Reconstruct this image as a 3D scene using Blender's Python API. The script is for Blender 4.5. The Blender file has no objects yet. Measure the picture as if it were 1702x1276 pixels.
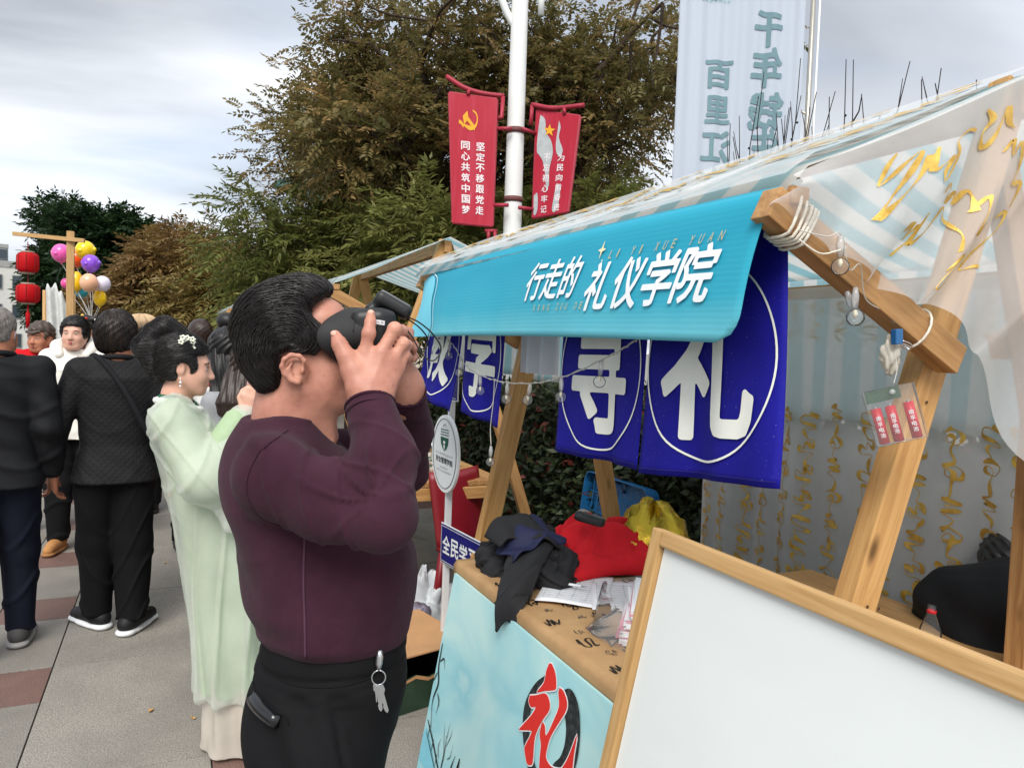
import bpy, bmesh, math, random
import numpy as np
from mathutils import Vector, Matrix
try:
    import openvdb as vdb
except ImportError:
    import pyopenvdb as vdb
random.seed(7)
RNG = np.random.default_rng(7)
S = bpy.context.scene
COL = S.collection
PI = math.pi
def rad(a): return math.radians(a)

# ------------------------------------------------------------------ camera, sky, sun, exposure
CAM_POS = np.array([0.0, 0.0, 1.58])
YAW, PITCH, ROLL = rad(24.8), rad(-2.8), rad(2.0)
_f = np.array([math.sin(YAW)*math.cos(PITCH), math.cos(YAW)*math.cos(PITCH), math.sin(PITCH)])
_r0 = np.array([math.cos(YAW), -math.sin(YAW), 0.0])
_u0 = np.cross(_r0, _f)
_r = _r0*math.cos(ROLL) + _u0*math.sin(ROLL)
_u = _u0*math.cos(ROLL) - _r0*math.sin(ROLL)
cam_d = bpy.data.cameras.new('camera')
cam_d.sensor_width = 36.0
cam_d.lens = 1230.0/1702.0*36.0
cam_d.clip_start = 0.02
cam_d.clip_end = 2000.0
cam = bpy.data.objects.new('camera', cam_d)
COL.objects.link(cam)
cam.matrix_world = Matrix(((_r[0], _u[0], -_f[0], CAM_POS[0]), (_r[1], _u[1], -_f[1], CAM_POS[1]),
                           (_r[2], _u[2], -_f[2], CAM_POS[2]), (0, 0, 0, 1)))
S.camera = cam

SUN_EL, SUN_AZ = rad(48), rad(-150)      # azimuth measured from +Y towards +X: high, behind the camera on the left
sun_dir = Vector((math.sin(SUN_AZ)*math.cos(SUN_EL), math.cos(SUN_AZ)*math.cos(SUN_EL), math.sin(SUN_EL)))
world = bpy.data.worlds.new('World')
S.world = world
world.use_nodes = True
wt = world.node_tree
wt.nodes.clear()
def wn(t, **k):
    n = wt.nodes.new(t)
    for a, b in k.items(): setattr(n, a, b)
    return n
def wmath(op, a, b=None, clamp=False):
    n = wn('ShaderNodeMath', operation=op, use_clamp=clamp)
    for i, v in enumerate((a, b)):
        if v is None: continue
        if isinstance(v, (int, float)): n.inputs[i].default_value = v
        else: wt.links.new(v, n.inputs[i])
    return n.outputs[0]
w_out = wn('ShaderNodeOutputWorld')
sky = wn('ShaderNodeTexSky', sky_type='NISHITA', sun_disc=False, sun_elevation=SUN_EL, sun_rotation=SUN_AZ,
         air_density=1.0, dust_density=2.0, ozone_density=1.5)
bg_sky = wn('ShaderNodeBackground'); bg_sky.inputs['Strength'].default_value = 0.12
wt.links.new(sky.outputs[0], bg_sky.inputs['Color'])
w_tc = wn('ShaderNodeTexCoord')
w_sep = wn('ShaderNodeSeparateXYZ'); wt.links.new(w_tc.outputs['Generated'], w_sep.inputs[0])
w_h = wmath('MAXIMUM', wmath('ADD', w_sep.outputs[2], 0.10), 0.06)
w_comb = wn('ShaderNodeCombineXYZ')
wt.links.new(wmath('DIVIDE', w_sep.outputs[0], w_h), w_comb.inputs[0])
wt.links.new(wmath('DIVIDE', w_sep.outputs[1], w_h), w_comb.inputs[1])
w_map = wn('ShaderNodeMapping'); w_map.inputs['Rotation'].default_value = (0, 0, rad(35)); w_map.inputs['Scale'].default_value = (0.62, 1.0, 1.0)
w_map.inputs['Location'].default_value = (9.0, 1.0, 0.0)
wt.links.new(w_comb.outputs[0], w_map.inputs['Vector'])
def wnoise(scale, detail, rough, dist=0.0):
    n = wn('ShaderNodeTexNoise'); n.inputs['Scale'].default_value = scale; n.inputs['Detail'].default_value = detail
    n.inputs['Roughness'].default_value = rough; n.inputs['Distortion'].default_value = dist
    wt.links.new(w_map.outputs[0], n.inputs['Vector']); return n.outputs['Fac']
w_cover = wn('ShaderNodeMapRange'); wt.links.new(wnoise(0.95, 5.0, 0.52, 0.3), w_cover.inputs['Value'])
w_cover.inputs['From Min'].default_value = 0.34; w_cover.inputs['From Max'].default_value = 0.56
w_cover.inputs['To Min'].default_value = 0.66; w_cover.inputs['To Max'].default_value = 1.0
w_ramp = wn('ShaderNodeValToRGB'); wt.links.new(wnoise(0.55, 6.0, 0.50, 0.5), w_ramp.inputs[0])
w_ramp.color_ramp.elements[0].position = 0.36; w_ramp.color_ramp.elements[0].color = (0.33, 0.355, 0.395, 1)
w_ramp.color_ramp.elements[1].position = 0.62; w_ramp.color_ramp.elements[1].color = (0.74, 0.75, 0.765, 1)
_e = w_ramp.color_ramp.elements.new(0.50); _e.color = (0.55, 0.58, 0.625, 1)
bg_cloud = wn('ShaderNodeBackground'); bg_cloud.inputs['Strength'].default_value = 1.0
wt.links.new(w_ramp.outputs[0], bg_cloud.inputs['Color'])
w_mix = wn('ShaderNodeMixShader')
wt.links.new(w_cover.outputs[0], w_mix.inputs[0]); wt.links.new(bg_sky.outputs[0], w_mix.inputs[1]); wt.links.new(bg_cloud.outputs[0], w_mix.inputs[2])
wt.links.new(w_mix.outputs[0], w_out.inputs['Surface'])

sun_d = bpy.data.lights.new('sun', 'SUN')
sun_d.energy = 2.1
sun_d.angle = rad(32)
sun_d.color = (1.0, 0.96, 0.90)
sun = bpy.data.objects.new('sun', sun_d); COL.objects.link(sun)
sun.rotation_euler = sun_dir.to_track_quat('Z', 'Y').to_euler()
sun.location = (-3, -3, 8)
S.view_settings.view_transform = 'Standard'
S.view_settings.look = 'None'
S.view_settings.gamma = 1.0
S.view_settings.exposure = 0.68
S.view_settings.use_curve_mapping = False
S.render.engine = 'CYCLES'
S.cycles.max_bounces = 8
S.cycles.transparent_max_bounces = 24
S.cycles.caustics_reflective = False
S.cycles.caustics_refractive = False

# ------------------------------------------------------------------ materials
def lin(c):
    c = c/255.0
    return c/12.92 if c <= 0.04045 else ((c+0.055)/1.055)**2.4
def L3(rgb): return tuple(lin(v) for v in rgb)
MATS = {}
class NT:
    def __init__(s, name):
        s.m = bpy.data.materials.new(name); s.m.use_nodes = True; s.t = s.m.node_tree; s.t.nodes.clear()
        s.out = s.n('ShaderNodeOutputMaterial')
    def n(s, t, **k):
        n = s.t.nodes.new(t)
        for a, b in k.items(): setattr(n, a, b)
        return n
    def l(s, a, b): s.t.links.new(a, b)
    def math(s, op, a, b=None, clamp=False):
        n = s.n('ShaderNodeMath', operation=op, use_clamp=clamp)
        for i, v in enumerate((a, b)):
            if v is None: continue
            if isinstance(v, (int, float)): n.inputs[i].default_value = v
            else: s.l(v, n.inputs[i])
        return n.outputs[0]
    def coord(s, kind='Object', scale=(1, 1, 1), rot=(0, 0, 0)):
        tc = s.n('ShaderNodeTexCoord'); mp = s.n('ShaderNodeMapping')
        mp.inputs['Scale'].default_value = scale; mp.inputs['Rotation'].default_value = rot
        s.l(tc.outputs[kind], mp.inputs['Vector']); return mp.outputs[0]
    def noise(s, vec, scale, detail=3, rough=0.55, dist=0.0):
        n = s.n('ShaderNodeTexNoise'); n.inputs['Scale'].default_value = scale; n.inputs['Detail'].default_value = detail
        n.inputs['Roughness'].default_value = rough; n.inputs['Distortion'].default_value = dist
        s.l(vec, n.inputs['Vector']); return n.outputs['Fac']
    def ramp(s, fac, *stops):
        n = s.n('ShaderNodeValToRGB'); e = n.color_ramp.elements
        for i, (p, c) in enumerate(stops):
            q = e[i] if i < 2 else e.new(p)
            q.position = p; q.color = (*c, 1) if len(c) == 3 else c
        s.l(fac, n.inputs[0]); return n.outputs[0]
    def mix(s, fac, a, b, mode='MIX'):
        n = s.n('ShaderNodeMix', data_type='RGBA', blend_type=mode)
        for sock, v in ((n.inputs[0], fac), (n.inputs[6], a), (n.inputs[7], b)):
            if isinstance(v, (int, float)): sock.default_value = v
            elif isinstance(v, tuple): sock.default_value = (*v, 1) if len(v) == 3 else v
            else: s.l(v, sock)
        return n.outputs[2]
    def bsdf(s, color, rough=0.6, spec=0.4, metal=0.0, **kw):
        b = s.n('ShaderNodeBsdfPrincipled')
        if isinstance(color, tuple): b.inputs['Base Color'].default_value = (*color[:3], 1)
        else: s.l(color, b.inputs['Base Color'])
        if isinstance(rough, (int, float)): b.inputs['Roughness'].default_value = rough
        else: s.l(rough, b.inputs['Roughness'])
        b.inputs['Specular IOR Level'].default_value = spec; b.inputs['Metallic'].default_value = metal
        for k, v in kw.items():
            b.inputs[k].default_value = v
        return b
    def bump(s, b, height, strength=0.3, dist=0.01):
        n = s.n('ShaderNodeBump'); n.inputs['Strength'].default_value = strength; n.inputs['Distance'].default_value = dist
        s.l(height, n.inputs['Height']); s.l(n.outputs[0], b.inputs['Normal']); return n
    def done(s, shader):
        s.l(shader.outputs[0] if hasattr(shader, 'outputs') else shader, s.out.inputs['Surface']); return s.m

def mat(name, rgb, rough=0.6, var=0.12, scale=12.0, bump=0.0, bscale=120.0, spec=0.35, metal=0.0, stretch=(1, 1, 1), kind='Object', **kw):
    """plain surface: base colour with noise variation, fine bump"""
    if name in MATS: return MATS[name]
    t = NT(name); c = L3(rgb); v = t.coord(kind, stretch)
    n1 = t.noise(v, scale, 4, 0.6)
    col = t.ramp(n1, (0.3, tuple(max(0, x*(1-var)) for x in c)), (0.7, tuple(min(1, x*(1+var)) for x in c)))
    b = t.bsdf(col, rough, spec, metal, **kw)
    if bump: t.bump(b, t.noise(v, bscale, 3, 0.6), bump, 0.004)
    MATS[name] = t.done(b); return MATS[name]

def mat_wood(name, dark, light, grain=1.0):
    if name in MATS: return MATS[name]
    t = NT(name); info = t.n('ShaderNodeObjectInfo')
    tc = t.n('ShaderNodeTexCoord'); add = t.n('ShaderNodeVectorMath', operation='ADD')
    t.l(tc.outputs['Object'], add.inputs[0])
    sc = t.n('ShaderNodeVectorMath', operation='SCALE'); sc.inputs['Scale'].default_value = 9.0
    cmb = t.n('ShaderNodeCombineXYZ')
    for i in range(3): t.l(info.outputs['Random'], cmb.inputs[i])
    t.l(cmb.outputs[0], sc.inputs[0]); t.l(sc.outputs[0], add.inputs[1])
    mp = t.n('ShaderNodeMapping'); mp.inputs['Scale'].default_value = (26*grain, 26*grain, 1.6*grain); t.l(add.outputs[0], mp.inputs[0])
    g = t.noise(mp.outputs[0], 2.2, 5, 0.62, 0.6)
    mp2 = t.n('ShaderNodeMapping'); mp2.inputs['Scale'].default_value = (3, 3, 1.2); t.l(add.outputs[0], mp2.inputs[0])
    g2 = t.noise(mp2.outputs[0], 2.0, 2, 0.5)
    col = t.ramp(g, (0.3, L3(dark)), (0.62, L3(light)))
    col = t.mix(t.math('MULTIPLY', g2, 0.35), col, tuple(x*0.62 for x in L3(dark)))
    kn = t.n('ShaderNodeTexVoronoi'); kn.inputs['Scale'].default_value = 2.1
    mp3 = t.n('ShaderNodeMapping'); mp3.inputs['Scale'].default_value = (4, 4, 1.5); t.l(add.outputs[0], mp3.inputs[0]); t.l(mp3.outputs[0], kn.inputs['Vector'])
    kf = t.ramp(kn.outputs['Distance'], (0.05, (1, 1, 1)), (0.13, (0, 0, 0)))
    col = t.mix(kf, col, tuple(x*0.35 for x in L3(dark)))
    b = t.bsdf(col, 0.55, 0.35); t.bump(b, g, 0.18, 0.002)
    MATS[name] = t.done(b); return MATS[name]

def mat_leaf(name, a, b_, c_=None, trans=0.35):
    """leaf: colour of each leaf from its own 'tint' value"""
    if name in MATS: return MATS[name]
    t = NT(name); at = t.n('ShaderNodeAttribute'); at.attribute_name = 'tint'
    stops = [(0.0, L3(a)), (0.6, L3(b_))] + ([(1.0, L3(c_))] if c_ else [])
    col = t.ramp(at.outputs['Fac'], *stops)
    d = t.bsdf(col, 0.5, 0.35)
    tr = t.n('ShaderNodeBsdfTranslucent'); t.l(col, tr.inputs['Color'])
    mx = t.n('ShaderNodeMixShader'); mx.inputs[0].default_value = trans
    t.l(d.outputs[0], mx.inputs[1]); t.l(tr.outputs[0], mx.inputs[2])
    MATS[name] = t.done(mx); return MATS[name]

def mat_sheer(name, rgb, opacity, rough=0.5, stripes=None):
    """thin woven cloth that lets part of what lies behind show through"""
    if name in MATS: return MATS[name]
    t = NT(name); v = t.coord('Object')
    c = L3(rgb)
    df = t.bsdf(c, rough, 0.3); tl = t.n('ShaderNodeBsdfTranslucent'); tl.inputs['Color'].default_value = (*c, 1)
    m1 = t.n('ShaderNodeMixShader'); m1.inputs[0].default_value = 0.45
    t.l(df.outputs[0], m1.inputs[1]); t.l(tl.outputs[0], m1.inputs[2])
    tp = t.n('ShaderNodeBsdfTransparent')
    m2 = t.n('ShaderNodeMixShader')
    n = t.noise(v, 9, 4, 0.6)
    lw = t.n('ShaderNodeLayerWeight'); lw.inputs['Blend'].default_value = 0.35
    fac = t.math('ADD', t.math('MULTIPLY', n, 0.16), t.math('ADD', opacity-0.08, t.math('MULTIPLY', lw.outputs['Facing'], 0.30)), True)
    t.l(fac, m2.inputs[0]); t.l(tp.outputs[0], m2.inputs[1]); t.l(m1.outputs[0], m2.inputs[2])
    MATS[name] = t.done(m2); return MATS[name]

def mat_stripe(name, a, b_, axis, period, trans=0.35, duty=0.5):
    """cloth woven in stripes along one object axis"""
    if name in MATS: return MATS[name]
    t = NT(name); tc = t.n('ShaderNodeTexCoord'); sp = t.n('ShaderNodeSeparateXYZ'); t.l(tc.outputs['Object'], sp.inputs[0])
    w = t.math('FRACT', t.math('DIVIDE', sp.outputs[axis], period))
    f = t.ramp(w, (duty-0.03, (0, 0, 0)), (duty+0.03, (1, 1, 1)))
    v = t.coord('Object'); n = t.noise(v, 5, 4, 0.6)
    col = t.mix(f, L3(a), L3(b_)); col = t.mix(t.math('MULTIPLY', n, 0.25), col, tuple(x*0.72 for x in L3(a)))
    d = t.bsdf(col, 0.7, 0.2); t.bump(d, t.noise(v, 60, 3), 0.1, 0.003)
    tl = t.n('ShaderNodeBsdfTranslucent'); t.l(col, tl.inputs['Color'])
    mx = t.n('ShaderNodeMixShader'); mx.inputs[0].default_value = trans
    t.l(d.outputs[0], mx.inputs[1]); t.l(tl.outputs[0], mx.inputs[2])
    MATS[name] = t.done(mx); return MATS[name]

def mat_glass(name, rgb=(235, 240, 240), alpha=0.25, rough=0.05, body=0.5):
    """thin clear plastic or glass shell"""
    if name in MATS: return MATS[name]
    t = NT(name); b = t.bsdf(L3(rgb), rough, 0.8); tp = t.n('ShaderNodeBsdfTransparent')
    gl = t.n('ShaderNodeBsdfGlossy'); gl.inputs['Roughness'].default_value = rough
    lw = t.n('ShaderNodeLayerWeight'); lw.inputs['Blend'].default_value = 0.12
    m0 = t.n('ShaderNodeMixShader'); m0.inputs[0].default_value = alpha
    t.l(tp.outputs[0], m0.inputs[1]); t.l(b.outputs[0], m0.inputs[2])
    m = t.n('ShaderNodeMixShader'); t.l(lw.outputs['Fresnel'], m.inputs[0])
    t.l(m0.outputs[0], m.inputs[1]); t.l(gl.outputs[0], m.inputs[2])
    MATS[name] = t.done(m); return MATS[name]

# ------------------------------------------------------------------ objects
WM = {}
def tag(o, label=None, cat=None, group=None, kind=None):
    if label: o['label'] = label
    if cat: o['category'] = cat
    if group: o['group'] = group
    if kind: o['kind'] = kind
    return o
def link(o, parent=None, M=None):
    COL.objects.link(o)
    M = M or Matrix.Identity(4)
    WM[o.name] = M.copy()
    if parent is not None:
        o.parent = parent
        o.matrix_parent_inverse = WM[parent.name].inverted()
    o.matrix_basis = M
    return o
def thing(name, loc, label, cat, group=None, rz=0.0):
    o = bpy.data.objects.new(name, None); o.empty_display_size = 0.1
    link(o, None, Matrix.Translation(loc) @ Matrix.Rotation(rz, 4, 'Z'))
    return tag(o, label, cat, group)
def mesh_of(name, V, F, m=None, smooth=False):
    me = bpy.data.meshes.new(name)
    if isinstance(V, np.ndarray): V = V.tolist()
    if isinstance(F, np.ndarray): F = F.tolist()
    me.from_pydata(V, [], F)
    if smooth: me.polygons.foreach_set('use_smooth', [True]*len(me.polygons))
    if m: me.materials.append(m)
    me.update(); return me
def obj(name, V, F, m, parent=None, smooth=False, M=None):
    return link(bpy.data.objects.new(name, mesh_of(name, V, F, m, smooth)), parent, M)
def copy_tree(o, M=None, parent=None):
    c = o.copy(); COL.objects.link(c)
    if parent is None:
        c.parent = None; c.matrix_basis = M; WM[c.name] = M.copy()
    else:
        mi = o.matrix_parent_inverse.copy(); c.parent = parent; c.matrix_parent_inverse = mi
    for ch in list(o.children): copy_tree(ch, None, c)
    return c

class MB:
    """collects shapes for ONE mesh object"""
    def __init__(s): s.V = []; s.F = []
    def add(s, V, F):
        n = len(s.V); s.V.extend([tuple(map(float, v)) for v in V]); s.F.extend([tuple(int(i)+n for i in f) for f in F]); return s
    def box(s, c, size, R=None, bev=0.0):
        hx, hy, hz = [q/2 for q in size]
        if bev > 0:
            bm = bmesh.new(); bmesh.ops.create_cube(bm, size=1.0)
            for v in bm.verts: v.co = (v.co.x*size[0], v.co.y*size[1], v.co.z*size[2])
            bmesh.ops.bevel(bm, geom=list(bm.edges), offset=bev, segments=2, affect='EDGES', profile=0.6)
            bm.verts.ensure_lookup_table(); bm.verts.index_update()
            V = [v.co.copy() for v in bm.verts]; F = [[v.index for v in f.verts] for f in bm.faces]; bm.free()
        else:
            V = [Vector((x, y, z)) for x in (-hx, hx) for y in (-hy, hy) for z in (-hz, hz)]
            F = [(0, 1, 3, 2), (4, 6, 7, 5), (0, 4, 5, 1), (2, 3, 7, 6), (0, 2, 6, 4), (1, 5, 7, 3)]
        if R is not None: V = [R @ v for v in V]
        c = Vector(c)
        return s.add([v+c for v in V], F)
    def tube(s, pts, r, n=8, cap=True, up=None):
        pts = [Vector(p) for p in pts]; m = len(pts)
        rs = r if hasattr(r, '__len__') else [r]*m
        V = []; F = []; prev = None
        for i, p in enumerate(pts):
            d = (pts[min(i+1, m-1)]-pts[max(i-1, 0)]).normalized()
            if prev is None:
                a = Vector((0, 0, 1)) if abs(d.z) < 0.9 else Vector((1, 0, 0))
                x = d.cross(a).normalized()
            else:
                x = (prev-d*prev.dot(d))
                x = x.normalized() if x.length > 1e-6 else d.orthogonal().normalized()
            prev = x; y = d.cross(x)
            for k in range(n):
                a = 2*PI*k/n; V.append(p+(x*math.cos(a)+y*math.sin(a))*rs[i])
        for i in range(m-1):
            for k in range(n): F.append((i*n+k, i*n+(k+1) % n, (i+1)*n+(k+1) % n, (i+1)*n+k))
        if cap: F.append(tuple(range(n-1, -1, -1))); F.append(tuple((m-1)*n+k for k in range(n)))
        return s.add(V, F)
    def lathe(s, prof, n=16, M=None):
        V = []; F = []
        for (r, z) in prof:
            for k in range(n): V.append(Vector((r*math.cos(2*PI*k/n), r*math.sin(2*PI*k/n), z)))
        for i in range(len(prof)-1):
            for k in range(n): F.append((i*n+k, i*n+(k+1) % n, (i+1)*n+(k+1) % n, (i+1)*n+k))
        if M is not None: V = [M @ v for v in V]
        return s.add(V, F)
    def sphere(s, c, r, nu=12, nv=8, M=None):
        V = []; F = []
        rr = r if hasattr(r, '__len__') else (r, r, r)
        for j in range(nv+1):
            t = PI*j/nv
            for k in range(nu):
                p = Vector((rr[0]*math.sin(t)*math.cos(2*PI*k/nu), rr[1]*math.sin(t)*math.sin(2*PI*k/nu), rr[2]*math.cos(t)))
                if M is not None: p = M @ p
                V.append(p+Vector(c))
        for j in range(nv):
            for k in range(nu): F.append((j*nu+k, (j+1)*nu+k, (j+1)*nu+(k+1) % nu, j*nu+(k+1) % nu))
        return s.add(V, F)
    def grid(s, fn, nu, nv):
        V = [fn(i/nu, j/nv) for j in range(nv+1) for i in range(nu+1)]
        F = [(j*(nu+1)+i, j*(nu+1)+i+1, (j+1)*(nu+1)+i+1, (j+1)*(nu+1)+i) for j in range(nv) for i in range(nu)]
        return s.add(V, F)
    def slab(s, fn, nu, nv, th):
        """sheet fn(u,v) given a thickness th along its own normal"""
        P = np.array([[fn(i/nu, j/nv) for i in range(nu+1)] for j in range(nv+1)], float)
        du = np.gradient(P, axis=1); dv = np.gradient(P, axis=0)
        N = np.cross(du, dv); N /= np.linalg.norm(N, axis=2, keepdims=True)+1e-12
        A = (P+N*th/2).reshape(-1, 3); B = (P-N*th/2).reshape(-1, 3); n = len(A)
        F = []
        w = nu+1
        for j in range(nv):
            for i in range(nu):
                q = (j*w+i, j*w+i+1, (j+1)*w+i+1, (j+1)*w+i)
                F.append(q); F.append(tuple(x+n for x in q[::-1]))
        rim = [i for i in range(w)]+[j*w+nu for j in range(1, nv+1)]+[nv*w+i for i in range(nu-1, -1, -1)]+[j*w for j in range(nv-1, 0, -1)]
        for a, b in zip(rim, rim[1:]+rim[:1]): F.append((a, a+n, b+n, b))
        return s.add(np.vstack([A, B]), F)
    def build(s, name, m, parent=None, smooth=False, M=None): return obj(name, s.V, s.F, m, parent, smooth, M)

def frame_of(d, up=(0, 0, 1)):
    z = Vector(d).normalized(); u = Vector(up)
    if abs(z.dot(u)) > 0.98: u = Vector((1, 0, 0))
    x = u.cross(z).normalized(); y = z.cross(x)
    return Matrix((x, y, z)).transposed()
def beam(name, p0, p1, w, d, m, parent, side=(0, 1, 0), bev=0.003):
    """squared timber from p0 to p1; its width w lies along 'side'"""
    p0 = Vector(p0); p1 = Vector(p1); z = (p1-p0).normalized(); x = Vector(side)
    x = (x-z*x.dot(z)).normalized(); y = z.cross(x)
    R = Matrix((x, y, z)).transposed().to_4x4()
    Ln = (p1-p0).length
    b = MB().box((0, 0, Ln/2), (w, d, Ln), None, bev)
    return b.build(name, m, parent, False, Matrix.Translation(p0) @ R)

_tc = {}
def text_tris(body, bold=0.0, shear=0.0):
    """glyph outlines as flat triangles (em height about 1)"""
    k = (body, bold, shear)
    if k in _tc: return _tc[k]
    c = bpy.data.curves.new('t', 'FONT'); c.body = body; c.offset = bold; c.shear = shear; c.resolution_u = 3
    c.align_x = 'CENTER'; c.align_y = 'CENTER'
    o = bpy.data.objects.new('t', c); COL.objects.link(o)
    dg = bpy.context.evaluated_depsgraph_get(); dg.update()
    me = bpy.data.meshes.new_from_object(o.evaluated_get(dg))
    bm = bmesh.new(); bm.from_mesh(me)      # cut into small facets so that the print follows the cloth
    bmesh.ops.triangulate(bm, faces=bm.faces[:])
    if len(bm.verts):
        for ax in (0, 1):
            lo = min(v.co[ax] for v in bm.verts); hi = max(v.co[ax] for v in bm.verts); n = max(1, int((hi-lo)/0.11))
            for i in range(1, n):
                co = [0, 0, 0]; co[ax] = lo+(hi-lo)*i/n; no = [0, 0, 0]; no[ax] = 1
                bmesh.ops.bisect_plane(bm, geom=bm.verts[:]+bm.edges[:]+bm.faces[:], plane_co=co, plane_no=no)
    bm.verts.index_update()
    V = np.array([v.co[:2] for v in bm.verts]).reshape(-1, 2); F = [tuple(v.index for v in f.verts) for f in bm.faces]; bm.free()
    bpy.data.objects.remove(o); bpy.data.curves.remove(c); bpy.data.meshes.remove(me)
    if len(V):
        V = V-(V.max(0)+V.min(0))/2
    _tc[k] = (V, F); return _tc[k]
def text_bold(body, bold, res=0.016):
    """glyph thickened by 'bold' (em): distance field of the outline, cut at the new level on a fine grid"""
    k = (body, bold, 'sdf')
    if k in _tc: return _tc[k]
    V, F = text_tris(body, 0.0)
    E = {}
    for f in F:
        for a, b in zip(f, f[1:]+f[:1]): E[(a, b)] = E.get((a, b), 0)+1
    seg = np.array([[V[a], V[b]] for (a, b) in E if (b, a) not in E])
    lo = V.min(0)-bold-2*res; hi = V.max(0)+bold+2*res
    xs = np.arange(lo[0], hi[0]+res, res); ys = np.arange(lo[1], hi[1]+res, res)
    X, Y = np.meshgrid(xs, ys); P = np.stack([X.ravel(), Y.ravel()], 1)
    D = np.full(len(P), 1e9); Wd = np.zeros(len(P))
    for a, b in seg:
        d = b-a; q = P-a; t = np.clip((q@d)/(d@d+1e-12), 0, 1); D = np.minimum(D, np.hypot(*(q-t[:, None]*d).T))
        up = (a[1] <= P[:, 1]) != (b[1] <= P[:, 1])
        if abs(d[1]) > 1e-12:
            xi = a[0]+(P[:, 1]-a[1])/d[1]*d[0]; Wd += up & (xi > P[:, 0])
    D = np.where(Wd % 2 == 1, -D, D)-bold
    D = D.reshape(X.shape); ny, nx = X.shape
    VV = []; FF = []; idx = {}
    def vid(key, x, y):
        if key not in idx: idx[key] = len(VV); VV.append((x, y))
        return idx[key]
    ins = D < 0
    for j in range(ny-1):
        row = ins[j, :-1] | ins[j, 1:] | ins[j+1, :-1] | ins[j+1, 1:]
        for i in np.nonzero(row)[0]:
            i = int(i); cor = [(j, i), (j, i+1), (j+1, i+1), (j+1, i)]; poly = []
            for (a, b), (c, d) in zip(cor, cor[1:]+cor[:1]):
                da, dc = D[a, b], D[c, d]
                if da < 0: poly.append(vid((a, b), xs[b], ys[a]))
                if (da < 0) != (dc < 0):
                    t = da/(da-dc); lo_, hi_ = sorted(((a, b), (c, d)))
                    poly.append(vid((lo_, hi_), xs[b]+(xs[d]-xs[b])*t, ys[a]+(ys[c]-ys[a])*t))
            if len(poly) > 2: FF.append(tuple(poly))
    VV = np.array(VV); VV = VV-(VV.max(0)+VV.min(0))/2
    _tc[k] = (VV, FF); return _tc[k]
def put_text(mb, body, fn, cu, cv, wu, hv, bold=0.0, shear=0.0, slant=0.0, mirror=False):
    """fit the glyphs into a wu x hv box centred at (cu,cv) of the surface fn(u,v)"""
    V, F = text_bold(body, bold) if bold > 0 else text_tris(body, 0.0, shear)
    if not len(V): return
    sz = V.max(0)-V.min(0)+1e-9
    out = []
    for x, y in V:
        a = x/sz[0]*wu*(-1 if mirror else 1); b = y/sz[1]*hv
        out.append(fn(cu+a+b*slant, cv+b))
    mb.add(out, F)
def poly2d(pts):
    """triangulated polygon (list of 2D points) -> V,F"""
    from mathutils.geometry import tessellate_polygon
    tri = tessellate_polygon([[Vector((p[0], p[1], 0)) for p in pts]])
    return pts, [tuple(t) for t in tri]
def put_poly(mb, pts, fn):
    V, F = poly2d(pts); mb.add([fn(*p) for p in V], F)
def smooth_path(pts, n=6):
    """Catmull-Rom through the points"""
    P = [np.array(p, float) for p in pts]; P = [2*P[0]-P[1]]+P+[2*P[-1]-P[-2]]; out = []
    for i in range(1, len(P)-2):
        for k in range(n):
            t = k/n; a, b, c, d = P[i-1:i+3]
            out.append(0.5*((2*b)+(c-a)*t+(2*a-5*b+4*c-d)*t*t+(3*b-a-3*c+d)*t**3))
    out.append(P[-2]); return out
def put_stroke(mb, pts, w0, fn, n=6, taper=True, wf=None):
    """brush stroke: a ribbon along pts (u,v) of changing width laid on surface fn"""
    pts = [np.array(p[:2], float) for p in (smooth_path(pts, n) if n > 1 else pts)]
    m = len(pts); V = []
    for i, p in enumerate(pts):
        d = pts[min(i+1, m-1)]-pts[max(i-1, 0)]; d = d/(np.linalg.norm(d)+1e-9); nn = np.array([-d[1], d[0]])
        t = i/(m-1)
        w = w0*(wf(t) if wf else (0.35+0.65*math.sin(PI*min(1, t*1.1+0.08)) if taper else 1.0))
        V.append(fn(*(p+nn*w/2))); V.append(fn(*(p-nn*w/2)))
    mb.add(V, [(2*i, 2*i+1, 2*i+3, 2*i+2) for i in range(m-1)])
def fbm(x, y=0.0, z=0.0, seed=0):
    """cheap smooth pseudo-noise in -1..1"""
    s = seed*1.7
    return (np.sin(x*1.0+1.3*np.sin(y*1.1+s)+s)*0.5+np.sin(y*1.7+1.7*np.sin(z*0.9+s*2)+2.1+s)*0.3+np.sin((x+z)*2.3+np.sin(y*2.9+s)+s*3)*0.2)
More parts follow.
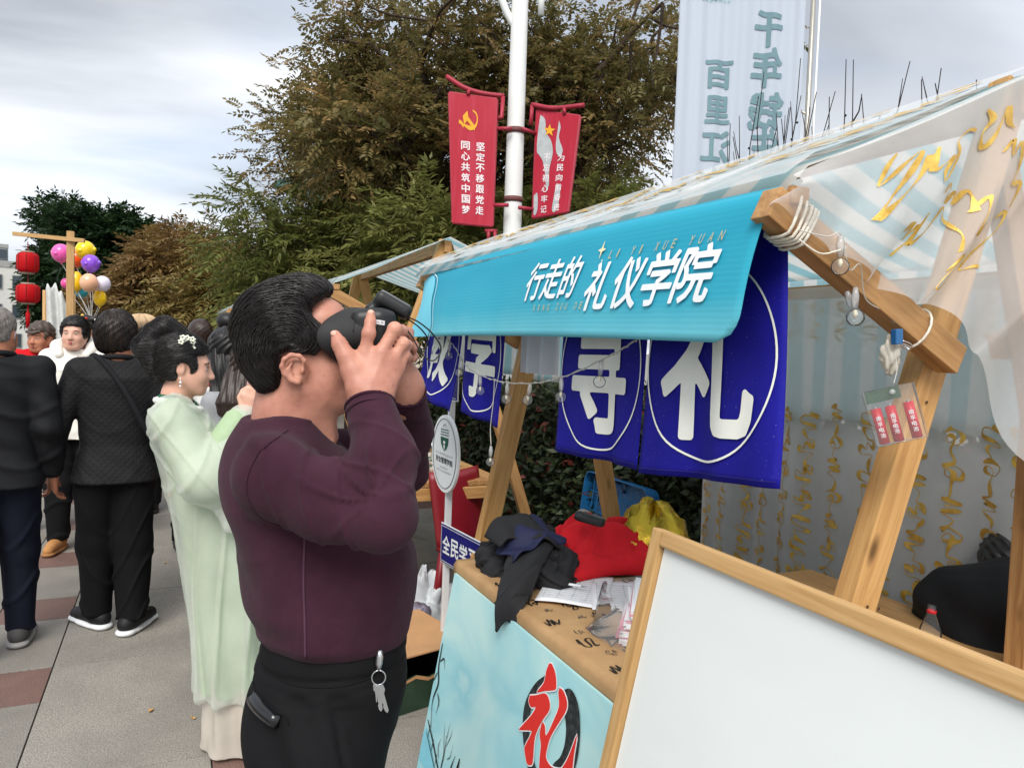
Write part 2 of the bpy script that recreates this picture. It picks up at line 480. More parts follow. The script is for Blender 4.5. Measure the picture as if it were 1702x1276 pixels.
# ------------------------------------------------------------------ ground and paving
def mat_granite(name, rgb, contrast=0.35, random_amt=0.12):
    t = NT(name); v = t.coord('Object'); info = t.n('ShaderNodeObjectInfo'); c = L3(rgb)
    geo = t.n('ShaderNodeNewGeometry'); mp = t.n('ShaderNodeMapping'); t.l(geo.outputs['Position'], mp.inputs[0]); p = mp.outputs[0]
    n = t.noise(p, 190, 2, 0.75); n2 = t.noise(p, 75, 3, 0.6)
    col = t.ramp(n, (0.36, tuple(x*(1-contrast*1.5) for x in c)), (0.5, c), (0.64, tuple(min(1, x*(1+contrast*1.7)) for x in c)))
    col = t.mix(t.math('MULTIPLY', n2, 0.35), col, tuple(x*0.55 for x in c))
    st = t.ramp(t.noise(p, 2.3, 5, 0.62, 0.5), (0.38, (0, 0, 0)), (0.66, (1, 1, 1)))
    col = t.mix(t.math('MULTIPLY', st, 0.45), col, tuple(x*0.5 for x in c))
    sp = t.ramp(t.noise(p, 13, 4, 0.7), (0.66, (0, 0, 0)), (0.72, (1, 1, 1))); col = t.mix(t.math('MULTIPLY', sp, 0.4), col, tuple(x*0.42 for x in c))
    rnd = t.math('ADD', t.math('MULTIPLY', info.outputs['Random'], random_amt*2), 1-random_amt)
    cm = t.n('ShaderNodeVectorMath', operation='SCALE'); t.l(col, cm.inputs[0]); t.l(rnd, cm.inputs['Scale'])
    b = t.bsdf(cm.outputs[0], 0.62, 0.35); t.bump(b, n, 0.12, 0.002)
    return t.done(b)
G_GREY = mat_granite('granite_grey', (146, 141, 133)); G_RED = mat_granite('granite_red', (124, 98, 90), 0.28)
M_JOINT = mat('joint_mortar', (74, 71, 66), 0.9, 0.2, 30, 0.3)

def mat_far_paving():
    t = NT('far_paving'); v = t.coord('Object'); n = t.noise(v, 3, 4, 0.6)
    br = t.n('ShaderNodeTexBrick'); t.l(v, br.inputs['Vector']); br.inputs['Scale'].default_value = 1.0
    br.inputs['Brick Width'].default_value = 1.0; br.inputs['Row Height'].default_value = 1.05; br.inputs['Mortar Size'].default_value = 0.01; br.offset = 0
    g = L3((140, 137, 130))
    br.inputs['Color1'].default_value = (*g, 1); br.inputs['Color2'].default_value = (*[x*0.9 for x in g], 1); br.inputs['Mortar'].default_value = (*[x*0.5 for x in g], 1)
    col = t.mix(t.math('MULTIPLY', n, 0.4), br.outputs['Color'], tuple(x*0.7 for x in g))
    return t.done(t.bsdf(col, 0.65, 0.3))
ground = MB().grid(lambda u, v: (-400+800*u, -60+860*v, -0.018), 8, 8).build('ground', mat_far_paving()); tag(ground, kind='structure')
paving = MB().box((0.6, 7.65, -0.014), (8.4, 13.7, 0.004)).build('paving', M_JOINT); tag(paving, kind='structure')
def slab_mesh(name, w, l, m):
    bm = MB().box((0, 0, -0.0065), (w-0.006, l-0.006, 0.013), None, 0.0018)
    return mesh_of(name, bm.V, bm.F, m)
sl_big = slab_mesh('paving_slab', 0.645, 1.05, G_GREY); sl_small = slab_mesh('paving_slab', 0.365, 0.68, G_GREY); sl_red = slab_mesh('paving_slab', 0.365, 0.37, G_RED)
for i in range(-4, 7):
    for j in range(0, 13):
        x0 = -0.49+1.01*i; y0 = 0.85+1.05*j
        if x0 < -2.4-0.05*j or x0 > 3.0+0.2*j: continue
        for me, cx, cy in ((sl_big, x0+0.3225, y0+0.525), (sl_small, x0+0.645+0.1825, y0+0.34), (sl_red, x0+0.645+0.1825, y0+0.68+0.185)):
            o = bpy.data.objects.new('paving_slab', me)
            link(o, paving, Matrix.Translation((cx, cy, random.uniform(-0.0012, 0.0008))))
# fallen leaves on the paving
M_DRY = mat('dry_leaf', (176, 140, 92), 0.7, 0.3, 40)
for k, (x, y, sz, a, wh) in enumerate(((0.20, 3.93, 0.045, 0.4, 'closest to the pale green skirt hem'), (-0.06, 3.38, 0.035, 1.2, 'in the middle of the big grey slab'), (0.1, 3.25, 0.028, 2.2, 'just left of the skirt hem'), (-0.02, 5.6, 0.03, 0.9, 'farther up the walkway'))):
    fn = lambda u, v: (x+sz*((u-.5)*math.cos(a)-(v-.5)*0.55*math.sin(math.pi*u)*math.sin(a)), y+sz*((u-.5)*math.sin(a)+(v-.5)*0.55*math.sin(math.pi*u)*math.cos(a)), 0.004+0.006*math.sin(u*5+v*2)**2)
    tag(MB().slab(fn, 6, 4, 0.0008).build('fallen_leaf', M_DRY), 'small dry fallen leaf on the granite paving, '+wh, 'leaf', 'fallen leaves on the paving')

# ------------------------------------------------------------------ stalls
W_LIGHT = mat_wood('pine_light', (176, 128, 74), (214, 168, 108)); W_MID = mat_wood('pine_mid', (152, 108, 64), (196, 152, 100))
W_FRAME = mat_wood('frame_wood', (178, 138, 86), (206, 168, 116), 1.3)
M_CANVAS = mat_stripe('striped_canvas', (238, 240, 238), (188, 220, 226), 1, 0.15, 0.72)
M_GOLD = None
def _gold():
    t = NT('gold_thread'); v = t.coord('Object', (1, 1, 1)); n = t.noise(v, 300, 2, 0.7); n2 = t.noise(v, 25, 3)
    col = t.ramp(n2, (0.3, L3((176, 132, 40))), (0.7, L3((226, 190, 92)))); b = t.bsdf(col, 0.42, 0.5, 0.35); t.bump(b, n, 0.5, 0.002)
    return t.done(b)
M_GOLD = _gold()
M_SHEER = mat_sheer('organza', (246, 247, 248), 0.30); M_SHEER3 = mat_sheer('organza_back', (250, 251, 250), 0.56)
M_SHEER2 = mat_sheer('organza_drape', (248, 249, 250), 0.40)
M_ROPE = mat('cotton_rope', (226, 220, 206), 0.85, 0.15, 90, 0.4, 400)

YN, YF = 1.0, 2.9
AP_N, AP_F = Vector((1.615, YN, 2.165)), Vector((1.54, YF, 2.12))
def roof_front(u, v):
    """u: near..far along the street, v: ridge..front eave"""
    y = YN-0.05+(YF-YN+0.10)*u
    a = AP_N.lerp(AP_F, u); e = Vector((0.935-0.02*u, y, 1.868))
    p = a.lerp(e, v)
    sag = 0.022*math.sin(PI*v)*math.sin(PI*min(1, max(0, u)))+0.010*math.sin(u*23+v*2)*math.sin(PI*v)
    lip = max(0.0, v-0.93)/0.07
    return (p.x-0.008*lip, y, p.z+0.022-sag-0.034*lip*lip)
def roof_back(u, v):
    y = YN-0.05+(YF-YN+0.10)*u
    a = AP_N.lerp(AP_F, u); e = Vector((2.37, y, 1.878))
    p = a.lerp(e, v); return (p.x, y, p.z+0.022-0.03*math.sin(PI*v)*math.sin(PI*u))
def cursive(rng, n, cell, jit=1.0):
    """a column of running script: list of (u,v) points going down from (0,0)"""
    P = []; y = 0.0
    for k in range(n):
        P.append((rng.uniform(-.1, .1)*cell, y))
        kind = rng.integers(0, 4)
        if kind == 0: q = [(-.42, .18), (.30, .10), (.38, .42), (-.25, .58), (-.35, .80), (.18, .74), (.22, .95)]
        elif kind == 1: q = [(.35, .12), (-.30, .30), (.33, .36), (-.34, .55), (.36, .62), (-.05, .92)]
        elif kind == 2: q = [(-.30, .08), (-.36, .40), (.02, .20), (.06, .50), (.40, .34), (.34, .66), (-.30, .72), (-.1, .98)]
        else: q = [(.40, .20), (.05, .10), (-.38, .34), (-.20, .62), (.25, .56), (.20, .30), (-.05, .46), (.10, .95)]
        for a, b in q: P.append(((a+rng.uniform(-.07, .07)*jit)*cell, y-(b+rng.uniform(-.04, .04)*jit)*cell))
        y -= cell*rng.uniform(1.12, 1.45)
    return P
def script(mb, P, w, fn, rng, n=5):
    ph = rng.uniform(0, 9); m = len(P)
    put_stroke(mb, P, w, fn, n, True, lambda t: 0.22+0.9*max(0, math.sin(t*m*1.9+ph))**1.3+0.25*max(0, math.sin(t*m*0.7+ph)))

def make_stall():
    st = thing('market_stall', (1.5, YN, 0), 'pine market stall with the turquoise banner, nearest the camera', 'stall', 'pine market stalls along the walkway')
    def leg(p0, p1, m, w=0.068, d=0.042): return beam('leg', p0, p1, w, d, m, st, (1, 0, 0))
    l1 = leg((0.85, YN+0.02, 0.0), (1.61, YN+0.02, 2.17), W_LIGHT, 0.072, 0.046); leg((2.40, YN+0.074, 0.0), (1.63, YN+0.074, 2.17), W_MID)
    leg((1.08, YF, 0.0), (1.53, YF, 2.12), W_LIGHT, 0.08, 0.05); leg((2.03, YF-0.054, 0.0), (1.54, YF-0.054, 2.12), W_LIGHT, 0.072)
    beam('ridge_beam', (1.615, YN-0.02, 2.135), (1.54, YF+0.03, 2.09), 0.045, 0.07, W_MID, st, (1, 0, 0))
    beam('strut', (1.405, YN-0.032, 1.585), (0.905, YN-0.032, 1.838), 0.044, 0.058, W_MID, st, (0, 1, 0))
    beam('strut', (1.40, YF+0.05, 1.60), (0.93, YF+0.05, 1.845), 0.045, 0.06, W_MID, st, (0, 1, 0))
    beam('strut', (1.80, YN+0.128, 1.62), (2.36, YN+0.128, 1.85), 0.045, 0.06, W_MID, st, (0, 1, 0))
    beam('strut', (1.70, YF-0.108, 1.62), (2.36, YF-0.108, 1.85), 0.045, 0.06, W_MID, st, (0, 1, 0))
    beam('eave_beam', (0.955, YN-0.06, 1.852), (0.955, YF+0.07, 1.852), 0.04, 0.03, W_MID, st, (1, 0, 0))
    beam('eave_beam', (2.36, YN-0.06, 1.845), (2.36, YF+0.07, 1.845), 0.05, 0.05, W_MID, st, (1, 0, 0))
    MB().slab(roof_front, 40, 16, 0.003).build('roof_canvas', M_CANVAS, st, True)
    MB().slab(roof_back, 24, 12, 0.003).build('roof_canvas', M_CANVAS, st, True)
    # striped cloth that hangs down behind
    def drop(u, v):
        return (2.40+0.014*math.sin(u*38)*(0.3+v)+0.02*math.sin(u*9+1)*v, YN-0.04+(YF-YN+0.1)*u*0.98, 1.912-0.57*v-0.012*math.sin(u*11)*v)
    MB().slab(drop, 70, 10, 0.002).build('rear_drop', M_CANVAS, st, True)
    # end of a long stall cloth folded over the front eave (white hem)
    return st
stall = make_stall()
M_WHITEC = mat('white_cloth', (226, 232, 236), 0.75, 0.06, 6, 0.1, 90)

# dark nail holes and bruises on the near leg
def nail(p): MB().sphere(p, (0.0035, 0.0012, 0.0035), 8, 5).build('nail_head', mat('nail', (70, 48, 30), 0.6), stall)
for x, z in ((1.24, 1.10), (1.272, 1.093), (1.21, 0.98), (1.375, 1.50)): nail((x, YN-0.006, z))

# gold lettering and organza on top of the roof
def roof_over(u, v):
    p = roof_front(u, v); return (p[0]-0.010, p[1], p[2]+0.014)
roof_cover = thing('organza_cover', (1.2, 1.9, 1.85), 'white organza with gold script spread over the near stall roof', 'cloth')
MB().grid(lambda u, v: roof_over(u, v*0.985), 36, 12).build('cloth', M_SHEER, roof_cover, True)
rg = np.random.default_rng(3)
gb = MB()
def roof_gold(a, b):     # a: metres along the street from the near end, b: metres down the slope
    p = roof_over(a/2.0, b/0.76); return (p[0]-0.002, p[1], p[2]+0.004)
for k in range(9):
    P = cursive(rg, 5, 0.11)
    P = [(0.12+0.215*k+q[0], 0.06-q[1]*0.98) for q in P]
    P = [q for q in P if q[1] < 0.72]
    if len(P) > 4: script(gb, P, 0.022, roof_gold, rg)
gb.build('gold_script', M_GOLD, roof_cover, True)

# ------------------------------------------------------------------ turquoise banner
def _turq():
    t = NT('turquoise_print'); tc = t.n('ShaderNodeTexCoord'); sp = t.n('ShaderNodeSeparateXYZ'); t.l(tc.outputs['UV'], sp.inputs[0])
    v = t.coord('Object'); n = t.noise(v, 4, 3, 0.5)
    f = t.math('ADD', t.math('MULTIPLY', sp.outputs[1], 1.0), t.math('MULTIPLY', t.math('SUBTRACT', n, 0.5), 0.25))
    col = t.ramp(f, (0.02, L3((120, 214, 230))), (0.30, L3((62, 188, 214))), (0.75, L3((38, 170, 200))), (0.95, L3((46, 178, 206))))
    b = t.bsdf(col, 0.55, 0.3)
    w = t.n('ShaderNodeTexWave', wave_type='BANDS', bands_direction='Y'); w.inputs['Scale'].default_value = 8.0; w.inputs['Distortion'].default_value = 0.6
    w.inputs['Detail'].default_value = 1.5; t.l(tc.outputs['UV'], w.inputs['Vector'])
    t.bump(b, w.outputs['Fac'], 0.10, 0.0016)
    tl = t.n('ShaderNodeBsdfTranslucent'); t.l(col, tl.inputs['Color']); mx = t.n('ShaderNodeMixShader'); mx.inputs[0].default_value = 0.22
    t.l(b.outputs[0], mx.inputs[1]); t.l(tl.outputs[0], mx.inputs[2])
    return t.done(mx)
BL, BH = 2.02, 0.262
def ban(a, b, off=0.0):
    """a metres from the near end towards the far end, b metres up from the bottom hem"""
    y = 0.955+a; t = b/BH
    flare = max(0.0, (a-1.72)/0.30)
    x = 0.925-0.055*(1-t)-0.012*math.sin(PI*t)+0.006*math.sin(a*7+1)*(1-t)+0.004*math.sin(a*19+b*9)*(1-t)
    x += 0.05*flare*flare*(0.4+math.sin(t*3.0))*0.7
    z = 1.600+b*1.03+0.010*math.sin(a*1.6)-0.020*flare*t + 0.008*a*0.5
    if t > 0.94: x += (t-0.94)*0.25; z += 0.001
    return (x-off, y-0.035*flare*t, z)
def banner_mesh():
    nu, nv, r = 90, 18, 0.055
    V = []; UV = []; F = []
    for j in range(nv+1):
        for i in range(nu+1):
            b = BH*j/nv
            lo = 0.012+0.028*(1-b/BH)     # slanted near end with a rounded lower corner
            if b < r: lo += r-math.sqrt(max(0, r*r-(r-b)**2))
            a = lo+(BL-lo)*i/nu
            V.append(ban(a, b)); UV.append((a/BL*7, b/BH))
    w = nu+1
    F = [(j*w+i, j*w+i+1, (j+1)*w+i+1, (j+1)*w+i) for j in range(nv) for i in range(nu)]
    return V, F, UV
def add_uv(me, UV):
    l = me.uv_layers.new(name='UVMap')
    for lp in me.loops: l.data[lp.index].uv = UV[lp.vertex_index]
tb = thing('printed_banner', (0.92, 1.9, 1.6), 'turquoise fabric banner with white Chinese lettering on the near stall eave', 'banner')
V, F, UV = banner_mesh()
o = obj('banner_cloth', V, F, _turq(), tb, True); add_uv(o.data, UV)
md = o.modifiers.new('thick', 'SOLIDIFY'); md.thickness = 0.002; md.offset = 1
M_PRINTW = mat('white_print', (238, 242, 244), 0.6, 0.03); M_PRINTG = mat('tan_print', (190, 176, 128), 0.6, 0.05)
bp = lambda a, b: ban(-a, b, 0.0045)          # a negative: lettering reads from the far end to the near end
tx = MB()
for ch, ya, w in (('行', 1.787, .094), ('走', 1.690, .090), ('的', 1.592, .084)):
    put_text(tx, ch, bp, -(ya-0.955), 0.142, w, 0.100, 0.018, 0, 0.30)
for ch, ya, w in (('礼', 1.445, .098), ('仪', 1.335, .098), ('学', 1.225, .102), ('院', 1.115, .104)):
    put_text(tx, ch, bp, -(ya-0.955), 0.113+(1.445-ya)*0.03, w, 0.108, 0.02, 0, 0.30)
tx.build('white_lettering', M_PRINTW, tb)
tg = MB()
for k, ch in enumerate('LI YI XUE YUAN'):
    if ch != ' ': put_text(tg, ch, bp, -(1.425-0.0262*k*1.06-0.955), 0.182+0.0004*k, 0.011 if ch != 'I' else 0.004, 0.018, 0, 0, 0.3)
for k, ch in enumerate('XING ZOU DE'):
    if ch != ' ': put_text(tg, ch, bp, -(1.765-0.026*k-0.955), 0.072, 0.011 if ch != 'I' else 0.004, 0.016, 0, 0, 0.3)
tag(tg.build('tan_lettering', M_PRINTG, tb), kind='stuff')
sb = MB(); cs = (-(1.472-0.955), 0.196)
put_poly(sb, [(cs[0]+r*math.cos(k*PI/4+PI/2)*0.8, cs[1]+r*math.sin(k*PI/4+PI/2)) for k, r in enumerate([.022, .006]*4)], bp)
put_poly(sb, [(cs[0]+0.016+r*math.cos(k*PI/4), cs[1]-0.026+r*math.sin(k*PI/4)) for k, r in enumerate([.004, .0015]*4)], bp)
sb.build('star_print', mat('cream_print', (236, 222, 176), 0.6, 0.03), tb)
# paler printed wave with a white contour at the far end
wv = [(1.70, 0.0), (1.665, .035), (1.685, .08), (1.705, .13), (1.71, .18), (1.735, .215), (1.79, .235)]
pw = smooth_path(wv, 6)
b2 = MB()
for p, q in zip(pw[:-1], pw[1:]):
    n = 6
    for i in range(n):
        a0 = p[0]+(2.012-p[0])*i/n; a1 = p[0]+(2.012-p[0])*(i+1)/n; c0 = q[0]+(2.012-q[0])*i/n; c1 = q[0]+(2.012-q[0])*(i+1)/n
        b2.add([ban(a0, p[1]+.001, .003), ban(a1, p[1]+.001, .003), ban(c1, q[1]+.001, .003), ban(c0, q[1]+.001, .003)], [(0, 1, 2, 3)])
b2.build('pale_print', mat('pale_cyan_print', (112, 203, 226), 0.6, 0.06, 5), tb, True)
b3 = MB(); put_stroke(b3, [(p[0]-0.03, p[1]) for p in wv], 0.0035, lambda a, b: ban(a, b, 0.0045), 6, False); b3.build('white_line', M_PRINTW, tb)
# white hem of the roof cloth turned over the far eave corner
def hem(u, v):
    p = ban(1.60+0.47*u, BH, 0.004); q = ban(1.60+0.52*u, BH-0.10-0.10*u, -0.03)
    return (p[0]+0.012+0.02*v, p[1]+0.06*v*u, p[2]+0.018-(0.02+0.16*u*u)*v)
MB().slab(hem, 16, 8, 0.002).build('white_hem', M_WHITEC, tb, True)

# ------------------------------------------------------------------ blue cloth flags under the eave
def _blue():
    t = NT('royal_blue_cloth'); v = t.coord('Object'); c = L3((30, 27, 148)); n = t.noise(v, 7, 4)
    col = t.ramp(n, (0.3, tuple(x*0.86 for x in c)), (0.7, tuple(x*1.12 for x in c)))
    sp = t.ramp(t.noise(v, 420, 1, 0.5), (0.775, (0, 0, 0)), (0.80, (1, 1, 1)))
    col = t.mix(sp, col, (0.55, 0.56, 0.75))
    b = t.bsdf(col, 0.72, 0.2); t.bump(b, t.noise(v, 520, 2), 0.15, 0.001)
    tl = t.n('ShaderNodeBsdfTranslucent'); t.l(col, tl.inputs['Color']); mx = t.n('ShaderNodeMixShader'); mx.inputs[0].default_value = 0.15
    t.l(b.outputs[0], mx.inputs[1]); t.l(tl.outputs[0], mx.inputs[2]); return t.done(mx)
M_BLUE = _blue(); M_FLAGW = mat('cream_print_cloth', (240, 241, 232), 0.75, 0.05, 9, 0.1, 300)
def flag(ch, y0, y1, zb0, zb1, sway, seed, label, char_c, char_s, ring_c, ring_r, xo=0.0, lean=0.0):
    """y0 near edge, y1 far edge; zb0/zb1 hem heights at those edges"""
    f = thing('cloth_flag', (0.98, (y0+y1)/2, 1.3), label, 'flag', 'blue cloth flags under the near stall eave')
    def fn(a, b, off=0.0):     # a 0..1 near->far, b 0..1 hem->top
        top = 1.838; zb = zb0+(zb1-zb0)*a; t = 1-b
        x = 0.985+xo+sway*t*t-0.014*math.sin(a*7.5+seed)*t-0.006*math.sin(a*17+seed*2)*t
        y = y0+(y1-y0)*a+lean*t*(1-a*0.4)
        return (x-off, y, zb+(top-zb)*b)
    MB().slab(lambda u, v: fn(u, v), 26, 26, 0.0025).build('cloth', M_BLUE, f, True)
    w = y1-y0; h = 1.838-(zb0+zb1)/2
    put = lambda a, b: fn(0.5-a/w, b/h, 0.0045)        # a metres to the near side, b metres above hem
    tx = MB(); put_text(tx, ch, put, char_c[0], char_c[1], char_s[0], char_s[1], 0.026)
    tx.build('white_character', M_FLAGW, f)
    rb = MB(); n = 72
    pts = [(ring_c[0]+ring_r[0]*math.cos(2*PI*k/n), ring_c[1]+ring_r[1]*math.sin(2*PI*k/n)) for k in range(n+1)]
    pts = [p for p in pts if p[1] < h-0.01 and abs(p[0]) < w/2-0.001]
    seg = [];
    put_stroke(rb, pts, 0.0045, put, 1, False) if len(pts) == n+1 else None
    if len(pts) != n+1:
        run = []
        for k in range(2*n+1):
            q = (ring_c[0]+ring_r[0]*math.cos(PI/2+2*PI*k/n), ring_c[1]+ring_r[1]*math.sin(PI/2+2*PI*k/n))
            ok = q[1] < h-0.01 and abs(q[0]) < w/2-0.001
            if ok: run.append(q)
            if (not ok or k == 2*n) and run:
                if len(run) > 2 and k <= n+1: put_stroke(rb, run, 0.0045, put, 1, False)
                run = []
            if k == n: break
    if rb.V: rb.build('white_ring', M_FLAGW, f)
    hb = MB(); put_stroke(hb, [(-w/2+0.004, 0.012), (0, 0.012), (w/2-0.004, 0.012)], 0.0016, put, 6, False); hb.build('hem_stitch', mat('blue_stitch', (34, 30, 112), 0.8), f)
    return f
flag('礼', 1.000, 1.395, 1.355, 1.312, -0.03, 0.3, 'blue cloth flag with the large white character nearest the camera', (-0.005, 0.225), (0.275, 0.30), (-0.005, 0.235), (0.188, 0.20), 0, -0.055)
flag('寻', 1.398, 1.795, 1.312, 1.300, -0.01, 1.9, 'blue cloth flag second from the near end, string lights crossing its character', (0.0, 0.215), (0.25, 0.30), (0.0, 0.225), (0.185, 0.20))
flag('学', 2.215, 2.595, 1.315, 1.345, -0.02, 3.1, 'blue cloth flag just left of the gap with the leaning post', (0.0, 0.215), (0.24, 0.29), (0.0, 0.215), (0.178, 0.19), 0.01)
flag('教', 2.625, 3.02, 1.33, 1.39, -0.06, 4.4, 'blue cloth flag at the far end, half hidden by the raised hands', (0.0, 0.22), (0.25, 0.29), (0.0, 0.215), (0.180, 0.19), 0.02)
# folded white cloth in the gap
def gapc(u, v): return (1.06+0.02*math.sin(u*16), 1.98+0.24*u, 1.50+0.33*v)
tag(MB().slab(gapc, 20, 6, 0.0015).build('white_cloth', mat_sheer('white_gap_cloth', (222, 226, 232), 0.8)), 'plain white cloth hanging between the blue flags', 'cloth')

# ------------------------------------------------------------------ organza drape on the near gable
def gable(u, v, off=0.0):
    """u 0 at the front eave corner .. 1 past the ridge to the right, v 0 top .. 1 lower edge"""
    if u < 0.40:
        s = u/0.40; top = (0.94+(1.615-0.94)*s, 1.885+(2.195-1.885)*s)
    else:
        s = (u-0.40)/0.60; top = (1.615+0.75*s, 2.195-0.31*s)
    lowc = [(0.945, 1.835), (1.08, 1.765), (1.20, 1.715), (1.315, 1.685), (1.37, 1.69), (1.50, 1.60), (1.72, 1.37), (2.0, 1.12), (2.4, 1.10)]
    k = u*(len(lowc)-1); i = min(int(k), len(lowc)-2); fr = k-i; fr = fr*fr*(3-2*fr)
    lx = (lowc[i][0]+(lowc[i+1][0]-lowc[i][0])*fr)*0.945; lz = lowc[i][1]+(lowc[i+1][1]-lowc[i][1])*fr
    e = v**0.9
    x = top[0]+(lx-top[0])*e; z = top[1]+(lz-top[1])*e
    fold = 0.028*math.sin(u*30+v*3)*v*(1-0.3*v)+0.016*math.sin(u*55-v*5+2)*v
    tie = math.exp(-((u-0.44)/0.06)**2)
    y = YN-0.055-0.030*math.sin(PI*min(1, v))-fold*(1-0.6*tie*v)-0.012*v
    return (x, y-off, z)
dr = thing('organza_drape', (1.6, 0.95, 1.5), 'sheer white organza drape with gold script over the near gable end', 'cloth')
MB().grid(gable, 120, 44).build('cloth', M_SHEER2, dr, True)
rg = np.random.default_rng(11)
gm = MB()
def gput(a, b): return gable(0.15+(a-0.26)*0.88, min(1, max(0, b)), 0.004)
def gscript(P, w): put_stroke(gm, P, w*0.85, gput, 7, True, lambda t: 0.20+0.8*abs(math.sin(t*len(P)*1.15+0.4))**1.6)
gscript([(.265, .20), (.25, .30), (.245, .46), (.262, .40), (.285, .30), (.31, .22), (.30, .36), (.275, .55), (.268, .74), (.282, .62), (.315, .42), (.325, .26)], .016)
gscript([(.335, .22), (.335, .36), (.35, .34), (.37, .30), (.36, .38), (.372, .44), (.385, .30), (.372, .22), (.40, .18), (.42, .20)], .017)
gscript([(.43, .10), (.45, .16), (.44, .22), (.455, .30), (.47, .24), (.475, .12), (.49, .20), (.51, .24)], .018)
gscript([(.40, .52), (.41, .47), (.425, .50), (.43, .56), (.445, .50), (.455, .56), (.465, .50), (.48, .52), (.50, .60)], .018)
gscript([(.345, .72), (.36, .66), (.37, .76), (.385, .68), (.395, .74), (.385, .84)], .018)
gscript([(.39, .62), (.40, .78), (.415, .72), (.425, .62), (.435, .58), (.45, .63), (.475, .66), (.50, .70), (.52, .78)], .014)
gscript([(.49, .60), (.51, .54), (.53, .62), (.54, .72), (.555, .66), (.57, .74)], .016)
gscript([(.52, .86), (.545, .80), (.53, .92), (.555, .93), (.57, .84), (.60, .80)], .016)
gscript([(.50, .34), (.52, .30), (.535, .38), (.55, .32), (.57, .40), (.58, .48), (.60, .46), (.62, .56)], .017)
gscript([(.60, .62), (.62, .58), (.64, .66), (.63, .78), (.65, .84), (.68, .80)], .016)
gm.build('gold_script', M_GOLD, dr, True)
# rope lashing at the eave corner and ties
rp = thing('rope_lashing', (0.99, 0.96, 1.80), 'white rope wound around the strut at the eave corner', 'rope')
m = MB()
sd = Vector((0.905-1.405, 0, 1.838-1.585)).normalized(); nrm = Vector((sd.z, 0, -sd.x))
for k in range(5):
    c = Vector((0.945+0.0095*k, YN-0.032, 1.818-0.0048*k)); pts = []
    for j in range(17):
        a = 2*PI*j/16; q = c+Vector((0, 1, 0))*0.031*max(-1, min(1, 1.25*math.cos(a)))+nrm*0.037*max(-1, min(1, 1.25*math.sin(a)))+sd*0.004*math.sin(a+k)
        pts.append(q)
    m.tube(pts, 0.0030, 7)
m.tube(smooth_path([(0.94, 0.925, 1.775), (0.98, 0.918, 1.755), (1.02, 0.92, 1.762), (1.05, 0.925, 1.772)], 5), 0.0014, 6)
m.build('winding', M_ROPE, rp, True)
tag(MB().tube([Vector((1.29, YN-0.032, 1.643))+Vector((0, 1, 0))*0.032*math.cos(a)+nrm*0.042*math.sin(a) for a in np.linspace(0, 2*PI, 18)], 0.0025, 6).build('rope_tie', M_ROPE, None, True), 'thin white cord tying the organza drape to the strut', 'rope')

# ------------------------------------------------------------------ organza curtain across the back
def back_c(a, b, off=0.0):
    """a metres from the near end along the street, b height"""
    t = (1.86-b)/1.4
    return (2.315-0.02*math.sin(a*14+1)*(0.35+t)-0.012*math.sin(a*33)*(0.2+t)-off, 0.80+a-0.05*t*math.sin(a*3), b)
bc = thing('organza_curtain', (2.3, 1.9, 0.45), 'sheer organza curtain with columns of gold script at the stall back', 'curtain')
MB().grid(lambda u, v: back_c(2.02*u, 0.40+1.46*v), 100, 30).build('cloth', M_SHEER3, bc, True)
rg = np.random.default_rng(21); gm = MB()
a = 0.08
while a < 2.0:
    P = cursive(rg, 9, 0.082); z0 = rg.uniform(1.36, 1.42) if a < 1.7 else 1.40
    script(gm, [(a+q[0]*0.9, z0+q[1]) for q in P if z0+q[1] > 0.43], 0.0135, lambda u, v: back_c(u, v, 0.004), rg)
    P = cursive(rg, 2, 0.07); script(gm, [(a+0.03+q[0], 1.80+q[1]) for q in P if a < 1.6], 0.010, lambda u, v: back_c(u, v, -0.02), rg) if a < 1.6 else None
    a += rg.uniform(0.105, 0.13)
gm.build('gold_script', M_GOLD, bc, True)

# ------------------------------------------------------------------ the other stalls down the street
s2 = copy_tree(stall, Matrix.Translation((1.5-0.13, YN+3.2, 0.03))); tag(s2, 'pine market stall behind the raised goggles, second along the walkway')
s3 = copy_tree(stall, Matrix.Translation((1.5-0.42, YN+6.7, 0.0))); tag(s3, 'third market stall, only its pale blue roof edge showing above the heads')
# ------------------------------------------------------------------ table of the near stall and what lies on it
TZ = 0.80
tbl = thing('stall_table', (1.30, 1.7, 0), 'long wooden stall table under the brown paper cover', 'table')
beam('table_top', (1.30, 0.30, TZ-0.014), (1.30, 2.46, TZ-0.014), 0.70, 0.024, W_MID, tbl, (1, 0, 0))
for x in (1.02, 1.56):
    for y in (0.42, 2.36): beam('leg', (x, y, 0), (x, y, TZ-0.028), 0.045, 0.045, W_MID, tbl, (1, 0, 0))
def _kraft():
    t = NT('kraft_paper'); v = t.coord('Object'); n = t.noise(v, 6, 5, 0.6); n2 = t.noise(v, 160, 3, 0.7)
    col = t.ramp(n, (0.3, L3((160, 124, 84))), (0.7, L3((192, 156, 112)))); col = t.mix(t.math('MULTIPLY', n2, 0.3), col, L3((120, 88, 56)))
    b = t.bsdf(col, 0.7, 0.3); t.bump(b, n2, 0.12, 0.002); return t.done(b)
M_KRAFT = _kraft(); M_INK = mat('black_ink', (26, 24, 24), 0.7, 0.1); M_INKG = mat('grey_ink', (88, 80, 72), 0.8, 0.1)
def cover(a, b, off=0.0):
    """a metres across from the front edge (negative: hanging over it), b along the street"""
    w = 0.004*math.sin(b*9+a*3)+0.003*math.sin(b*23+a*11)
    if a >= 0: return (0.945+a, b, TZ+0.006+off+max(0, w)*0.7)
    return (0.945-0.006-off+0.05*a*0.2, b, TZ+0.004+a+off*0)
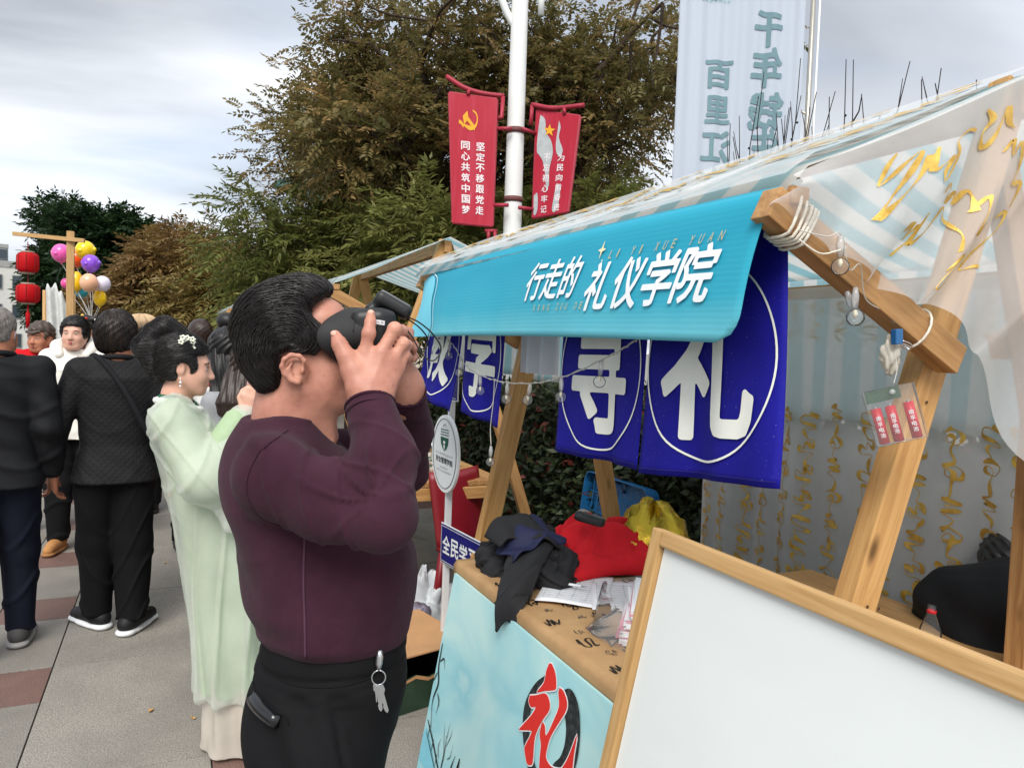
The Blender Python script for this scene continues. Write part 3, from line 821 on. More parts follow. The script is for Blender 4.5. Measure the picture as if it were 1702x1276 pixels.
cv = thing('paper_cover', (1.3, 1.7, TZ), 'brown kraft paper with black brush writing covering the stall table', 'table cover')
MB().slab(lambda u, v: cover(-0.05+0.73*u, 0.28+2.20*v), 40, 60, 0.0012).build('paper', M_KRAFT, cv, True)
rg = np.random.default_rng(5); mk = MB(); mg = MB()
for i in range(8):
    for j in range(26):
        a = 0.028+0.078*i+rg.uniform(-.012, .012)+(0.02 if j % 2 else 0); b = 0.34+0.082*j+rg.uniform(-.015, .015)
        if b > 2.42: continue
        big = (i+j) % 2 == 0; c = 0.060 if big else 0.034
        P = cursive(rg, 1, c, 1.6); s = [(a-q[1]*0.9-c*0.5+0.034, b-q[0]) for q in P]
        put_stroke(mk if big else mg, s, 0.0065 if big else 0.0030, lambda u, v: cover(u, v, 0.0028), 4, True, lambda t: 0.35+0.65*abs(math.sin(t*9)))
tag(mk.build('brush_writing', M_INK, cv), kind='stuff'); tag(mg.build('small_writing', M_INKG, cv), kind='stuff')

# sheets of paper, pen, bundle of booklets in a clear bag
def sheet_quad(name, c, w, l, rot, z, m, parent=None, lines=0, wav=0.004, label=None, cat=None):
    cs, sn = math.cos(rot), math.sin(rot)
    fn = lambda u, v, o=0.0: (c[0]+(u-.5)*w*cs-(v-.5)*l*sn, c[1]+(u-.5)*w*sn+(v-.5)*l*cs, z+o+wav*math.sin(u*5+v*3)+wav)
    t = thing(name, (c[0], c[1], z), label, cat) if label else None
    MB().slab(fn, 10, 10, 0.0012).build('sheet', m, t or parent, True)
    if lines:
        lb = MB()
        for k in range(lines):
            v = 0.12+0.78*k/lines; put_stroke(lb, [(0.08, v), (0.5, v), (0.92, v)], 0.006, lambda a, b: fn(a, b, 0.002), 5, False)
        for k in range(5):
            u = 0.08+0.84*k/4; put_stroke(lb, [(u, 0.12), (u, 0.5), (u, 0.88)], 0.005, lambda a, b: fn(a, b, 0.002), 5, False)
        lb.build('ruled_lines', mat('form_lines', (150, 156, 170), 0.8), t or parent)
        hw = MB(); r2 = np.random.default_rng(9)
        for k in range(5):
            u0 = 0.12+0.17*k; P = [(u0+0.02*i, 0.16+0.05*(k % 3)+r2.uniform(-.015, .015)) for i in range(6)]
            put_stroke(hw, P, 0.004, lambda a, b: fn(a, b, 0.0024), 3, True)
        tag(hw.build('handwriting', M_INK, t or parent), kind='stuff')
    return t
M_PAPER = mat('white_paper', (232, 232, 236), 0.8, 0.03, 8)
sheet_quad('sign_up_sheet', (1.19, 2.03), 0.21, 0.30, rad(-38), TZ+0.012, M_PAPER, None, 12, 0.003, 'white ruled sign-up sheet lying beside the red scarf', 'paper')
sheet_quad('paper_sheet', (1.31, 1.93), 0.21, 0.30, rad(-30), TZ+0.010, M_PAPER, None, 10, 0.003, 'white ruled sheet partly under the sign-up sheet', 'paper')
pen = thing('pen', (1.17, 2.02, TZ+0.03), 'slim white ballpoint pen on the sign-up sheet', 'pen')
pd = Vector((0.09, -0.10, 0.0)).normalized(); p0 = Vector((1.125, 2.085, TZ+0.030))
MB().tube([p0, p0+pd*0.105], 0.0042, 10).build('barrel', mat('white_plastic', (232, 234, 238), 0.3, 0.02, spec=0.5), pen, True)
MB().tube([p0+pd*0.105, p0+pd*0.122, p0+pd*0.128], [0.004, 0.0018, 0.0008], 8).build('tip', mat('pen_tip', (190, 192, 196), 0.3, metal=0.8), pen, True)
MB().box(p0+pd*0.012+Vector((0, 0, 0.0055)), (0.03, 0.003, 0.0015), Matrix.Rotation(math.atan2(pd.y, pd.x), 3, 'Z')).build('clip', M_PAPER, pen)
bk = thing('booklet_bundle', (1.22, 1.66, TZ), 'thick stack of white booklets in a clear plastic bag', 'booklets')
rg = np.random.default_rng(8)
for k in range(20):
    a = rad(-36+rg.uniform(-5, 5)); R = Matrix.Rotation(a, 3, 'Z'); z = TZ+0.010+0.0052*k
    MB().box((1.235+0.0016*k+rg.uniform(-.006, .006), 1.66-0.001*k+rg.uniform(-.006, .006), z), (0.20, 0.285, 0.0042), R).build('booklet', M_PAPER if k % 4 else mat('pink_edge', (214, 150, 164), 0.8), bk)
def bag(u, v):
    t = 2*PI*u; r = 1+0.02*math.sin(t*5+v*3)
    return (1.235+(0.165*math.cos(t)-0.02)*r*(1-0.12*v), 1.655+0.19*math.sin(t)*r*(1-0.12*v)-0.02, TZ+0.006+0.115*v+0.003*math.sin(t*5+v*3))
MB().grid(bag, 60, 8).build('plastic_bag', mat_glass('clear_film', (236, 238, 240), 0.10, 0.12), bk, True)
tail = lambda u, v: (1.05+0.09*u+0.006*math.sin(v*7), 1.60+0.14*v+0.008*math.sin(u*5), TZ+0.012+0.055*u*u+0.005*math.sin(v*6+u*4)**2)
MB().slab(tail, 14, 20, 0.0006).build('bag_opening', MATS['clear_film'], bk, True)

# heap of black jackets with a navy lining
def heap(name, ctr, rad3, fn_disp, m, parent, nu=150, nv=70, th=1.0):
    V = []; F = []
    for j in range(nv+1):
        ph = PI*0.5*j/nv*th
        for i in range(nu):
            a = 2*PI*i/nu; d = fn_disp(a, ph)
            V.append((ctr[0]+rad3[0]*math.sin(ph)*math.cos(a)*d, ctr[1]+rad3[1]*math.sin(ph)*math.sin(a)*d, ctr[2]+rad3[2]*math.cos(ph)*d))
    for j in range(nv):
        for i in range(nu): F.append((j*nu+i, (j+1)*nu+i, (j+1)*nu+(i+1) % nu, j*nu+(i+1) % nu))
    return obj(name, V, F, m, parent, True)
M_BLACKC = mat('black_fabric', (30, 30, 33), 0.8, 0.2, 18, 0.25, 260); M_NAVY = mat('navy_lining', (28, 32, 66), 0.7, 0.2, 18, 0.2, 260)
jk = thing('jacket_heap', (1.13, 2.26, TZ), 'crumpled black jackets with a navy lining on the table end', 'jacket')
def crumple(s, k=1.0):
    return lambda a, p: 1+k*(0.10*math.sin(3*a+s+2*math.sin(p*3))+0.07*math.sin(5*a-s*2+p*6)-0.13*math.exp(-(math.sin(2.5*a+s+p*3.1+1.5*math.sin(a*2))/.22)**2)-0.09*math.exp(-(math.sin(4*a-s*1.3-p*4.3+math.sin(p*5+s))/.2)**2)+0.05*math.exp(-(math.sin(3.5*a+p*5.5+s*2)/.25)**2)+0.02*math.sin(13*a+p*11+s))
heap('jacket', (1.13, 2.31, TZ+0.004), (0.15, 0.15, 0.155), crumple(0.4), M_BLACKC, jk)
heap('jacket', (1.16, 2.17, TZ+0.004), (0.125, 0.12, 0.115), crumple(2.2), M_BLACKC, jk)
def lining(u, v): return (1.00+0.22*u+0.012*math.sin(v*9), 2.11+0.15*v+0.05*u, TZ+0.095+0.055*math.sin(u*2.6)+0.045*v*math.sin(u*3)+0.012*math.sin(u*13+v*5))
MB().slab(lining, 24, 14, 0.006).build('lining', M_NAVY, jk, True)
def collar(u, v): return (0.99+0.20*u, 2.19+0.13*v-0.05*u+0.02*math.sin(u*6), TZ+0.125+0.055*math.sin(u*PI)*(0.5+v)+0.01*math.sin(u*11))
MB().slab(collar, 24, 10, 0.010).build('collar', M_BLACKC, jk, True)
sp = smooth_path([(1.13, 2.20, TZ+0.125), (1.04, 2.11, TZ+0.085), (0.985, 2.04, TZ+0.050), (0.945, 1.99, TZ+0.028), (0.922, 1.968, TZ-0.005), (0.918, 1.962, TZ-0.06)], 6)
def sleeve_f(u, v):
    k = v*(len(sp)-1); i = min(int(k), len(sp)-2); p = np.array(sp[i])*(1-(k-i))+np.array(sp[i+1])*(k-i); w = 0.125-0.055*v
    c = 0.022*math.sin(PI*u)-0.010*math.exp(-(math.sin(v*9+u*5)/.25)**2)
    return (p[0]+(u-.5)*w*0.72+0.3*c, p[1]-(u-.5)*w*0.70, p[2]+c+0.006*math.sin(u*9+v*4))
MB().slab(sleeve_f, 22, 40, 0.014).build('sleeve', M_BLACKC, jk, True)

# red scarf with fringe
M_RED = mat('red_wool', (214, 26, 38), 0.85, 0.12, 14, 0.25, 300)
sc = thing('red_scarf', (1.45, 2.20, TZ), 'bunched bright red fringed scarf on the brown paper', 'scarf')
def scarf(u, v):
    x = 1.17+0.50*u+0.02*math.sin(v*5); y = 2.06+0.30*v-0.06*(u-0.5)+0.03*math.sin(u*4)
    h = 0.19*math.sin(PI*min(1, u*1.02))**0.55*math.sin(PI*min(1, max(0, v)))**0.5
    h *= 1-0.30*u
    f = 0.020*math.sin(u*9+v*14)*math.sin(PI*v)+0.012*math.sin(u*4-v*25)*math.sin(PI*u)+0.03*math.exp(-((u-.22-.25*v)/.06)**2)*math.sin(PI*v)
    f -= 0.030*math.exp(-(math.sin(u*5.5+v*7+1.2*math.sin(v*6))/.16)**2)*math.sin(PI*v)*math.sin(PI*u)+0.022*math.exp(-(math.sin(u*9-v*6+2)/.14)**2)*math.sin(PI*v)*math.sin(PI*u)
    return (x, y, TZ+0.010+max(0.002, h+f))
MB().slab(scarf, 110, 80, 0.006).build('folded_cloth', M_RED, sc, True)
rg = np.random.default_rng(31); fr = MB()
for k in range(70):
    v = k/70; p = scarf(0.02, v); l = rg.uniform(0.05, 0.075); dx = -rg.uniform(0.5, 1.0)*l
    q = [(p[0]+0.012, p[1]+rg.uniform(-.004, .004), p[2]), (p[0]+dx*0.4, p[1]+rg.uniform(-.012, .012), max(TZ+0.014, p[2]-0.02)), (p[0]+dx, p[1]+rg.uniform(-.03, .02), TZ+0.013+rg.uniform(0, .008))]
    fr.tube(smooth_path(q, 3), 0.0024, 5)
fo = fr.build('fringe', M_RED, sc, True); tag(fo, kind='stuff')
cs = thing('black_case', (1.285, 2.12, TZ+0.2), 'small black rounded case lying on the red scarf', 'case')
Rc = Matrix.Rotation(rad(-35), 3, 'Z') @ Matrix.Rotation(rad(12), 3, 'Y')
b = MB(); n = 28
for j, (rr, zz) in enumerate(((0.6, -0.015), (0.95, -0.011), (1.0, 0), (0.95, 0.011), (0.6, 0.015))):
    for i in range(n):
        a = 2*PI*i/n; p = Vector((0.022*math.cos(a)*rr+(0.031 if math.cos(a) > 0 else -0.031), 0.022*math.sin(a)*rr, zz)); b.V.append(tuple(Rc @ p+Vector((1.285, 2.12, TZ+0.215))))
for j in range(4):
    for i in range(n): b.F.append((j*n+i, j*n+(i+1) % n, (j+1)*n+(i+1) % n, (j+1)*n+i))
b.F += [tuple(range(n-1, -1, -1)), tuple(4*n+i for i in range(n))]
b.build('shell', mat('matte_black_plastic', (34, 35, 38), 0.4, 0.08, spec=0.5), cs, True)
MB().box(Rc @ Vector((0.015, 0, 0.0155))+Vector((1.285, 2.12, TZ+0.215)), (0.006, 0.006, 0.001), Rc).build('emblem', mat('grey_mark', (120, 122, 126), 0.4), cs)
# gold foil bag
def foil(a, p): return 1+0.14*math.sin(4*a+1)+0.10*abs(math.sin(6*a+p*4))-0.08*abs(math.sin(9*a-p*7))+0.05*math.sin(15*a+p*9)
M_FOIL = mat('gold_foil', (214, 178, 60), 0.25, 0.15, 20, 0.6, 40, metal=0.75)
fb = thing('gold_bag', (1.62, 2.16, TZ), 'crumpled yellow gold foil bag behind the red scarf', 'bag')
heap('foil', (1.60, 2.20, TZ+0.004), (0.16, 0.16, 0.21), foil, M_FOIL, fb, 26, 9)

# ------------------------------------------------------------------ light-blue poster board leaning on the table front
PT, PB = Vector((0.925, 0, 0.775)), Vector((0.79, 0, 0.0))
def pst(a, b, off=0.0):
    """a metres along the street from the far end towards the camera, b metres up the board"""
    d = (PT-PB); Ln = d.length; d = d/Ln; nrm = Vector((-d.z, 0, d.x))
    p = PB+d*b+nrm*off; return (p.x, 2.435-a, p.z)
def _poster():
    t = NT('pale_blue_poster'); v = t.coord('Object', (1, 0.8, 1)); n = t.noise(v, 2.6, 3, 0.5, 0.8)
    col = t.ramp(n, (0.35, L3((196, 230, 228))), (0.5, L3((172, 220, 224))), (0.62, L3((150, 208, 218))), (0.72, L3((190, 226, 226))))
    return t.done(t.bsdf(col, 0.5, 0.35))
ps = thing('poster_board', (0.8, 1.8, 0), 'pale blue poster board with a red brush character leaning on the table', 'poster board')
pl = (PT-PB).length
MB().slab(lambda u, v: pst(1.62*u, 0.002+(pl-0.004)*v, -0.006), 8, 8, 0.010).build('board', _poster(), ps)
CX, CY = 0.805, 0.60
rk = MB()
RING = [[(0.7355, 0.7266), (0.6954, 0.6908), (0.6677, 0.6469), (0.6566, 0.6049), (0.6692, 0.5559), (0.6971, 0.5122), (0.7325, 0.4801), (0.7632, 0.4655), (0.8088, 0.4691), (0.8017, 0.4862), (0.7721, 0.5009), (0.7384, 0.5236), (0.7113, 0.5539), (0.6978, 0.5886), (0.6967, 0.6294), (0.7098, 0.6732), (0.7371, 0.7147)],
        [(0.8338, 0.7299), (0.8611, 0.7452), (0.8932, 0.7381), (0.9189, 0.7151), (0.9377, 0.6755), (0.9472, 0.6322), (0.9455, 0.592), (0.9312, 0.5476), (0.8881, 0.5069), (0.8500, 0.4900), (0.8482, 0.5453), (0.8725, 0.5769), (0.883, 0.6114), (0.8778, 0.6496), (0.8606, 0.6766), (0.8431, 0.6982)]]
for P in RING: put_poly(rk, [tuple(p) for p in smooth_path(P+[P[0]], 3)][:-1], lambda a, b: pst(a, b, 0.0016))
def _inkring():
    t = NT('brush_ring_ink'); v = t.coord('Object'); nn = t.noise(v, 60, 4, 0.7); col = t.ramp(nn, (0.35, L3((26, 28, 30))), (0.7, L3((66, 72, 74)))); return t.done(t.bsdf(col, 0.7, 0.2))
rk.build('ink_ring', _inkring(), ps)
# red brush character: hand drawn strokes in a 0..1 box (x right, y up)
RS = [[(0.7447, 0.7615), (0.7594, 0.7658), (0.7846, 0.7514), (0.7993, 0.7271), (0.7964, 0.7137), (0.7503, 0.6907), (0.7109, 0.6705), (0.7369, 0.7068), (0.7375, 0.7383)],
      [(0.6785, 0.6468), (0.7137, 0.6638), (0.7524, 0.6854), (0.7773, 0.681), (0.7895, 0.659), (0.7658, 0.6205), (0.7484, 0.5813), (0.7457, 0.5552), (0.7567, 0.5051), (0.7452, 0.4914), (0.7292, 0.4877), (0.7128, 0.5011), (0.7019, 0.5177), (0.7183, 0.5542), (0.7185, 0.57), (0.658, 0.5425), (0.6662, 0.5577), (0.704, 0.6041), (0.7196, 0.6334), (0.696, 0.6227), (0.6783, 0.6307)],
      [(0.8159, 0.7282), (0.8374, 0.7284), (0.8618, 0.7125), (0.8644, 0.6901), (0.8433, 0.6508), (0.8185, 0.6031), (0.8127, 0.5702), (0.8155, 0.5476), (0.8435, 0.5413), (0.8765, 0.5514), (0.895, 0.5654), (0.9142, 0.6069), (0.9299, 0.6632), (0.9334, 0.6167), (0.9382, 0.574), (0.9273, 0.5427), (0.8731, 0.4986), (0.8111, 0.4793), (0.7955, 0.501), (0.7857, 0.5324), (0.7797, 0.5628), (0.7646, 0.583), (0.7652, 0.614), (0.7822, 0.6129), (0.796, 0.5952), (0.816, 0.641), (0.8294, 0.6861), (0.8157, 0.713)]]
wb_ = MB(); rb_ = MB()
for st_ in RS:
    sm = [tuple(p) for p in smooth_path(st_+[st_[0]], 3)][:-1]
    c = np.mean(np.array(sm), 0)
    out = []
    m_ = len(sm)
    for i, p in enumerate(sm):
        d = np.array(sm[(i+1) % m_])-np.array(sm[i-1]); d = d/(np.linalg.norm(d)+1e-9); out.append((p[0]-d[1]*0.0035, p[1]+d[0]*0.0035))
    f_ = lambda o: (lambda x, y: pst(x, y, o))
    put_poly(wb_, out, f_(0.0026)); put_poly(rb_, sm, f_(0.0036))
wb_.build('character_outline', M_PRINTW, ps); rb_.build('red_character', mat('red_print', (222, 44, 36), 0.55, 0.04), ps)
# small ink landscape at the far lower corner: willow, bridge, pagoda roof
il = MB(); rg = np.random.default_rng(2)
pz = lambda a, b: pst(a, b+0.14, 0.0018)
for P, w in (([(.02, .40), (.025, .32), (.05, .27), (.03, .20), (.06, .12)], .010), ([(.03, .34), (.06, .36), (.08, .33)], .006), ([(.025, .30), (.0, .25)], .006), ([(.06, .24), (.085, .22), (.08, .18)], .007),
             ([(.02, .13), (.10, .09), (.20, .03), (.26, -.0)], .009), ([(.03, .09), (.11, .05), (.19, .005)], .006), ([(.05, .125), (.05, .075)], .005), ([(.10, .10), (.10, .05)], .005), ([(.15, .075), (.15, .03)], .005),
             ([(.20, .03), (.205, .10), (.20, .16)], .007), ([(.203, .10), (.18, .15), (.165, .19)], .003), ([(.203, .12), (.23, .17), (.235, .20)], .003), ([(.20, .14), (.21, .21)], .003), ([(.17, .07), (.15, .10), (.16, .13)], .004), ([(.235, .10), (.255, .12), (.26, .16)], .003),
             ([(.27, .02), (.275, .09), (.29, .14)], .008), ([(.29, .05), (.31, .09), (.325, .15)], .009), ([(.325, .15), (.328, .05), (.33, .0)], .012), ([(.52, .02), (.54, .04), (.53, .06)], .004)):
    put_stroke(il, P, w, pz, 5)
il.build('ink_landscape', M_INK, ps)
hb = MB(); put_poly(hb, [(.27, 0.004), (.275, .08), (.30, .06), (.325, .14), (.33, 0.004)], lambda a, b: pst(a, b+0.14, 0.0012)); hb.build('ink_roof', mat('ink_wash', (140, 132, 118), 0.8, 0.2, 40), ps)
wb2 = MB(); put_poly(wb2, [(0.004, .004), (0.004, .10), (.02, .12), (.10, .085), (.19, .02), (.20, 0.004)], lambda a, b: pst(a, b+0.12, 0.0010)); wb2.build('water_wash', mat('cyan_wash', (130, 200, 216), 0.6, 0.1, 9), ps)

# ------------------------------------------------------------------ framed whiteboard in front
WT, WB = Vector((0.752, 0, 1.285)), Vector((0.470, 0, 0.0))
wd = (WT-WB).normalized(); wnr = Vector((-wd.z, 0, wd.x)); WL = (WT-WB).length
def wbp(y, b, off=0.0): p = WB+wd*b+wnr*off; return Vector((p.x, y, p.z))
wbo = thing('whiteboard', (0.47, 0.5, 0), 'blank whiteboard in a pine frame leaning at the lower right', 'whiteboard')
MB().slab(lambda u, v: wbp(0.0+0.99*u, 0.012+(WL-0.024)*v, -0.004), 4, 4, 0.008).build('white_panel', mat('whiteboard_face', (222, 227, 226), 0.30, 0.03, 2.2, 0.05, 9, spec=0.45, stretch=(1, 0.5, 2.2)), wbo)
beam('frame_bar', wbp(1.006, 0.0), wbp(1.006, WL), 0.026, 0.022, W_FRAME, wbo, (0, 1, 0))
beam('frame_bar', wbp(-0.015, 0.0), wbp(-0.015, WL), 0.026, 0.022, W_FRAME, wbo, (0, 1, 0))
beam('frame_bar', wbp(-0.002, WL-0.013), wbp(0.993, WL-0.013), 0.022, 0.026, W_FRAME, wbo, tuple(wnr))
beam('frame_bar', wbp(-0.002, 0.013), wbp(0.993, 0.013), 0.022, 0.026, W_FRAME, wbo, tuple(wnr))
# post at the right edge and a drink bottle behind the board
tag(beam('wooden_post', (1.99, 1.135, 0), (1.985, 1.135, 1.62), 0.06, 0.05, W_MID, None, (1, 0, 0)), 'upright wooden post at the right edge of the picture', 'post')
bo = thing('plastic_bottle', (1.80, 1.25, TZ), 'clear plastic bottle with a red neck ring behind the whiteboard', 'bottle')
MT = Matrix.Translation((1.79, 1.245, TZ-0.002)) @ Matrix.Scale(0.8, 4)
MB().lathe([(0.001, 0), (0.03, 0.002), (0.033, 0.02), (0.033, 0.11), (0.030, 0.125), (0.014, 0.165), (0.0125, 0.185), (0.0125, 0.196), (0.0, 0.197)], 24, MT).build('bottle_body', mat_glass('bottle_plastic', (225, 235, 238), 0.05, 0.04), bo, True)
MB().lathe([(0.0135, 0.172), (0.0145, 0.173), (0.0145, 0.181), (0.0135, 0.182)], 24, MT).build('neck_ring', mat('red_plastic', (196, 24, 40), 0.35, 0.05, spec=0.5), bo, True)
tag(beam('side_table', (1.95, 0.5, TZ-0.02), (1.95, 2.0, TZ-0.02), 0.45, 0.03, W_MID, None, (1, 0, 0)), 'plain plank table behind the whiteboard under the drink bottle', 'table')

# ------------------------------------------------------------------ string lights, battery box, clip
M_WIRE = mat_glass('clear_wire', (225, 222, 212), 0.55, 0.3); M_BULB = mat_glass('clear_bulb', (240, 244, 244), 0.09, 0.05); M_STEM = mat_glass('bulb_stem', (230, 232, 232), 0.35, 0.15)
sl = thing('string_lights', (0.95, 1.9, 1.5), 'clear wire string of small round bulbs under the eave', 'string lights')
def bulb(p, d=(0, 0, -1), r=0.0150, par=None):
    p = Vector(p); d = Vector(d).normalized()
    g = MB().sphere(p+d*0.052, r, 16, 12)
    bo = g.build('bulb', M_BULB, par or sl, True)
    MB().tube([p, p+d*0.015, p+d*0.036], [0.004, 0.0065, 0.0055], 10).build('stem', M_STEM, bo, True)
    MB().sphere(p+d*0.045, (0.004, 0.004, 0.008), 8, 6).build('filament', mat('led_core', (214, 206, 180), 0.4), bo, True)
wp = smooth_path([(0.94, 2.62, 1.60), (0.94, 2.545, 1.575), (0.935, 2.389, 1.505), (0.935, 2.153, 1.475), (0.935, 1.896, 1.480), (0.935, 1.688, 1.512), (0.93, 1.464, 1.572), (0.93, 1.36, 1.61)], 8)
wp2 = [Vector(p)+Vector((0.0035*math.sin(i*2.1), 0.0, 0.0035*math.cos(i*2.1))) for i, p in enumerate(wp)]
MB().tube(wp, 0.0015, 6).build('wire', M_WIRE, sl, True); MB().tube(wp2, 0.0013, 6).build('wire', M_WIRE, sl, True)
for i, d in ((3, (0, .2, -1)), (13, (0, .5, -1)), (20, (0, -.1, -1)), (27, (0, .1, -1)), (32, (0, .35, -1)), (39, (0, 0, -1)), (46, (0, 0.1, -1))): bulb(wp[min(i, len(wp)-1)], d)
hp = smooth_path([(0.945, 2.18, 1.478), (0.945, 2.185, 1.40), (0.945, 2.20, 1.32), (0.945, 2.19, 1.26)], 6)
MB().tube(hp, 0.0015, 6).build('wire', M_WIRE, sl, True); bulb(hp[-1], (0, 0.05, -1), 0.014)
for p, d in (((1.035, 0.925, 1.79), (0.05, 0, -1)), ((1.083, 0.93, 1.706), (0.05, 0, -1)), ((1.085, 0.95, 1.70), (0.6, 0, -1))): bulb(p, d)
MB().tube(smooth_path([(0.94, 0.925, 1.79), (1.00, 0.922, 1.785), (1.035, 0.925, 1.792), (1.06, 0.925, 1.735), (1.085, 0.925, 1.745), (1.12, 0.94, 1.69), (1.18, 0.95, 1.67), (1.212, 0.95, 1.65)], 6), 0.0014, 6).build('wire', M_WIRE, sl, True)
bx = thing('battery_box', (1.207, 0.93, 1.48), 'clear battery box with three red batteries hanging by a thread', 'battery box')
Rb = Matrix.Rotation(rad(-44), 3, 'Z') @ Matrix.Rotation(rad(-17), 3, 'Y')
bc0 = Vector((1.207, 0.935, 1.482)); BS = 1.28
MB().box(bc0, (0.068*BS, 0.019*BS, 0.080*BS), Rb, 0.002).build('case', mat_glass('clear_case', (232, 236, 236), 0.10, 0.08), bx)
for k, x in enumerate((-0.022, -0.003, 0.021)):
    c = bc0+Rb*BS @ Vector((x, 0, -0.012)); d = Rb @ Vector((0, 0, 1))
    bt = MB().tube([c-d*0.033*1, c+d*0.033], 0.0092, 14).build('battery', mat('battery_red', (200, 22, 48), 0.35, 0.06, spec=0.5), bx, True)
    MB().tube([c+d*0.033, c+d*0.037], 0.0025, 8).build('terminal', mat('steel', (196, 198, 202), 0.25, 0.05, metal=0.9), bt)
    tp = MB(); q = Rb @ Vector((0, -1, 0)); xx = Rb @ Vector((1, 0, 0))
    for j, ch in enumerate('南孚电池'): put_text(tp, ch, lambda a, b: c+q*0.0097+xx*a+d*b, 0, 0.015-0.0105*j*(1 if k != 1 else 0.9), 0.0085, 0.0085, 0.01)
    tp.build('print', M_PRINTW, bt)
    MB().tube([c-d*0.026+q*0.0+Vector((0, 0, 0))]+[c-d*(0.026+0.0012*j)+xx*0.005*math.cos(j*1.6)+q*0.005*math.sin(j*1.6) for j in range(1, 8)], 0.0006, 5).build('spring', MATS['steel'], bx, True)
MB().box(bc0+Rb*BS @ Vector((-0.008, 0.002, 0.031)), (0.046*BS, 0.003, 0.018*BS), Rb).build('circuit_board', mat('circuit_green', (52, 84, 62), 0.5, 0.25, 200), bx)
MB().tube([bc0+Rb*BS @ Vector((0.004, -0.006, 0.033)), bc0+Rb*BS @ Vector((0.004, -0.011, 0.033))], 0.005, 14).build('switch', M_STEM, bx, True)
MB().tube([bc0+Rb*BS @ Vector((0.01, 0, 0.044)), (1.213, 0.94, 1.56), (1.212, 0.945, 1.60)], 0.0009, 5).build('thread', M_WIRE, bx)
cl = thing('binder_clip', (1.214, 0.94, 1.60), 'blue binder clip gripping organza under the strut', 'clip')
MB().box((1.214, 0.945, 1.625), (0.019, 0.012, 0.028), Matrix.Rotation(rad(-6), 3, 'Y'), 0.002).build('body', mat('blue_steel', (42, 98, 150), 0.35, 0.06, spec=0.5), cl)
for s in (-1, 1): MB().tube(smooth_path([(1.222, 0.945+0.006*s, 1.618), (1.240, 0.943+0.008*s, 1.612), (1.248, 0.943, 1.602), (1.238, 0.943-0.006*s, 1.608), (1.222, 0.945-0.003*s, 1.614)], 5), 0.0012, 6).build('wire_handle', MATS['steel'], cl, True)
def puff(a, p): return 1+0.25*math.sin(3*a+p*4)+0.15*math.sin(7*a-p*5)
heap('gathered_cloth', (1.222, 0.962, 1.592), (0.020, 0.012, 0.030), puff, mat_sheer('organza_gather', (238, 234, 222), 0.75), cl, 30, 14, 2.0)

# ------------------------------------------------------------------ round sign and blue street sign on a white post
sg = thing('college_sign', (1.18, 3.2, 0), 'white oval college sign with a green crest on a white post', 'sign')
SY = 3.2
beam('post', (1.176, SY+0.012, 0.0), (1.183, SY+0.012, 1.62), 0.030, 0.020, mat('white_paint', (222, 224, 226), 0.45, 0.04), sg, (1, 0, 0))
sc_ = Vector((1.154, SY, 1.083)); n = 48
def ell(rx, rz, y0, y1, name, m, par, s=0.0):
    V = []; ax = Vector((0, -1, 0))      # the disc faces the walkway
    for y in (y0, y1):
        for k in range(n): V.append(sc_+ax*rx*math.cos(2*PI*k/n)+Vector((0, 0, rz*math.sin(2*PI*k/n)))+Vector((1, 0, 0))*y)
    F = [tuple(range(n)), tuple(range(2*n-1, n-1, -1))]+[(k, k+n, (k+1) % n+n, (k+1) % n) for k in range(n)]
    return obj(name, V, F, m, par)
def sgp(o): return lambda a, b: sc_+Vector((0, -1, 0))*a*2.02+Vector((0, 0, b))+Vector((-1, 0, 0))*o
ell(0.178, 0.178, 0.006, -0.006, 'disc', M_PRINTW, sg)
r_ = MB(); put_stroke(r_, [(0.078*math.cos(2*PI*k/n), 0.160*math.sin(2*PI*k/n)) for k in range(n+1)], 0.003, sgp(0.0075), 1, False); r_.build('black_rim', M_INK, sg)
M_GREEN = mat('crest_green', (28, 92, 74), 0.6, 0.05)
cr = MB(); put_poly(cr, [(-.027, .075), (.027, .075), (.024, .045), (.012, .022), (0, .012), (-.012, .022), (-.024, .045)], sgp(0.0075))
for k in range(3): put_poly(cr, [(-.027, .082+.012*k), (.027, .086+.012*k), (.027, .090+.012*k), (-.027, .087+.012*k)], sgp(0.0075))
put_stroke(cr, [(-.012, .122), (0, .135), (.012, .122)], .004, sgp(.0075), 5)
cr.build('green_crest', M_GREEN, sg)
cw = MB(); put_poly(cw, [(0.008*math.cos(k*PI/6), .052+.008*math.sin(k*PI/6)) for k in range(12)], sgp(0.0085)); put_poly(cw, [(-.006, .04), (.006, .04), (.002, .018), (-.002, .018)], sgp(.0085)); cw.build('crest_detail', M_PRINTW, sg)
st_ = MB(); put_text(st_, '安全管理学院', sgp(0.0075), 0, -0.032, 0.112, 0.028, 0.02); st_.build('sign_text', mat('dark_print', (52, 56, 64), 0.6), sg)
st2 = MB()
for k, ch in enumerate('浙江安防职业技术学院'[:9]): put_text(st2, ch, sgp(0.0075), -0.052+0.013*k, -0.004, 0.009, 0.010)
put_text(st2, 'COLLEGE OF', sgp(0.0075), 0, -0.066, 0.05, 0.007); put_text(st2, 'SAFETY MANAGEMENT', sgp(0.0075), 0, -0.082, 0.10, 0.007)
st2.build('small_text', mat('grey_print', (120, 124, 130), 0.6), sg)
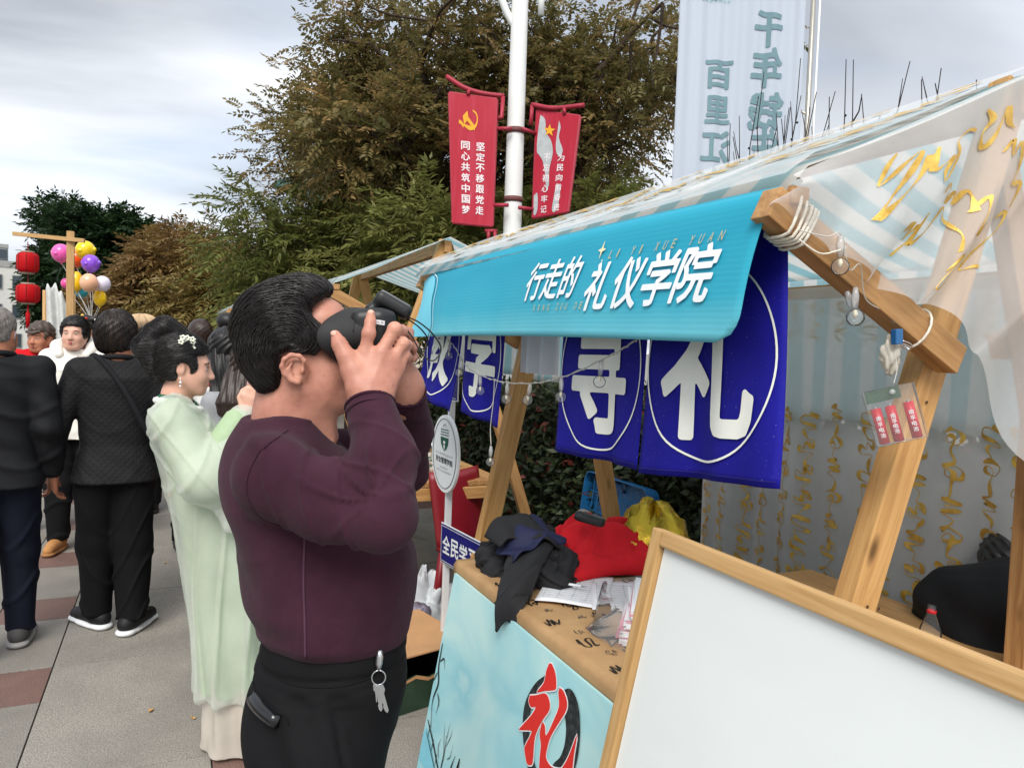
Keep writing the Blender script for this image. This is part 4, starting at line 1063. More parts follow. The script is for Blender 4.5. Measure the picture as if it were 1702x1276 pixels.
# blue plate
def plate(yc, zc, w, h, text, par, name='blue_plate', tw=0.9):
    ax = Vector((0.10, -0.995, 0)); nn = Vector((-0.995, -0.10, 0)); c = Vector((1.158, yc, zc))
    f = lambda o: (lambda a, b: c+ax*a+Vector((0, 0, b))+nn*o)
    p0 = MB().slab(lambda u, v: f(0)(w*u, h*(v-.5)), 2, 2, 0.004).build(name, M_PRINTW, par)
    q = MB(); e = 0.004; put_poly(q, [(e, -h/2+e), (w-e, -h/2+e), (w-e, h/2-e), (e, h/2-e)], f(0.0035)); q.build('blue_field', mat('sign_blue', (24, 24, 112), 0.45, 0.05), p0)
    q = MB(); e2 = 0.012
    for a in ([(e2, -h/2+e2), (w-e2, -h/2+e2)], [(e2, h/2-e2), (w-e2, h/2-e2)], [(e2, -h/2+e2), (e2, h/2-e2)]): put_stroke(q, a, 0.0025, f(0.0050), 1, False)
    q.build('white_border', M_PRINTW, p0)
    q = MB(); s = h*0.46
    for k, ch in enumerate(text): put_text(q, ch, f(0.0050), 0.022+s*(k+0.5)*1.02, 0, s*0.92, s, 0.022)
    q.build('plate_text', M_PRINTW, p0)
plate(3.235, 0.665, 0.48, 0.185, '全民学习', sg)
plate(3.22, 1.44, 0.12, 0.22, '', sg, 'blue_plate')
# ------------------------------------------------------------------ plants
def leaf_mesh(name, base, d, nrm, ln, wd, tint, m, parent, curl=0.18):
    """leaves as bent diamonds: arrays of base point, direction, normal, length, width, tint (0..1)"""
    n = len(base); d = d/np.linalg.norm(d, axis=1, keepdims=True)
    sd = np.cross(d, nrm); sd /= np.linalg.norm(sd, axis=1, keepdims=True)+1e-9; up = np.cross(sd, d)
    L_ = ln[:, None]; Wd = wd[:, None]
    V = np.empty((n, 4, 3))
    V[:, 0] = base; V[:, 1] = base+d*L_*0.45+sd*Wd*0.5+up*Wd*curl; V[:, 2] = base+d*L_-up*L_*curl*0.6; V[:, 3] = base+d*L_*0.45-sd*Wd*0.5+up*Wd*curl
    me = bpy.data.meshes.new(name)
    me.vertices.add(n*4); me.vertices.foreach_set('co', V.reshape(-1))
    me.loops.add(n*4); me.loops.foreach_set('vertex_index', np.arange(n*4, dtype=np.int32))
    me.polygons.add(n); me.polygons.foreach_set('loop_start', np.arange(0, n*4, 4, dtype=np.int32))
    me.update(calc_edges=True)
    at = me.attributes.new('tint', 'FLOAT', 'POINT'); at.data.foreach_set('value', np.repeat(tint, 4).astype(np.float32))
    me.materials.append(m)
    return link(bpy.data.objects.new(name, me), parent)
def unit(v): return v/(np.linalg.norm(v, axis=-1, keepdims=True)+1e-9)
def grow(rng, root, top, spread, levels, n0, r0):
    """limb skeleton: list of (pts, radii) and twig end points with directions"""
    tubes = []; ends = []
    def br(p, d, ln, r, lv):
        pts = [p.copy()]; q = p.copy(); dd = d.copy(); k = 5
        for i in range(k):
            dd = unit(dd+rng.normal(0, 0.16, 3)+np.array([0, 0, 0.05])); q = q+dd*ln/k; pts.append(q.copy())
        tubes.append((pts, [r*(1-0.55*i/k) for i in range(k+1)]))
        if lv == 0:
            ends.append((pts[-1], dd)); ends.append((pts[3], unit(dd+rng.normal(0, .5, 3)))); return
        for i in range(rng.integers(3, 5)):
            t = pts[rng.integers(2, k+1)]; nd = unit(dd*0.55+unit(rng.normal(0, 1, 3)*np.array([1, 1, .7]))*spread); br(t, nd, ln*rng.uniform(.6, .8), r*0.5, lv-1)
        ends.append((pts[-1], dd))
    root = np.array(root, float); top = np.array(top, float)
    tr = [root+(top-root)*t+np.array([rng.normal(0, .05), rng.normal(0, .05), 0])*(t > 0) for t in np.linspace(0, 1, 6)]
    tubes.append((tr, [r0*(1-0.35*i/5) for i in range(6)]))
    for i in range(n0):
        a = 2*PI*i/n0+rng.uniform(-.3, .3); br(tr[-1-(i % 2)], unit(np.array([math.cos(a), math.sin(a), rng.uniform(.15, 1.1)])), n0 and grow.ln*rng.uniform(.8, 1.15), r0*0.5, levels)
    return tubes, ends
def tree(name, root, fork, limb, label, leafm, barkm, seed, nlev=2, n0=6, r0=0.13, per=26, cl=0.42, leaflets=11, rach=0.28, lw=(0.075, 0.022), spread=0.95, group='trees along the walkway', droop=0.35, squash=1.0):
    rng = np.random.default_rng(seed); grow.ln = limb
    t = thing(name, root, label, 'tree', group)
    tubes, ends = grow(rng, root, fork, spread, nlev, n0, r0)
    mb = MB()
    for pts, rs in tubes: mb.tube(pts, rs, 5 if rs[0] < 0.03 else 7, False)
    mb.build('trunk', barkm, t, True)
    E = np.array([e[0] for e in ends]); D = np.array([e[1] for e in ends]); n = len(E)*per
    idx = np.repeat(np.arange(len(E)), per)
    off = unit(rng.normal(0, 1, (n, 3)))*cl*rng.uniform(0.05, 1, (n, 1))**0.6*np.array([1, 1, .75*squash])
    base = E[idx]+off
    d = unit(unit(off)*0.9+D[idx]*0.5+rng.normal(0, .35, (n, 3))-np.array([0, 0, droop]))
    nrm = unit(np.array([0, 0, 1.0])+rng.normal(0, .35, (n, 3)))
    ctint = np.clip(rng.normal(.5, .2, len(E)), 0, 1)[idx]
    side = unit(np.cross(d, nrm)); k = np.arange(leaflets)
    tt = (k//2+1)/((leaflets+1)//2); sg = np.where(k % 2 == 0, 1.0, -1.0); sg[-1] = 0
    rl = rach*rng.uniform(.7, 1.2, n)
    B = base[:, None, :]+d[:, None, :]*(tt[None, :, None]*rl[:, None, None])-np.array([0, 0, 1.0])*(tt[None, :, None]**2*rl[:, None, None]*0.25)
    LD = unit(d[:, None, :]*(0.55+(sg == 0)[None, :, None])+side[:, None, :]*sg[None, :, None]*0.95+rng.normal(0, .12, (n, leaflets, 3))-np.array([0, 0, .18]))
    NN = np.repeat(nrm[:, None, :], leaflets, 1)+rng.normal(0, .25, (n, leaflets, 3))
    m = n*leaflets
    tint = np.clip(np.repeat(ctint, leaflets)+rng.normal(0, .14, m), 0, 1)
    leaf_mesh('crown', B.reshape(-1, 3), LD.reshape(-1, 3), NN.reshape(-1, 3), lw[0]*rng.uniform(.75, 1.25, m), lw[1]*rng.uniform(.8, 1.2, m), tint, leafm, t)
    return t
M_BARK = mat('tree_bark', (74, 62, 52), 0.9, 0.3, 20, 0.6, 60)
LF_OLIVE = mat_leaf('olive_leaf', (84, 86, 50), (126, 114, 70), (168, 138, 92), 0.42)
LF_GREEN = mat_leaf('mid_green_leaf', (86, 96, 48), (126, 130, 70), (160, 156, 96), 0.42)
LF_RUST = mat_leaf('rust_leaf', (92, 72, 44), (130, 102, 62), (146, 128, 78), 0.35)
LF_DARK = mat_leaf('dark_green_leaf', (22, 40, 22), (38, 62, 32), (56, 78, 40), 0.25)
LF_BRG = mat_leaf('brown_green_leaf', (92, 76, 38), (124, 104, 56), (140, 130, 74), 0.3)
tree('feathery_tree', (4.45, 8.3, 0), (4.4, 8.3, 4.0), 1.30, 'tall olive brown feathery tree behind the worn red pole banner', LF_OLIVE, M_BARK, 4, 2, 9, 0.17, 13, 0.50, 13, 0.27, (0.076, 0.034), 1.0, droop=0.12)
tree('feathery_tree', (3.1, 9.2, 0), (3.1, 9.2, 4.0), 1.40, 'tall olive brown feathery tree behind the red banner with the emblem', LF_OLIVE, M_BARK, 9, 2, 9, 0.16, 13, 0.50, 13, 0.27, (0.076, 0.034), 1.0, droop=0.12)
tree('feathery_tree', (2.35, 10.4, 0), (2.3, 10.4, 4.1), 1.05, 'olive feathery tree reaching farthest left against the sky', LF_OLIVE, M_BARK, 15, 2, 8, 0.15, 13, 0.50, 13, 0.27, (0.076, 0.034), 1.0, droop=0.12)
tree('feathery_tree', (1.75, 9.6, 0), (1.75, 9.6, 1.9), 0.85, 'low green feathery tree above the second stall roof', LF_GREEN, M_BARK, 12, 1, 7, 0.09, 40, 0.5, 13, 0.34, (0.11, 0.030), 1.0)
tree('feathery_tree', (2.75, 7.9, 0), (2.75, 7.9, 2.1), 0.70, 'small green feathery tree below the red pole banners', LF_GREEN, M_BARK, 13, 1, 7, 0.07, 40, 0.45, 13, 0.32, (0.11, 0.030), 1.0)
tree('feathery_tree', (3.75, 7.5, 0), (3.75, 7.5, 2.3), 0.70, 'small dark green feathery tree between lamp post and white flag', LF_GREEN, M_BARK, 14, 1, 7, 0.07, 40, 0.45, 13, 0.32, (0.11, 0.030), 1.0)
tree('rust_tree', (0.25, 17.6, 0), (0.25, 17.6, 2.3), 0.95, 'dense rust brown tree left of the olive trees', LF_RUST, M_BARK, 21, 2, 8, 0.16, 44, 0.62, 9, 0.30, (0.14, 0.05), 0.95, droop=0.6)
tree('rust_tree', (1.25, 14.6, 0), (1.25, 14.6, 2.0), 0.75, 'brown green tree between the rust tree and the olive trees', LF_BRG, M_BARK, 22, 2, 7, 0.14, 44, 0.6, 9, 0.30, (0.13, 0.045), 0.95, droop=0.6)
for k, (x, y, h, ln, lab) in enumerate(((-2.6, 29, 4.2, 0.95, 'tall dark green tree behind the balloons'), (-3.35, 31, 3.2, 0.75, 'lower dark green tree right of the red lanterns'), (-1.2, 26, 3.9, 0.95, 'dark green tree touching the rust brown tree'))):
    tree('evergreen_tree', (x, y, 0), (x, y, h), ln, lab, LF_DARK, M_BARK, 31+k, 2, 8, 0.2, 44, 0.75, 7, 0.26, (0.19, 0.075), 0.9, droop=0.1)

# clipped hedge behind the stalls
hg = thing('hedge', (3.1, 5.0, 0), 'clipped dark green hedge with some reddish leaves behind the stalls', 'hedge')
def hedge_x(y, z): return 2.62+0.05*math.sin(y*2.1)+0.04*math.sin(y*5.3+z*4)
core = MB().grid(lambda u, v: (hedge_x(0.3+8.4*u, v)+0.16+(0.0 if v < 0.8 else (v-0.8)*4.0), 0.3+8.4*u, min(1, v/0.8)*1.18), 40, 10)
core.build('dark_core', mat('hedge_core', (22, 26, 16), 0.95, 0.3, 30), hg)  # plain near-black sheet filling the hedge behind its leaves, no modelled twigs
rng = np.random.default_rng(77); n = 21000
y = rng.uniform(0.4, 8.6, n); z = rng.uniform(0.02, 1.27, n); top = rng.random(n) < 0.22
x = 2.62+0.05*np.sin(y*2.1)+0.04*np.sin(y*5.3+z*4)+rng.uniform(-0.06, 0.14, n)
x = np.where(top, 2.6+rng.uniform(0, 0.9, n), x); z = np.where(top, 1.20+0.05*np.sin(y*3)+rng.uniform(-.05, .09, n), z)
base = np.stack([x, y, z], 1)
out = np.where(top[:, None], np.array([[-.2, 0, 1.0]]), np.array([[-1.0, 0, .35]]))
d = unit(out*0.6+rng.normal(0, .6, (n, 3))); nr = unit(out+rng.normal(0, .45, (n, 3)))
tint = np.clip(rng.normal(.30, .16, n), 0, .72); tint = np.where(rng.random(n) < 0.05, 1.0, tint)
LF_HEDGE = mat_leaf('hedge_leaf', (24, 32, 20), (62, 74, 44), (112, 50, 44), 0.15)
fo = leaf_mesh('foliage', base, d, nr, rng.uniform(.055, .095, n), rng.uniform(.026, .042, n), tint, LF_HEDGE, hg, 0.12); tag(fo, kind='stuff')

# bare twigs rising behind the stall roof
M_TWIG = mat('dark_twig', (44, 36, 34), 0.85, 0.2)
shrub_spots = ((2.75, 2.97, 3.02, 'bare twiggy shrub in front of the white flag'), (2.8, 2.70, 2.95, 'bare twiggy shrub at the pole of the white flag'), (2.75, 2.42, 2.84, 'bare twiggy shrub above the middle of the near roof'), (2.75, 2.05, 2.76, 'bare twiggy shrub left of the roof peak'), (2.75, 1.76, 2.70, 'bare twig with dry leaves at the roof peak'))
for k, (x, y, h, lab) in enumerate(shrub_spots):
    rng = np.random.default_rng(50+k); mb = MB()
    for i in range(9 if k < 3 else 4):
        p = np.array([x+rng.uniform(-.05, .05), y+rng.uniform(-.05, .05), 0.1]); hh = h+rng.uniform(-.32, .08); tx = x+rng.uniform(-.15, .15); ty = y+rng.uniform(-.16, .16)
        P = [p+(np.array([tx, ty, hh])-p)*t+rng.normal(0, .016, 3)*(t > 0)+np.array([0, 0.10*math.sin(i*1.9)*math.sin(PI*t), 0]) for t in np.linspace(0, 1, 12)]
        mb.tube(P, [0.008*(1-0.75*j/11) for j in range(12)], 5)
        for j in range(6, 11):
            if rng.random() < 0.6:
                a = P[j]; e = a+np.array([rng.normal(0, .03), rng.choice([-1, 1])*rng.uniform(.03, .07), rng.uniform(.10, .24)]); mb.tube([a, (a+e)/2+rng.normal(0, .006, 3)-np.array([0, 0, .012]), e], [0.004, 0.003, 0.0018], 4)
            mb.sphere(P[j]+rng.normal(0, .004, 3), 0.0065, 5, 4)
    t = thing('bare_shrub', (x, y, 0), lab, 'shrub', 'bare shrubs behind the near stall'); mb.build('branches', M_TWIG, t)
    if k == 4:
        rr = np.random.default_rng(3); b = np.array([[x+rr.uniform(-.06, .06), y+rr.uniform(-.08, .05), 2.55+rr.uniform(-.06, .06)] for _ in range(7)])
        leaf_mesh('dry_leaves', b, unit(rr.normal(0, .4, (7, 3))-np.array([0, 0, 1])), unit(rr.normal(0, 1, (7, 3))), np.full(7, .055), np.full(7, .02), np.zeros(7), LF_HEDGE, t)
# ------------------------------------------------------------------ lamp post with red banners
M_POLE = mat('lamp_white', (226, 228, 226), 0.4, 0.05, 5); M_REDM = mat('red_metal', (160, 44, 62), 0.5, 0.15, 10)
def at(px, py, d):
    """world point seen at photo pixel (px,py) at distance d along the view axis"""
    return Vector((CAM_POS+(_f+(px-851)/1230*_r-(py-638)/1230*_u)*d).tolist())
LP = Vector((2.935, 6.47, 0))
lp = thing('lamp_post', LP, 'white street lamp post carrying two red banners', 'lamp post')
MB().tube([LP, LP+Vector((0, 0, 2.4)), LP+Vector((0, 0, 4.4)), LP+Vector((0, 0, 7.2))], [0.105, 0.088, 0.080, 0.066], 20).build('pole', M_POLE, lp, True)
MB().tube([LP, LP+Vector((0, 0, 0.25)), LP+Vector((0, 0, 0.3))], [0.17, 0.17, 0.11], 20).build('base', M_POLE, lp, True)
ax = Vector((0.906, -0.423, 0)); bk_ = Vector((0.423, 0.906, 0))
for s, pts in ((-1, [(0, 4.55), (-.07, 4.63), (-.15, 4.78), (-.19, 4.95), (-.20, 5.5), (-.7, 5.9)]), (1, [(0, 4.98), (.12, 4.97), (.19, 4.98), (.20, 5.0), (.20, 5.5), (.7, 5.9)])):
    MB().tube([LP+ax*a+Vector((0, 0, z)) for a, z in smooth_path(pts, 5)], 0.035, 10).build('arm', M_POLE, lp, True)
MB().tube([LP+ax*.20+Vector((0, 0, 4.70)), LP+ax*.20+Vector((0, 0, 5.0))], 0.03, 10).build('arm', M_POLE, lp, True)
for z in (3.62, 2.98): MB().tube([LP+Vector((0, 0, z-0.025)), LP+Vector((0, 0, z+0.025))], 0.092, 20).build('clamp_band', mat('rusty_band', (104, 62, 60), 0.7, 0.3, 60), lp, True)
def _faded(seed):
    t = NT('faded_red_%d' % seed); v = t.coord('Object', (9, 9, 0.9)); n = t.noise(v, 1.6, 4, 0.6)
    return t.done(t.bsdf(t.ramp(n, (0.45, L3((168, 24, 48))), (0.66, L3((176, 44, 66))), (0.80, L3((186, 130, 146)))), 0.55, 0.3))
def pole_banner(side, TL, TR, BR, BL, label, seed):
    b = thing('pole_banner', BL, label, 'banner', 'red banners on the lamp post')
    TL, TR, BR, BL = map(Vector, (TL, TR, BR, BL))
    nn = (TR-TL).cross(TL-BL).normalized(); nn = nn if nn.y < 0 else -nn
    f = lambda o: (lambda u, v: (BL.lerp(BR, u)).lerp(TL.lerp(TR, u), v)+nn*o)
    MB().slab(f(0), 6, 6, 0.03).build('panel', _faded(seed), b)
    fr = MB()
    for p, q in ((TL, TR), (TR, BR), (BR, BL), (BL, TL)): fr.tube([p, q], 0.016, 6)
    fr.build('frame', M_REDM, b)
    return b, f
L_TL, L_TR, L_BR, L_BL = at(747, 155, 6.95), at(826, 166, 6.9), at(818, 376, 6.9), at(753, 370, 6.95)
b1, f1 = pole_banner(-1, L_TL, L_TR, L_BR, L_BL, 'red pole banner with yellow emblem and two columns of white characters', 1)
tx = MB()
for k, ch in enumerate('同心共筑中国梦'): put_text(tx, ch, f1(0.019), 0.34, 0.605-0.083*k, 0.20, 0.066, 0.022)
for k, ch in enumerate('坚定不移跟党走'): put_text(tx, ch, f1(0.019), 0.68, 0.610-0.083*k, 0.20, 0.066, 0.022)
tx.build('white_characters', mat('grey_white_paint', (226, 214, 216), 0.6, 0.08), b1)
em = MB(); g = f1(0.019)
put_stroke(em, [(.50, .885), (.58, .86), (.60, .81), (.55, .76), (.44, .745), (.30, .765)], 0.035, g, 6, True, lambda t: 0.35+0.8*t if t < .8 else 1.1-(t-.8)*3)
put_stroke(em, [(.30, .80), (.40, .845)], 0.07, g, 3, False); put_stroke(em, [(.36, .83), (.55, .745)], 0.036, g, 3, False)
put_stroke(em, [(.20, .785), (.26, .775), (.30, .75)], 0.03, g, 3, False)
em.build('yellow_emblem', mat('yellow_paint', (222, 160, 36), 0.6, 0.08), b1)
R_TL, R_TR, R_BR, R_BL = at(893, 184, 6.95), at(964, 194, 6.75), at(944, 352, 6.75), at(886, 362, 6.95)
b2, f2 = pole_banner(1, R_TL, R_TR, R_BR, R_BL, 'worn red pole banner with peeling grey patches and a yellow star', 2)
pk = MB(); g = f2(0.018)
for poly in ([(.10, .96), (.22, .92), (.26, .80), (.40, .72), (.46, .60), (.40, .44), (.42, .30), (.36, .24), (.30, .40), (.22, .52), (.12, .58), (.05, .62), (.06, .80)], [(.55, .93), (.60, .86), (.58, .76), (.70, .64), (.66, .58), (.56, .60), (.52, .70)], [(.62, .30), (.72, .28), (.74, .14), (.66, .02), (.56, .04), (.58, .16)], [(.02, .20), (.12, .22), (.14, .06), (.04, .02)]):
    put_poly(pk, [tuple(p) for p in smooth_path(poly+[poly[0]], 3)][:-1], g)
pk.build('peeled_patch', mat('bare_panel', (172, 176, 178), 0.7, 0.15, 14), b2)
tx = MB(); g = f2(0.0195)
for k, ch in enumerate('不忘初心牢记使命'[:6]): put_text(tx, ch, g, 0.32, 0.56-0.10*k, 0.17, 0.07, 0.015)
for k, ch in enumerate('为民向前奋进'): put_text(tx, ch, g, 0.68, 0.56-0.10*k, 0.17, 0.07, 0.015)
tx.build('white_characters', MATS['grey_white_paint'], b2)
sr = MB(); put_poly(sr, [(.34+r*math.cos(PI/2+k*PI/5)*1.5, .82+r*math.sin(PI/2+k*PI/5)*0.62) for k, r in enumerate([.10, .042]*5)], g)
sr.build('yellow_star', MATS['yellow_paint'], b2)
br = thing('banner_bracket', LP+Vector((-.3, .1, 3.9)), 'curved red bracket above the left pole banner', 'bracket')
q = [at(742, 127, 6.93), at(770, 145, 6.92), at(800, 155, 6.91), at(838, 160, 6.9)]
def bars(root, segs):
    for P, r in segs: MB().tube(P, r, 8).build('bar', M_REDM, root, True)
a6 = lambda *pp: [at(x, y, d) for x, y, d in pp]
bars(br, [(smooth_path([p[:] for p in q], 5), .022), (a6((836, 161, 6.9), (834, 196, 6.9), (828, 197, 6.9)), .02), (a6((780, 150, 6.91), (778, 158, 6.91)), .018), (a6((826, 214, 6.9), (850, 214, 6.86)), .018), (a6((820, 341, 6.9), (845, 341, 6.86)), .018), (a6((806, 384, 6.9), (826, 384, 6.9)), .018), (a6((812, 384, 6.9), (812, 400, 6.9)), .018), (a6((823, 384, 6.9), (822, 402, 6.9)), .018)])
br = thing('banner_bracket', LP+Vector((.3, -.1, 3.8)), 'red bracket above the worn pole banner', 'bracket')
bars(br, [(smooth_path([at(884, 174, 6.94)[:], at(920, 180, 6.85)[:], at(971, 175, 6.74)[:]], 5), .022), (a6((885, 174, 6.94), (882, 208, 6.94)), .02), (a6((938, 180, 6.8), (938, 190, 6.8)), .018), (a6((868, 214, 6.86), (890, 222, 6.94)), .018), (a6((862, 345, 6.88), (886, 348, 6.94)), .018)])

# ------------------------------------------------------------------ tall white flag seen from behind
fl = thing('feather_flag', (3.0, 3.35, 0), 'tall white flag with mirrored grey brush characters', 'flag')
def ff(u, v, o=0.0):
    p = Vector((2.583, 3.52, 0)).lerp(Vector((3.235, 3.225, 0)), u)
    w = 0.010*math.sin(u*44)*(0.4+0.6*v)+0.02*math.sin(u*7+v*3)
    nn = Vector((-0.41, -0.91, 0)); p = p+nn*(w+o); return (p.x+0.03*(v-0.5)*0, p.y, 1.4+2.9*v)
def _flagm():
    t = NT('flag_cloth'); c = L3((216, 224, 234)); d = t.bsdf(c, 0.8, 0.15); tl = t.n('ShaderNodeBsdfTranslucent'); tl.inputs['Color'].default_value = (*c, 1)
    mx = t.n('ShaderNodeMixShader'); mx.inputs[0].default_value = 0.4; t.l(d.outputs[0], mx.inputs[1]); t.l(tl.outputs[0], mx.inputs[2]); return t.done(mx)
MB().slab(ff, 90, 30, 0.002).build('cloth', _flagm(), fl, True)
tx = MB(); zv = lambda py: (1.58+(592-py)/1230*4.2-1.4)/2.9
g = lambda a, b: ff(a, b, 0.006)
for ch, px, py, w, h in (('千', .71, 52, .22, 60), ('年', .71, 115, .24, 64), ('钱', .72, 185, .27, 62), ('生', .72, 240, .22, 55), ('百', .345, 126, .22, 46), ('里', .345, 184, .20, 46), ('江', .34, 245, .24, 54), ('山', .34, 303, .22, 46)):
    put_text(tx, ch, g, px, zv(py), w, h/1230*4.2/2.9, 0.03, 0, 0, True)
tx.build('brush_characters', mat('grey_green_print', (112, 142, 150), 0.8, 0.06), fl)
tl_ = MB()
for k, ch in enumerate('江心屿文化市集'): put_text(tl_, ch, g, .40-.035*k, zv(6), .028, .006, 0.0, 0, 0, True)
put_stroke(tl_, [(.22, zv(-8)), (.30, zv(0)), (.40, zv(-8))], .012, g, 6)
tl_.build('small_print', mat('teal_print', (92, 160, 158), 0.8), fl)
MB().tube([(3.285, 3.205, 0), (3.275, 3.205, 2.0), (3.27, 3.205, 4.6)], [0.02, 0.016, 0.013], 10).build('pole', mat('grey_pole', (168, 164, 156), 0.35, 0.05, metal=0.5), fl, True)
MB().tube([(3.31, 3.19, 0), (3.305, 3.19, 4.6)], 0.006, 8).build('guy_line', M_POLE, fl, True)
MB().tube([(3.235, 3.225, 2.98), (3.27, 3.205, 2.96)], 0.006, 6).build('tie', M_ROPE, fl, True)

# ------------------------------------------------------------------ timber cross post with lanterns, balloons
def cross_post(base, h, arm, label, w=0.085, th=0.07, zc=None):
    t = thing('cross_post', base, label, 'post', 'timber cross posts'); b = Vector(base)
    beam('upright', b, b+Vector((0, 0, h)), w, w, W_FRAME, t, (1, 0, 0)); zc = zc or h-0.12
    beam('crossbar', b+arm[0]+Vector((0, -w/2-0.02, zc)), b+arm[1]+Vector((0, -w/2-0.02, zc)), 0.035, 0.05, W_FRAME, t, (0, 1, 0)); return t
cross_post((-1.185, 11.09, 0), 2.87, (Vector((-.66, .30, .06)), Vector((.17, -.08, 0))), 'timber cross post carrying the two red lanterns')
cross_post((-1.05, 16.5, 0), 2.32, (Vector((-.1, .05, 0)), Vector((.30, -.1, 0))), 'smaller timber cross post right of the balloons', 0.10)
cross_post((-0.68, 18.0, 0), 2.12, (Vector((-.75, .3, 0)), Vector((.2, -.08, 0))), 'smallest timber cross post left of the rust tree', 0.09)
def _lant():
    t = NT('lantern_red'); c = L3((204, 16, 26)); b = t.bsdf(c, 0.6, 0.25); tl = t.n('ShaderNodeBsdfTranslucent'); tl.inputs['Color'].default_value = (*c, 1)
    mx = t.n('ShaderNodeMixShader'); mx.inputs[0].default_value = 0.3; t.l(b.outputs[0], mx.inputs[1]); t.l(tl.outputs[0], mx.inputs[2]); return t.done(mx)
M_LANT = _lant(); M_LRIB = mat('lantern_rib', (122, 12, 20), 0.6); M_LCAP = mat('lantern_cap', (150, 140, 124), 0.5)
def lantern(c, r, h, label, tassel=False):
    t = thing('red_lantern', c, label, 'lantern', 'red lanterns'); M_ = Matrix.Translation(c)
    n = 8; prof = [(0.62, -.5), (0.80, -.46), (0.97, -.34), (1, 0), (0.97, .34), (0.80, .46), (0.62, .5)]
    V = []; F = []
    for (rr, z) in prof:
        for k in range(n*4):
            a = 2*PI*k/(n*4); s = 1-0.035*abs(math.sin(a*n/2)); V.append(M_ @ Vector((rr*r*s*math.cos(a), rr*r*s*math.sin(a), z*h)))
    for j in range(len(prof)-1):
        for k in range(n*4): F.append((j*32+k, j*32+(k+1) % 32, (j+1)*32+(k+1) % 32, (j+1)*32+k))
    obj('silk', V, F, M_LANT, t, True)
    rb = MB()
    for k in range(n): rb.tube([M_ @ Vector((rr*r*1.01*math.cos(2*PI*k/n), rr*r*1.01*math.sin(2*PI*k/n), z*h)) for rr, z in prof], 0.004, 4)
    rb.build('ribs', M_LRIB, t)
    for z in (-.53, .53): MB().tube([M_ @ Vector((0, 0, z*h-0.012)), M_ @ Vector((0, 0, z*h+0.012))], r*0.6, 16).build('cap', M_LCAP, t, True)
    MB().tube([M_ @ Vector((0, 0, h*.5)), M_ @ Vector((0, 0, h*.5+0.14))], 0.006, 5).build('cord', M_LRIB, t)
    if tassel:
        MB().tube([M_ @ Vector((0, 0, -h*.53)), M_ @ Vector((0, 0, -h*.53-.10)), M_ @ Vector((0, 0, -h*.53-.13)), M_ @ Vector((0, 0, -h*.53-.32))], [0.008, 0.01, 0.026, 0.02], 8).build('tassel', M_LANT, t, True)
lantern((-1.675, 11.26, 2.45), 0.125, 0.25, 'upper red lantern on the timber cross post')
lantern((-1.672, 11.26, 2.055), 0.135, 0.235, 'lower red lantern with a tassel on the cross post', True)
lantern((-0.99, 17.0, 1.99), 0.09, 0.17, 'small far red lantern below the balloons')
def balloon(px, py, d, r, rgb, label, ears=False, sq=(1, 1, 1.05)):
    c = at(px, py, d); t = thing('balloon', c, label, 'balloon', 'foil balloons in the bunch')
    m = mat('balloon_%d_%d_%d' % rgb, rgb, 0.22, 0.10, 4, spec=0.6)
    MB().sphere(c, (r*sq[0], r*sq[1], r*sq[2]), 20, 14).build('skin', m, t, True)
    if ears:
        for s in (-1, 1): MB().sphere(c+ax*s*r*0.98+Vector((0, 0, r*.12)), (r*.22, r*.16, r*.26), 8, 6).build('fin', m, t, True)
        MB().sphere(c+bk_*-r*.9+Vector((0, 0, -r*.1)), (r*.3, r*.2, r*.22), 8, 6).build('fin', m, t, True)
    MB().tube([c-Vector((0, 0, r*sq[2])), c-Vector((0, 0, r*sq[2]+0.03))], [0.012, 0.004], 6).build('knot', m, t)
    e = at(152, 535, 10.6); MB().tube(smooth_path([(c-Vector((0, 0, r*sq[2])))[:], ((c+e)/2+Vector((0.02, 0, -.05)))[:], e[:]], 5), 0.003, 4).build('string', M_POLE, t)
for a_ in ((102, 421, 10.4, .125, (238, 96, 176), 'round pink balloon left of the timber post', True), (142, 416, 10.6, .13, (244, 212, 24), 'large yellow balloon at the top of the bunch', True), (128, 430, 10.9, .12, (248, 92, 24), 'orange balloon behind the yellow one', False), (151, 438, 10.5, .12, (140, 82, 214), 'purple balloon right of the orange one', True),
           (127, 468, 10.5, .11, (248, 196, 30), 'golden balloon in the lower bunch beside the post', False, (.8, .8, 1.3)), (148, 470, 10.3, .13, (240, 186, 150), 'peach balloon in the middle of the lower bunch', False, (.9, .8, 1.0)), (170, 472, 10.5, .11, (226, 220, 238), 'pale silver balloon right of the peach one', False), (166, 495, 10.5, .10, (244, 200, 20), 'yellow balloon at the bottom of the bunch', False, (.85, .8, 1.2)), (110, 471, 10.6, .07, (236, 84, 160), 'small pink balloon peeking left of the post', False), (135, 484, 10.6, .09, (40, 150, 170), 'teal balloon low in the bunch', False)):
    balloon(*a_)
# torn white cloth on poles
wc = thing('torn_cloth', at(95, 560, 12), 'ragged white cloth hung on wooden poles behind the timber post', 'cloth')
def rag(u, v): p = at(76+44*u, 520, 12.0); return (p.x, p.y+0.06*math.sin(u*14+v*3), 1.0+1.28*v+0.10*math.sin(u*5)*v-0.16*u*v+0.05*math.sin(u*23)*v)
MB().slab(rag, 30, 16, 0.004).build('cloth', mat('grey_white_cloth', (202, 204, 202), 0.85, 0.15, 9, 0.5, 20), wc, True)
for px in (74, 122): p = at(px, 520, 12.05); MB().tube([(p.x, p.y, 0), (p.x, p.y, 2.25)], 0.03, 8).build('pole', W_FRAME, wc, True)

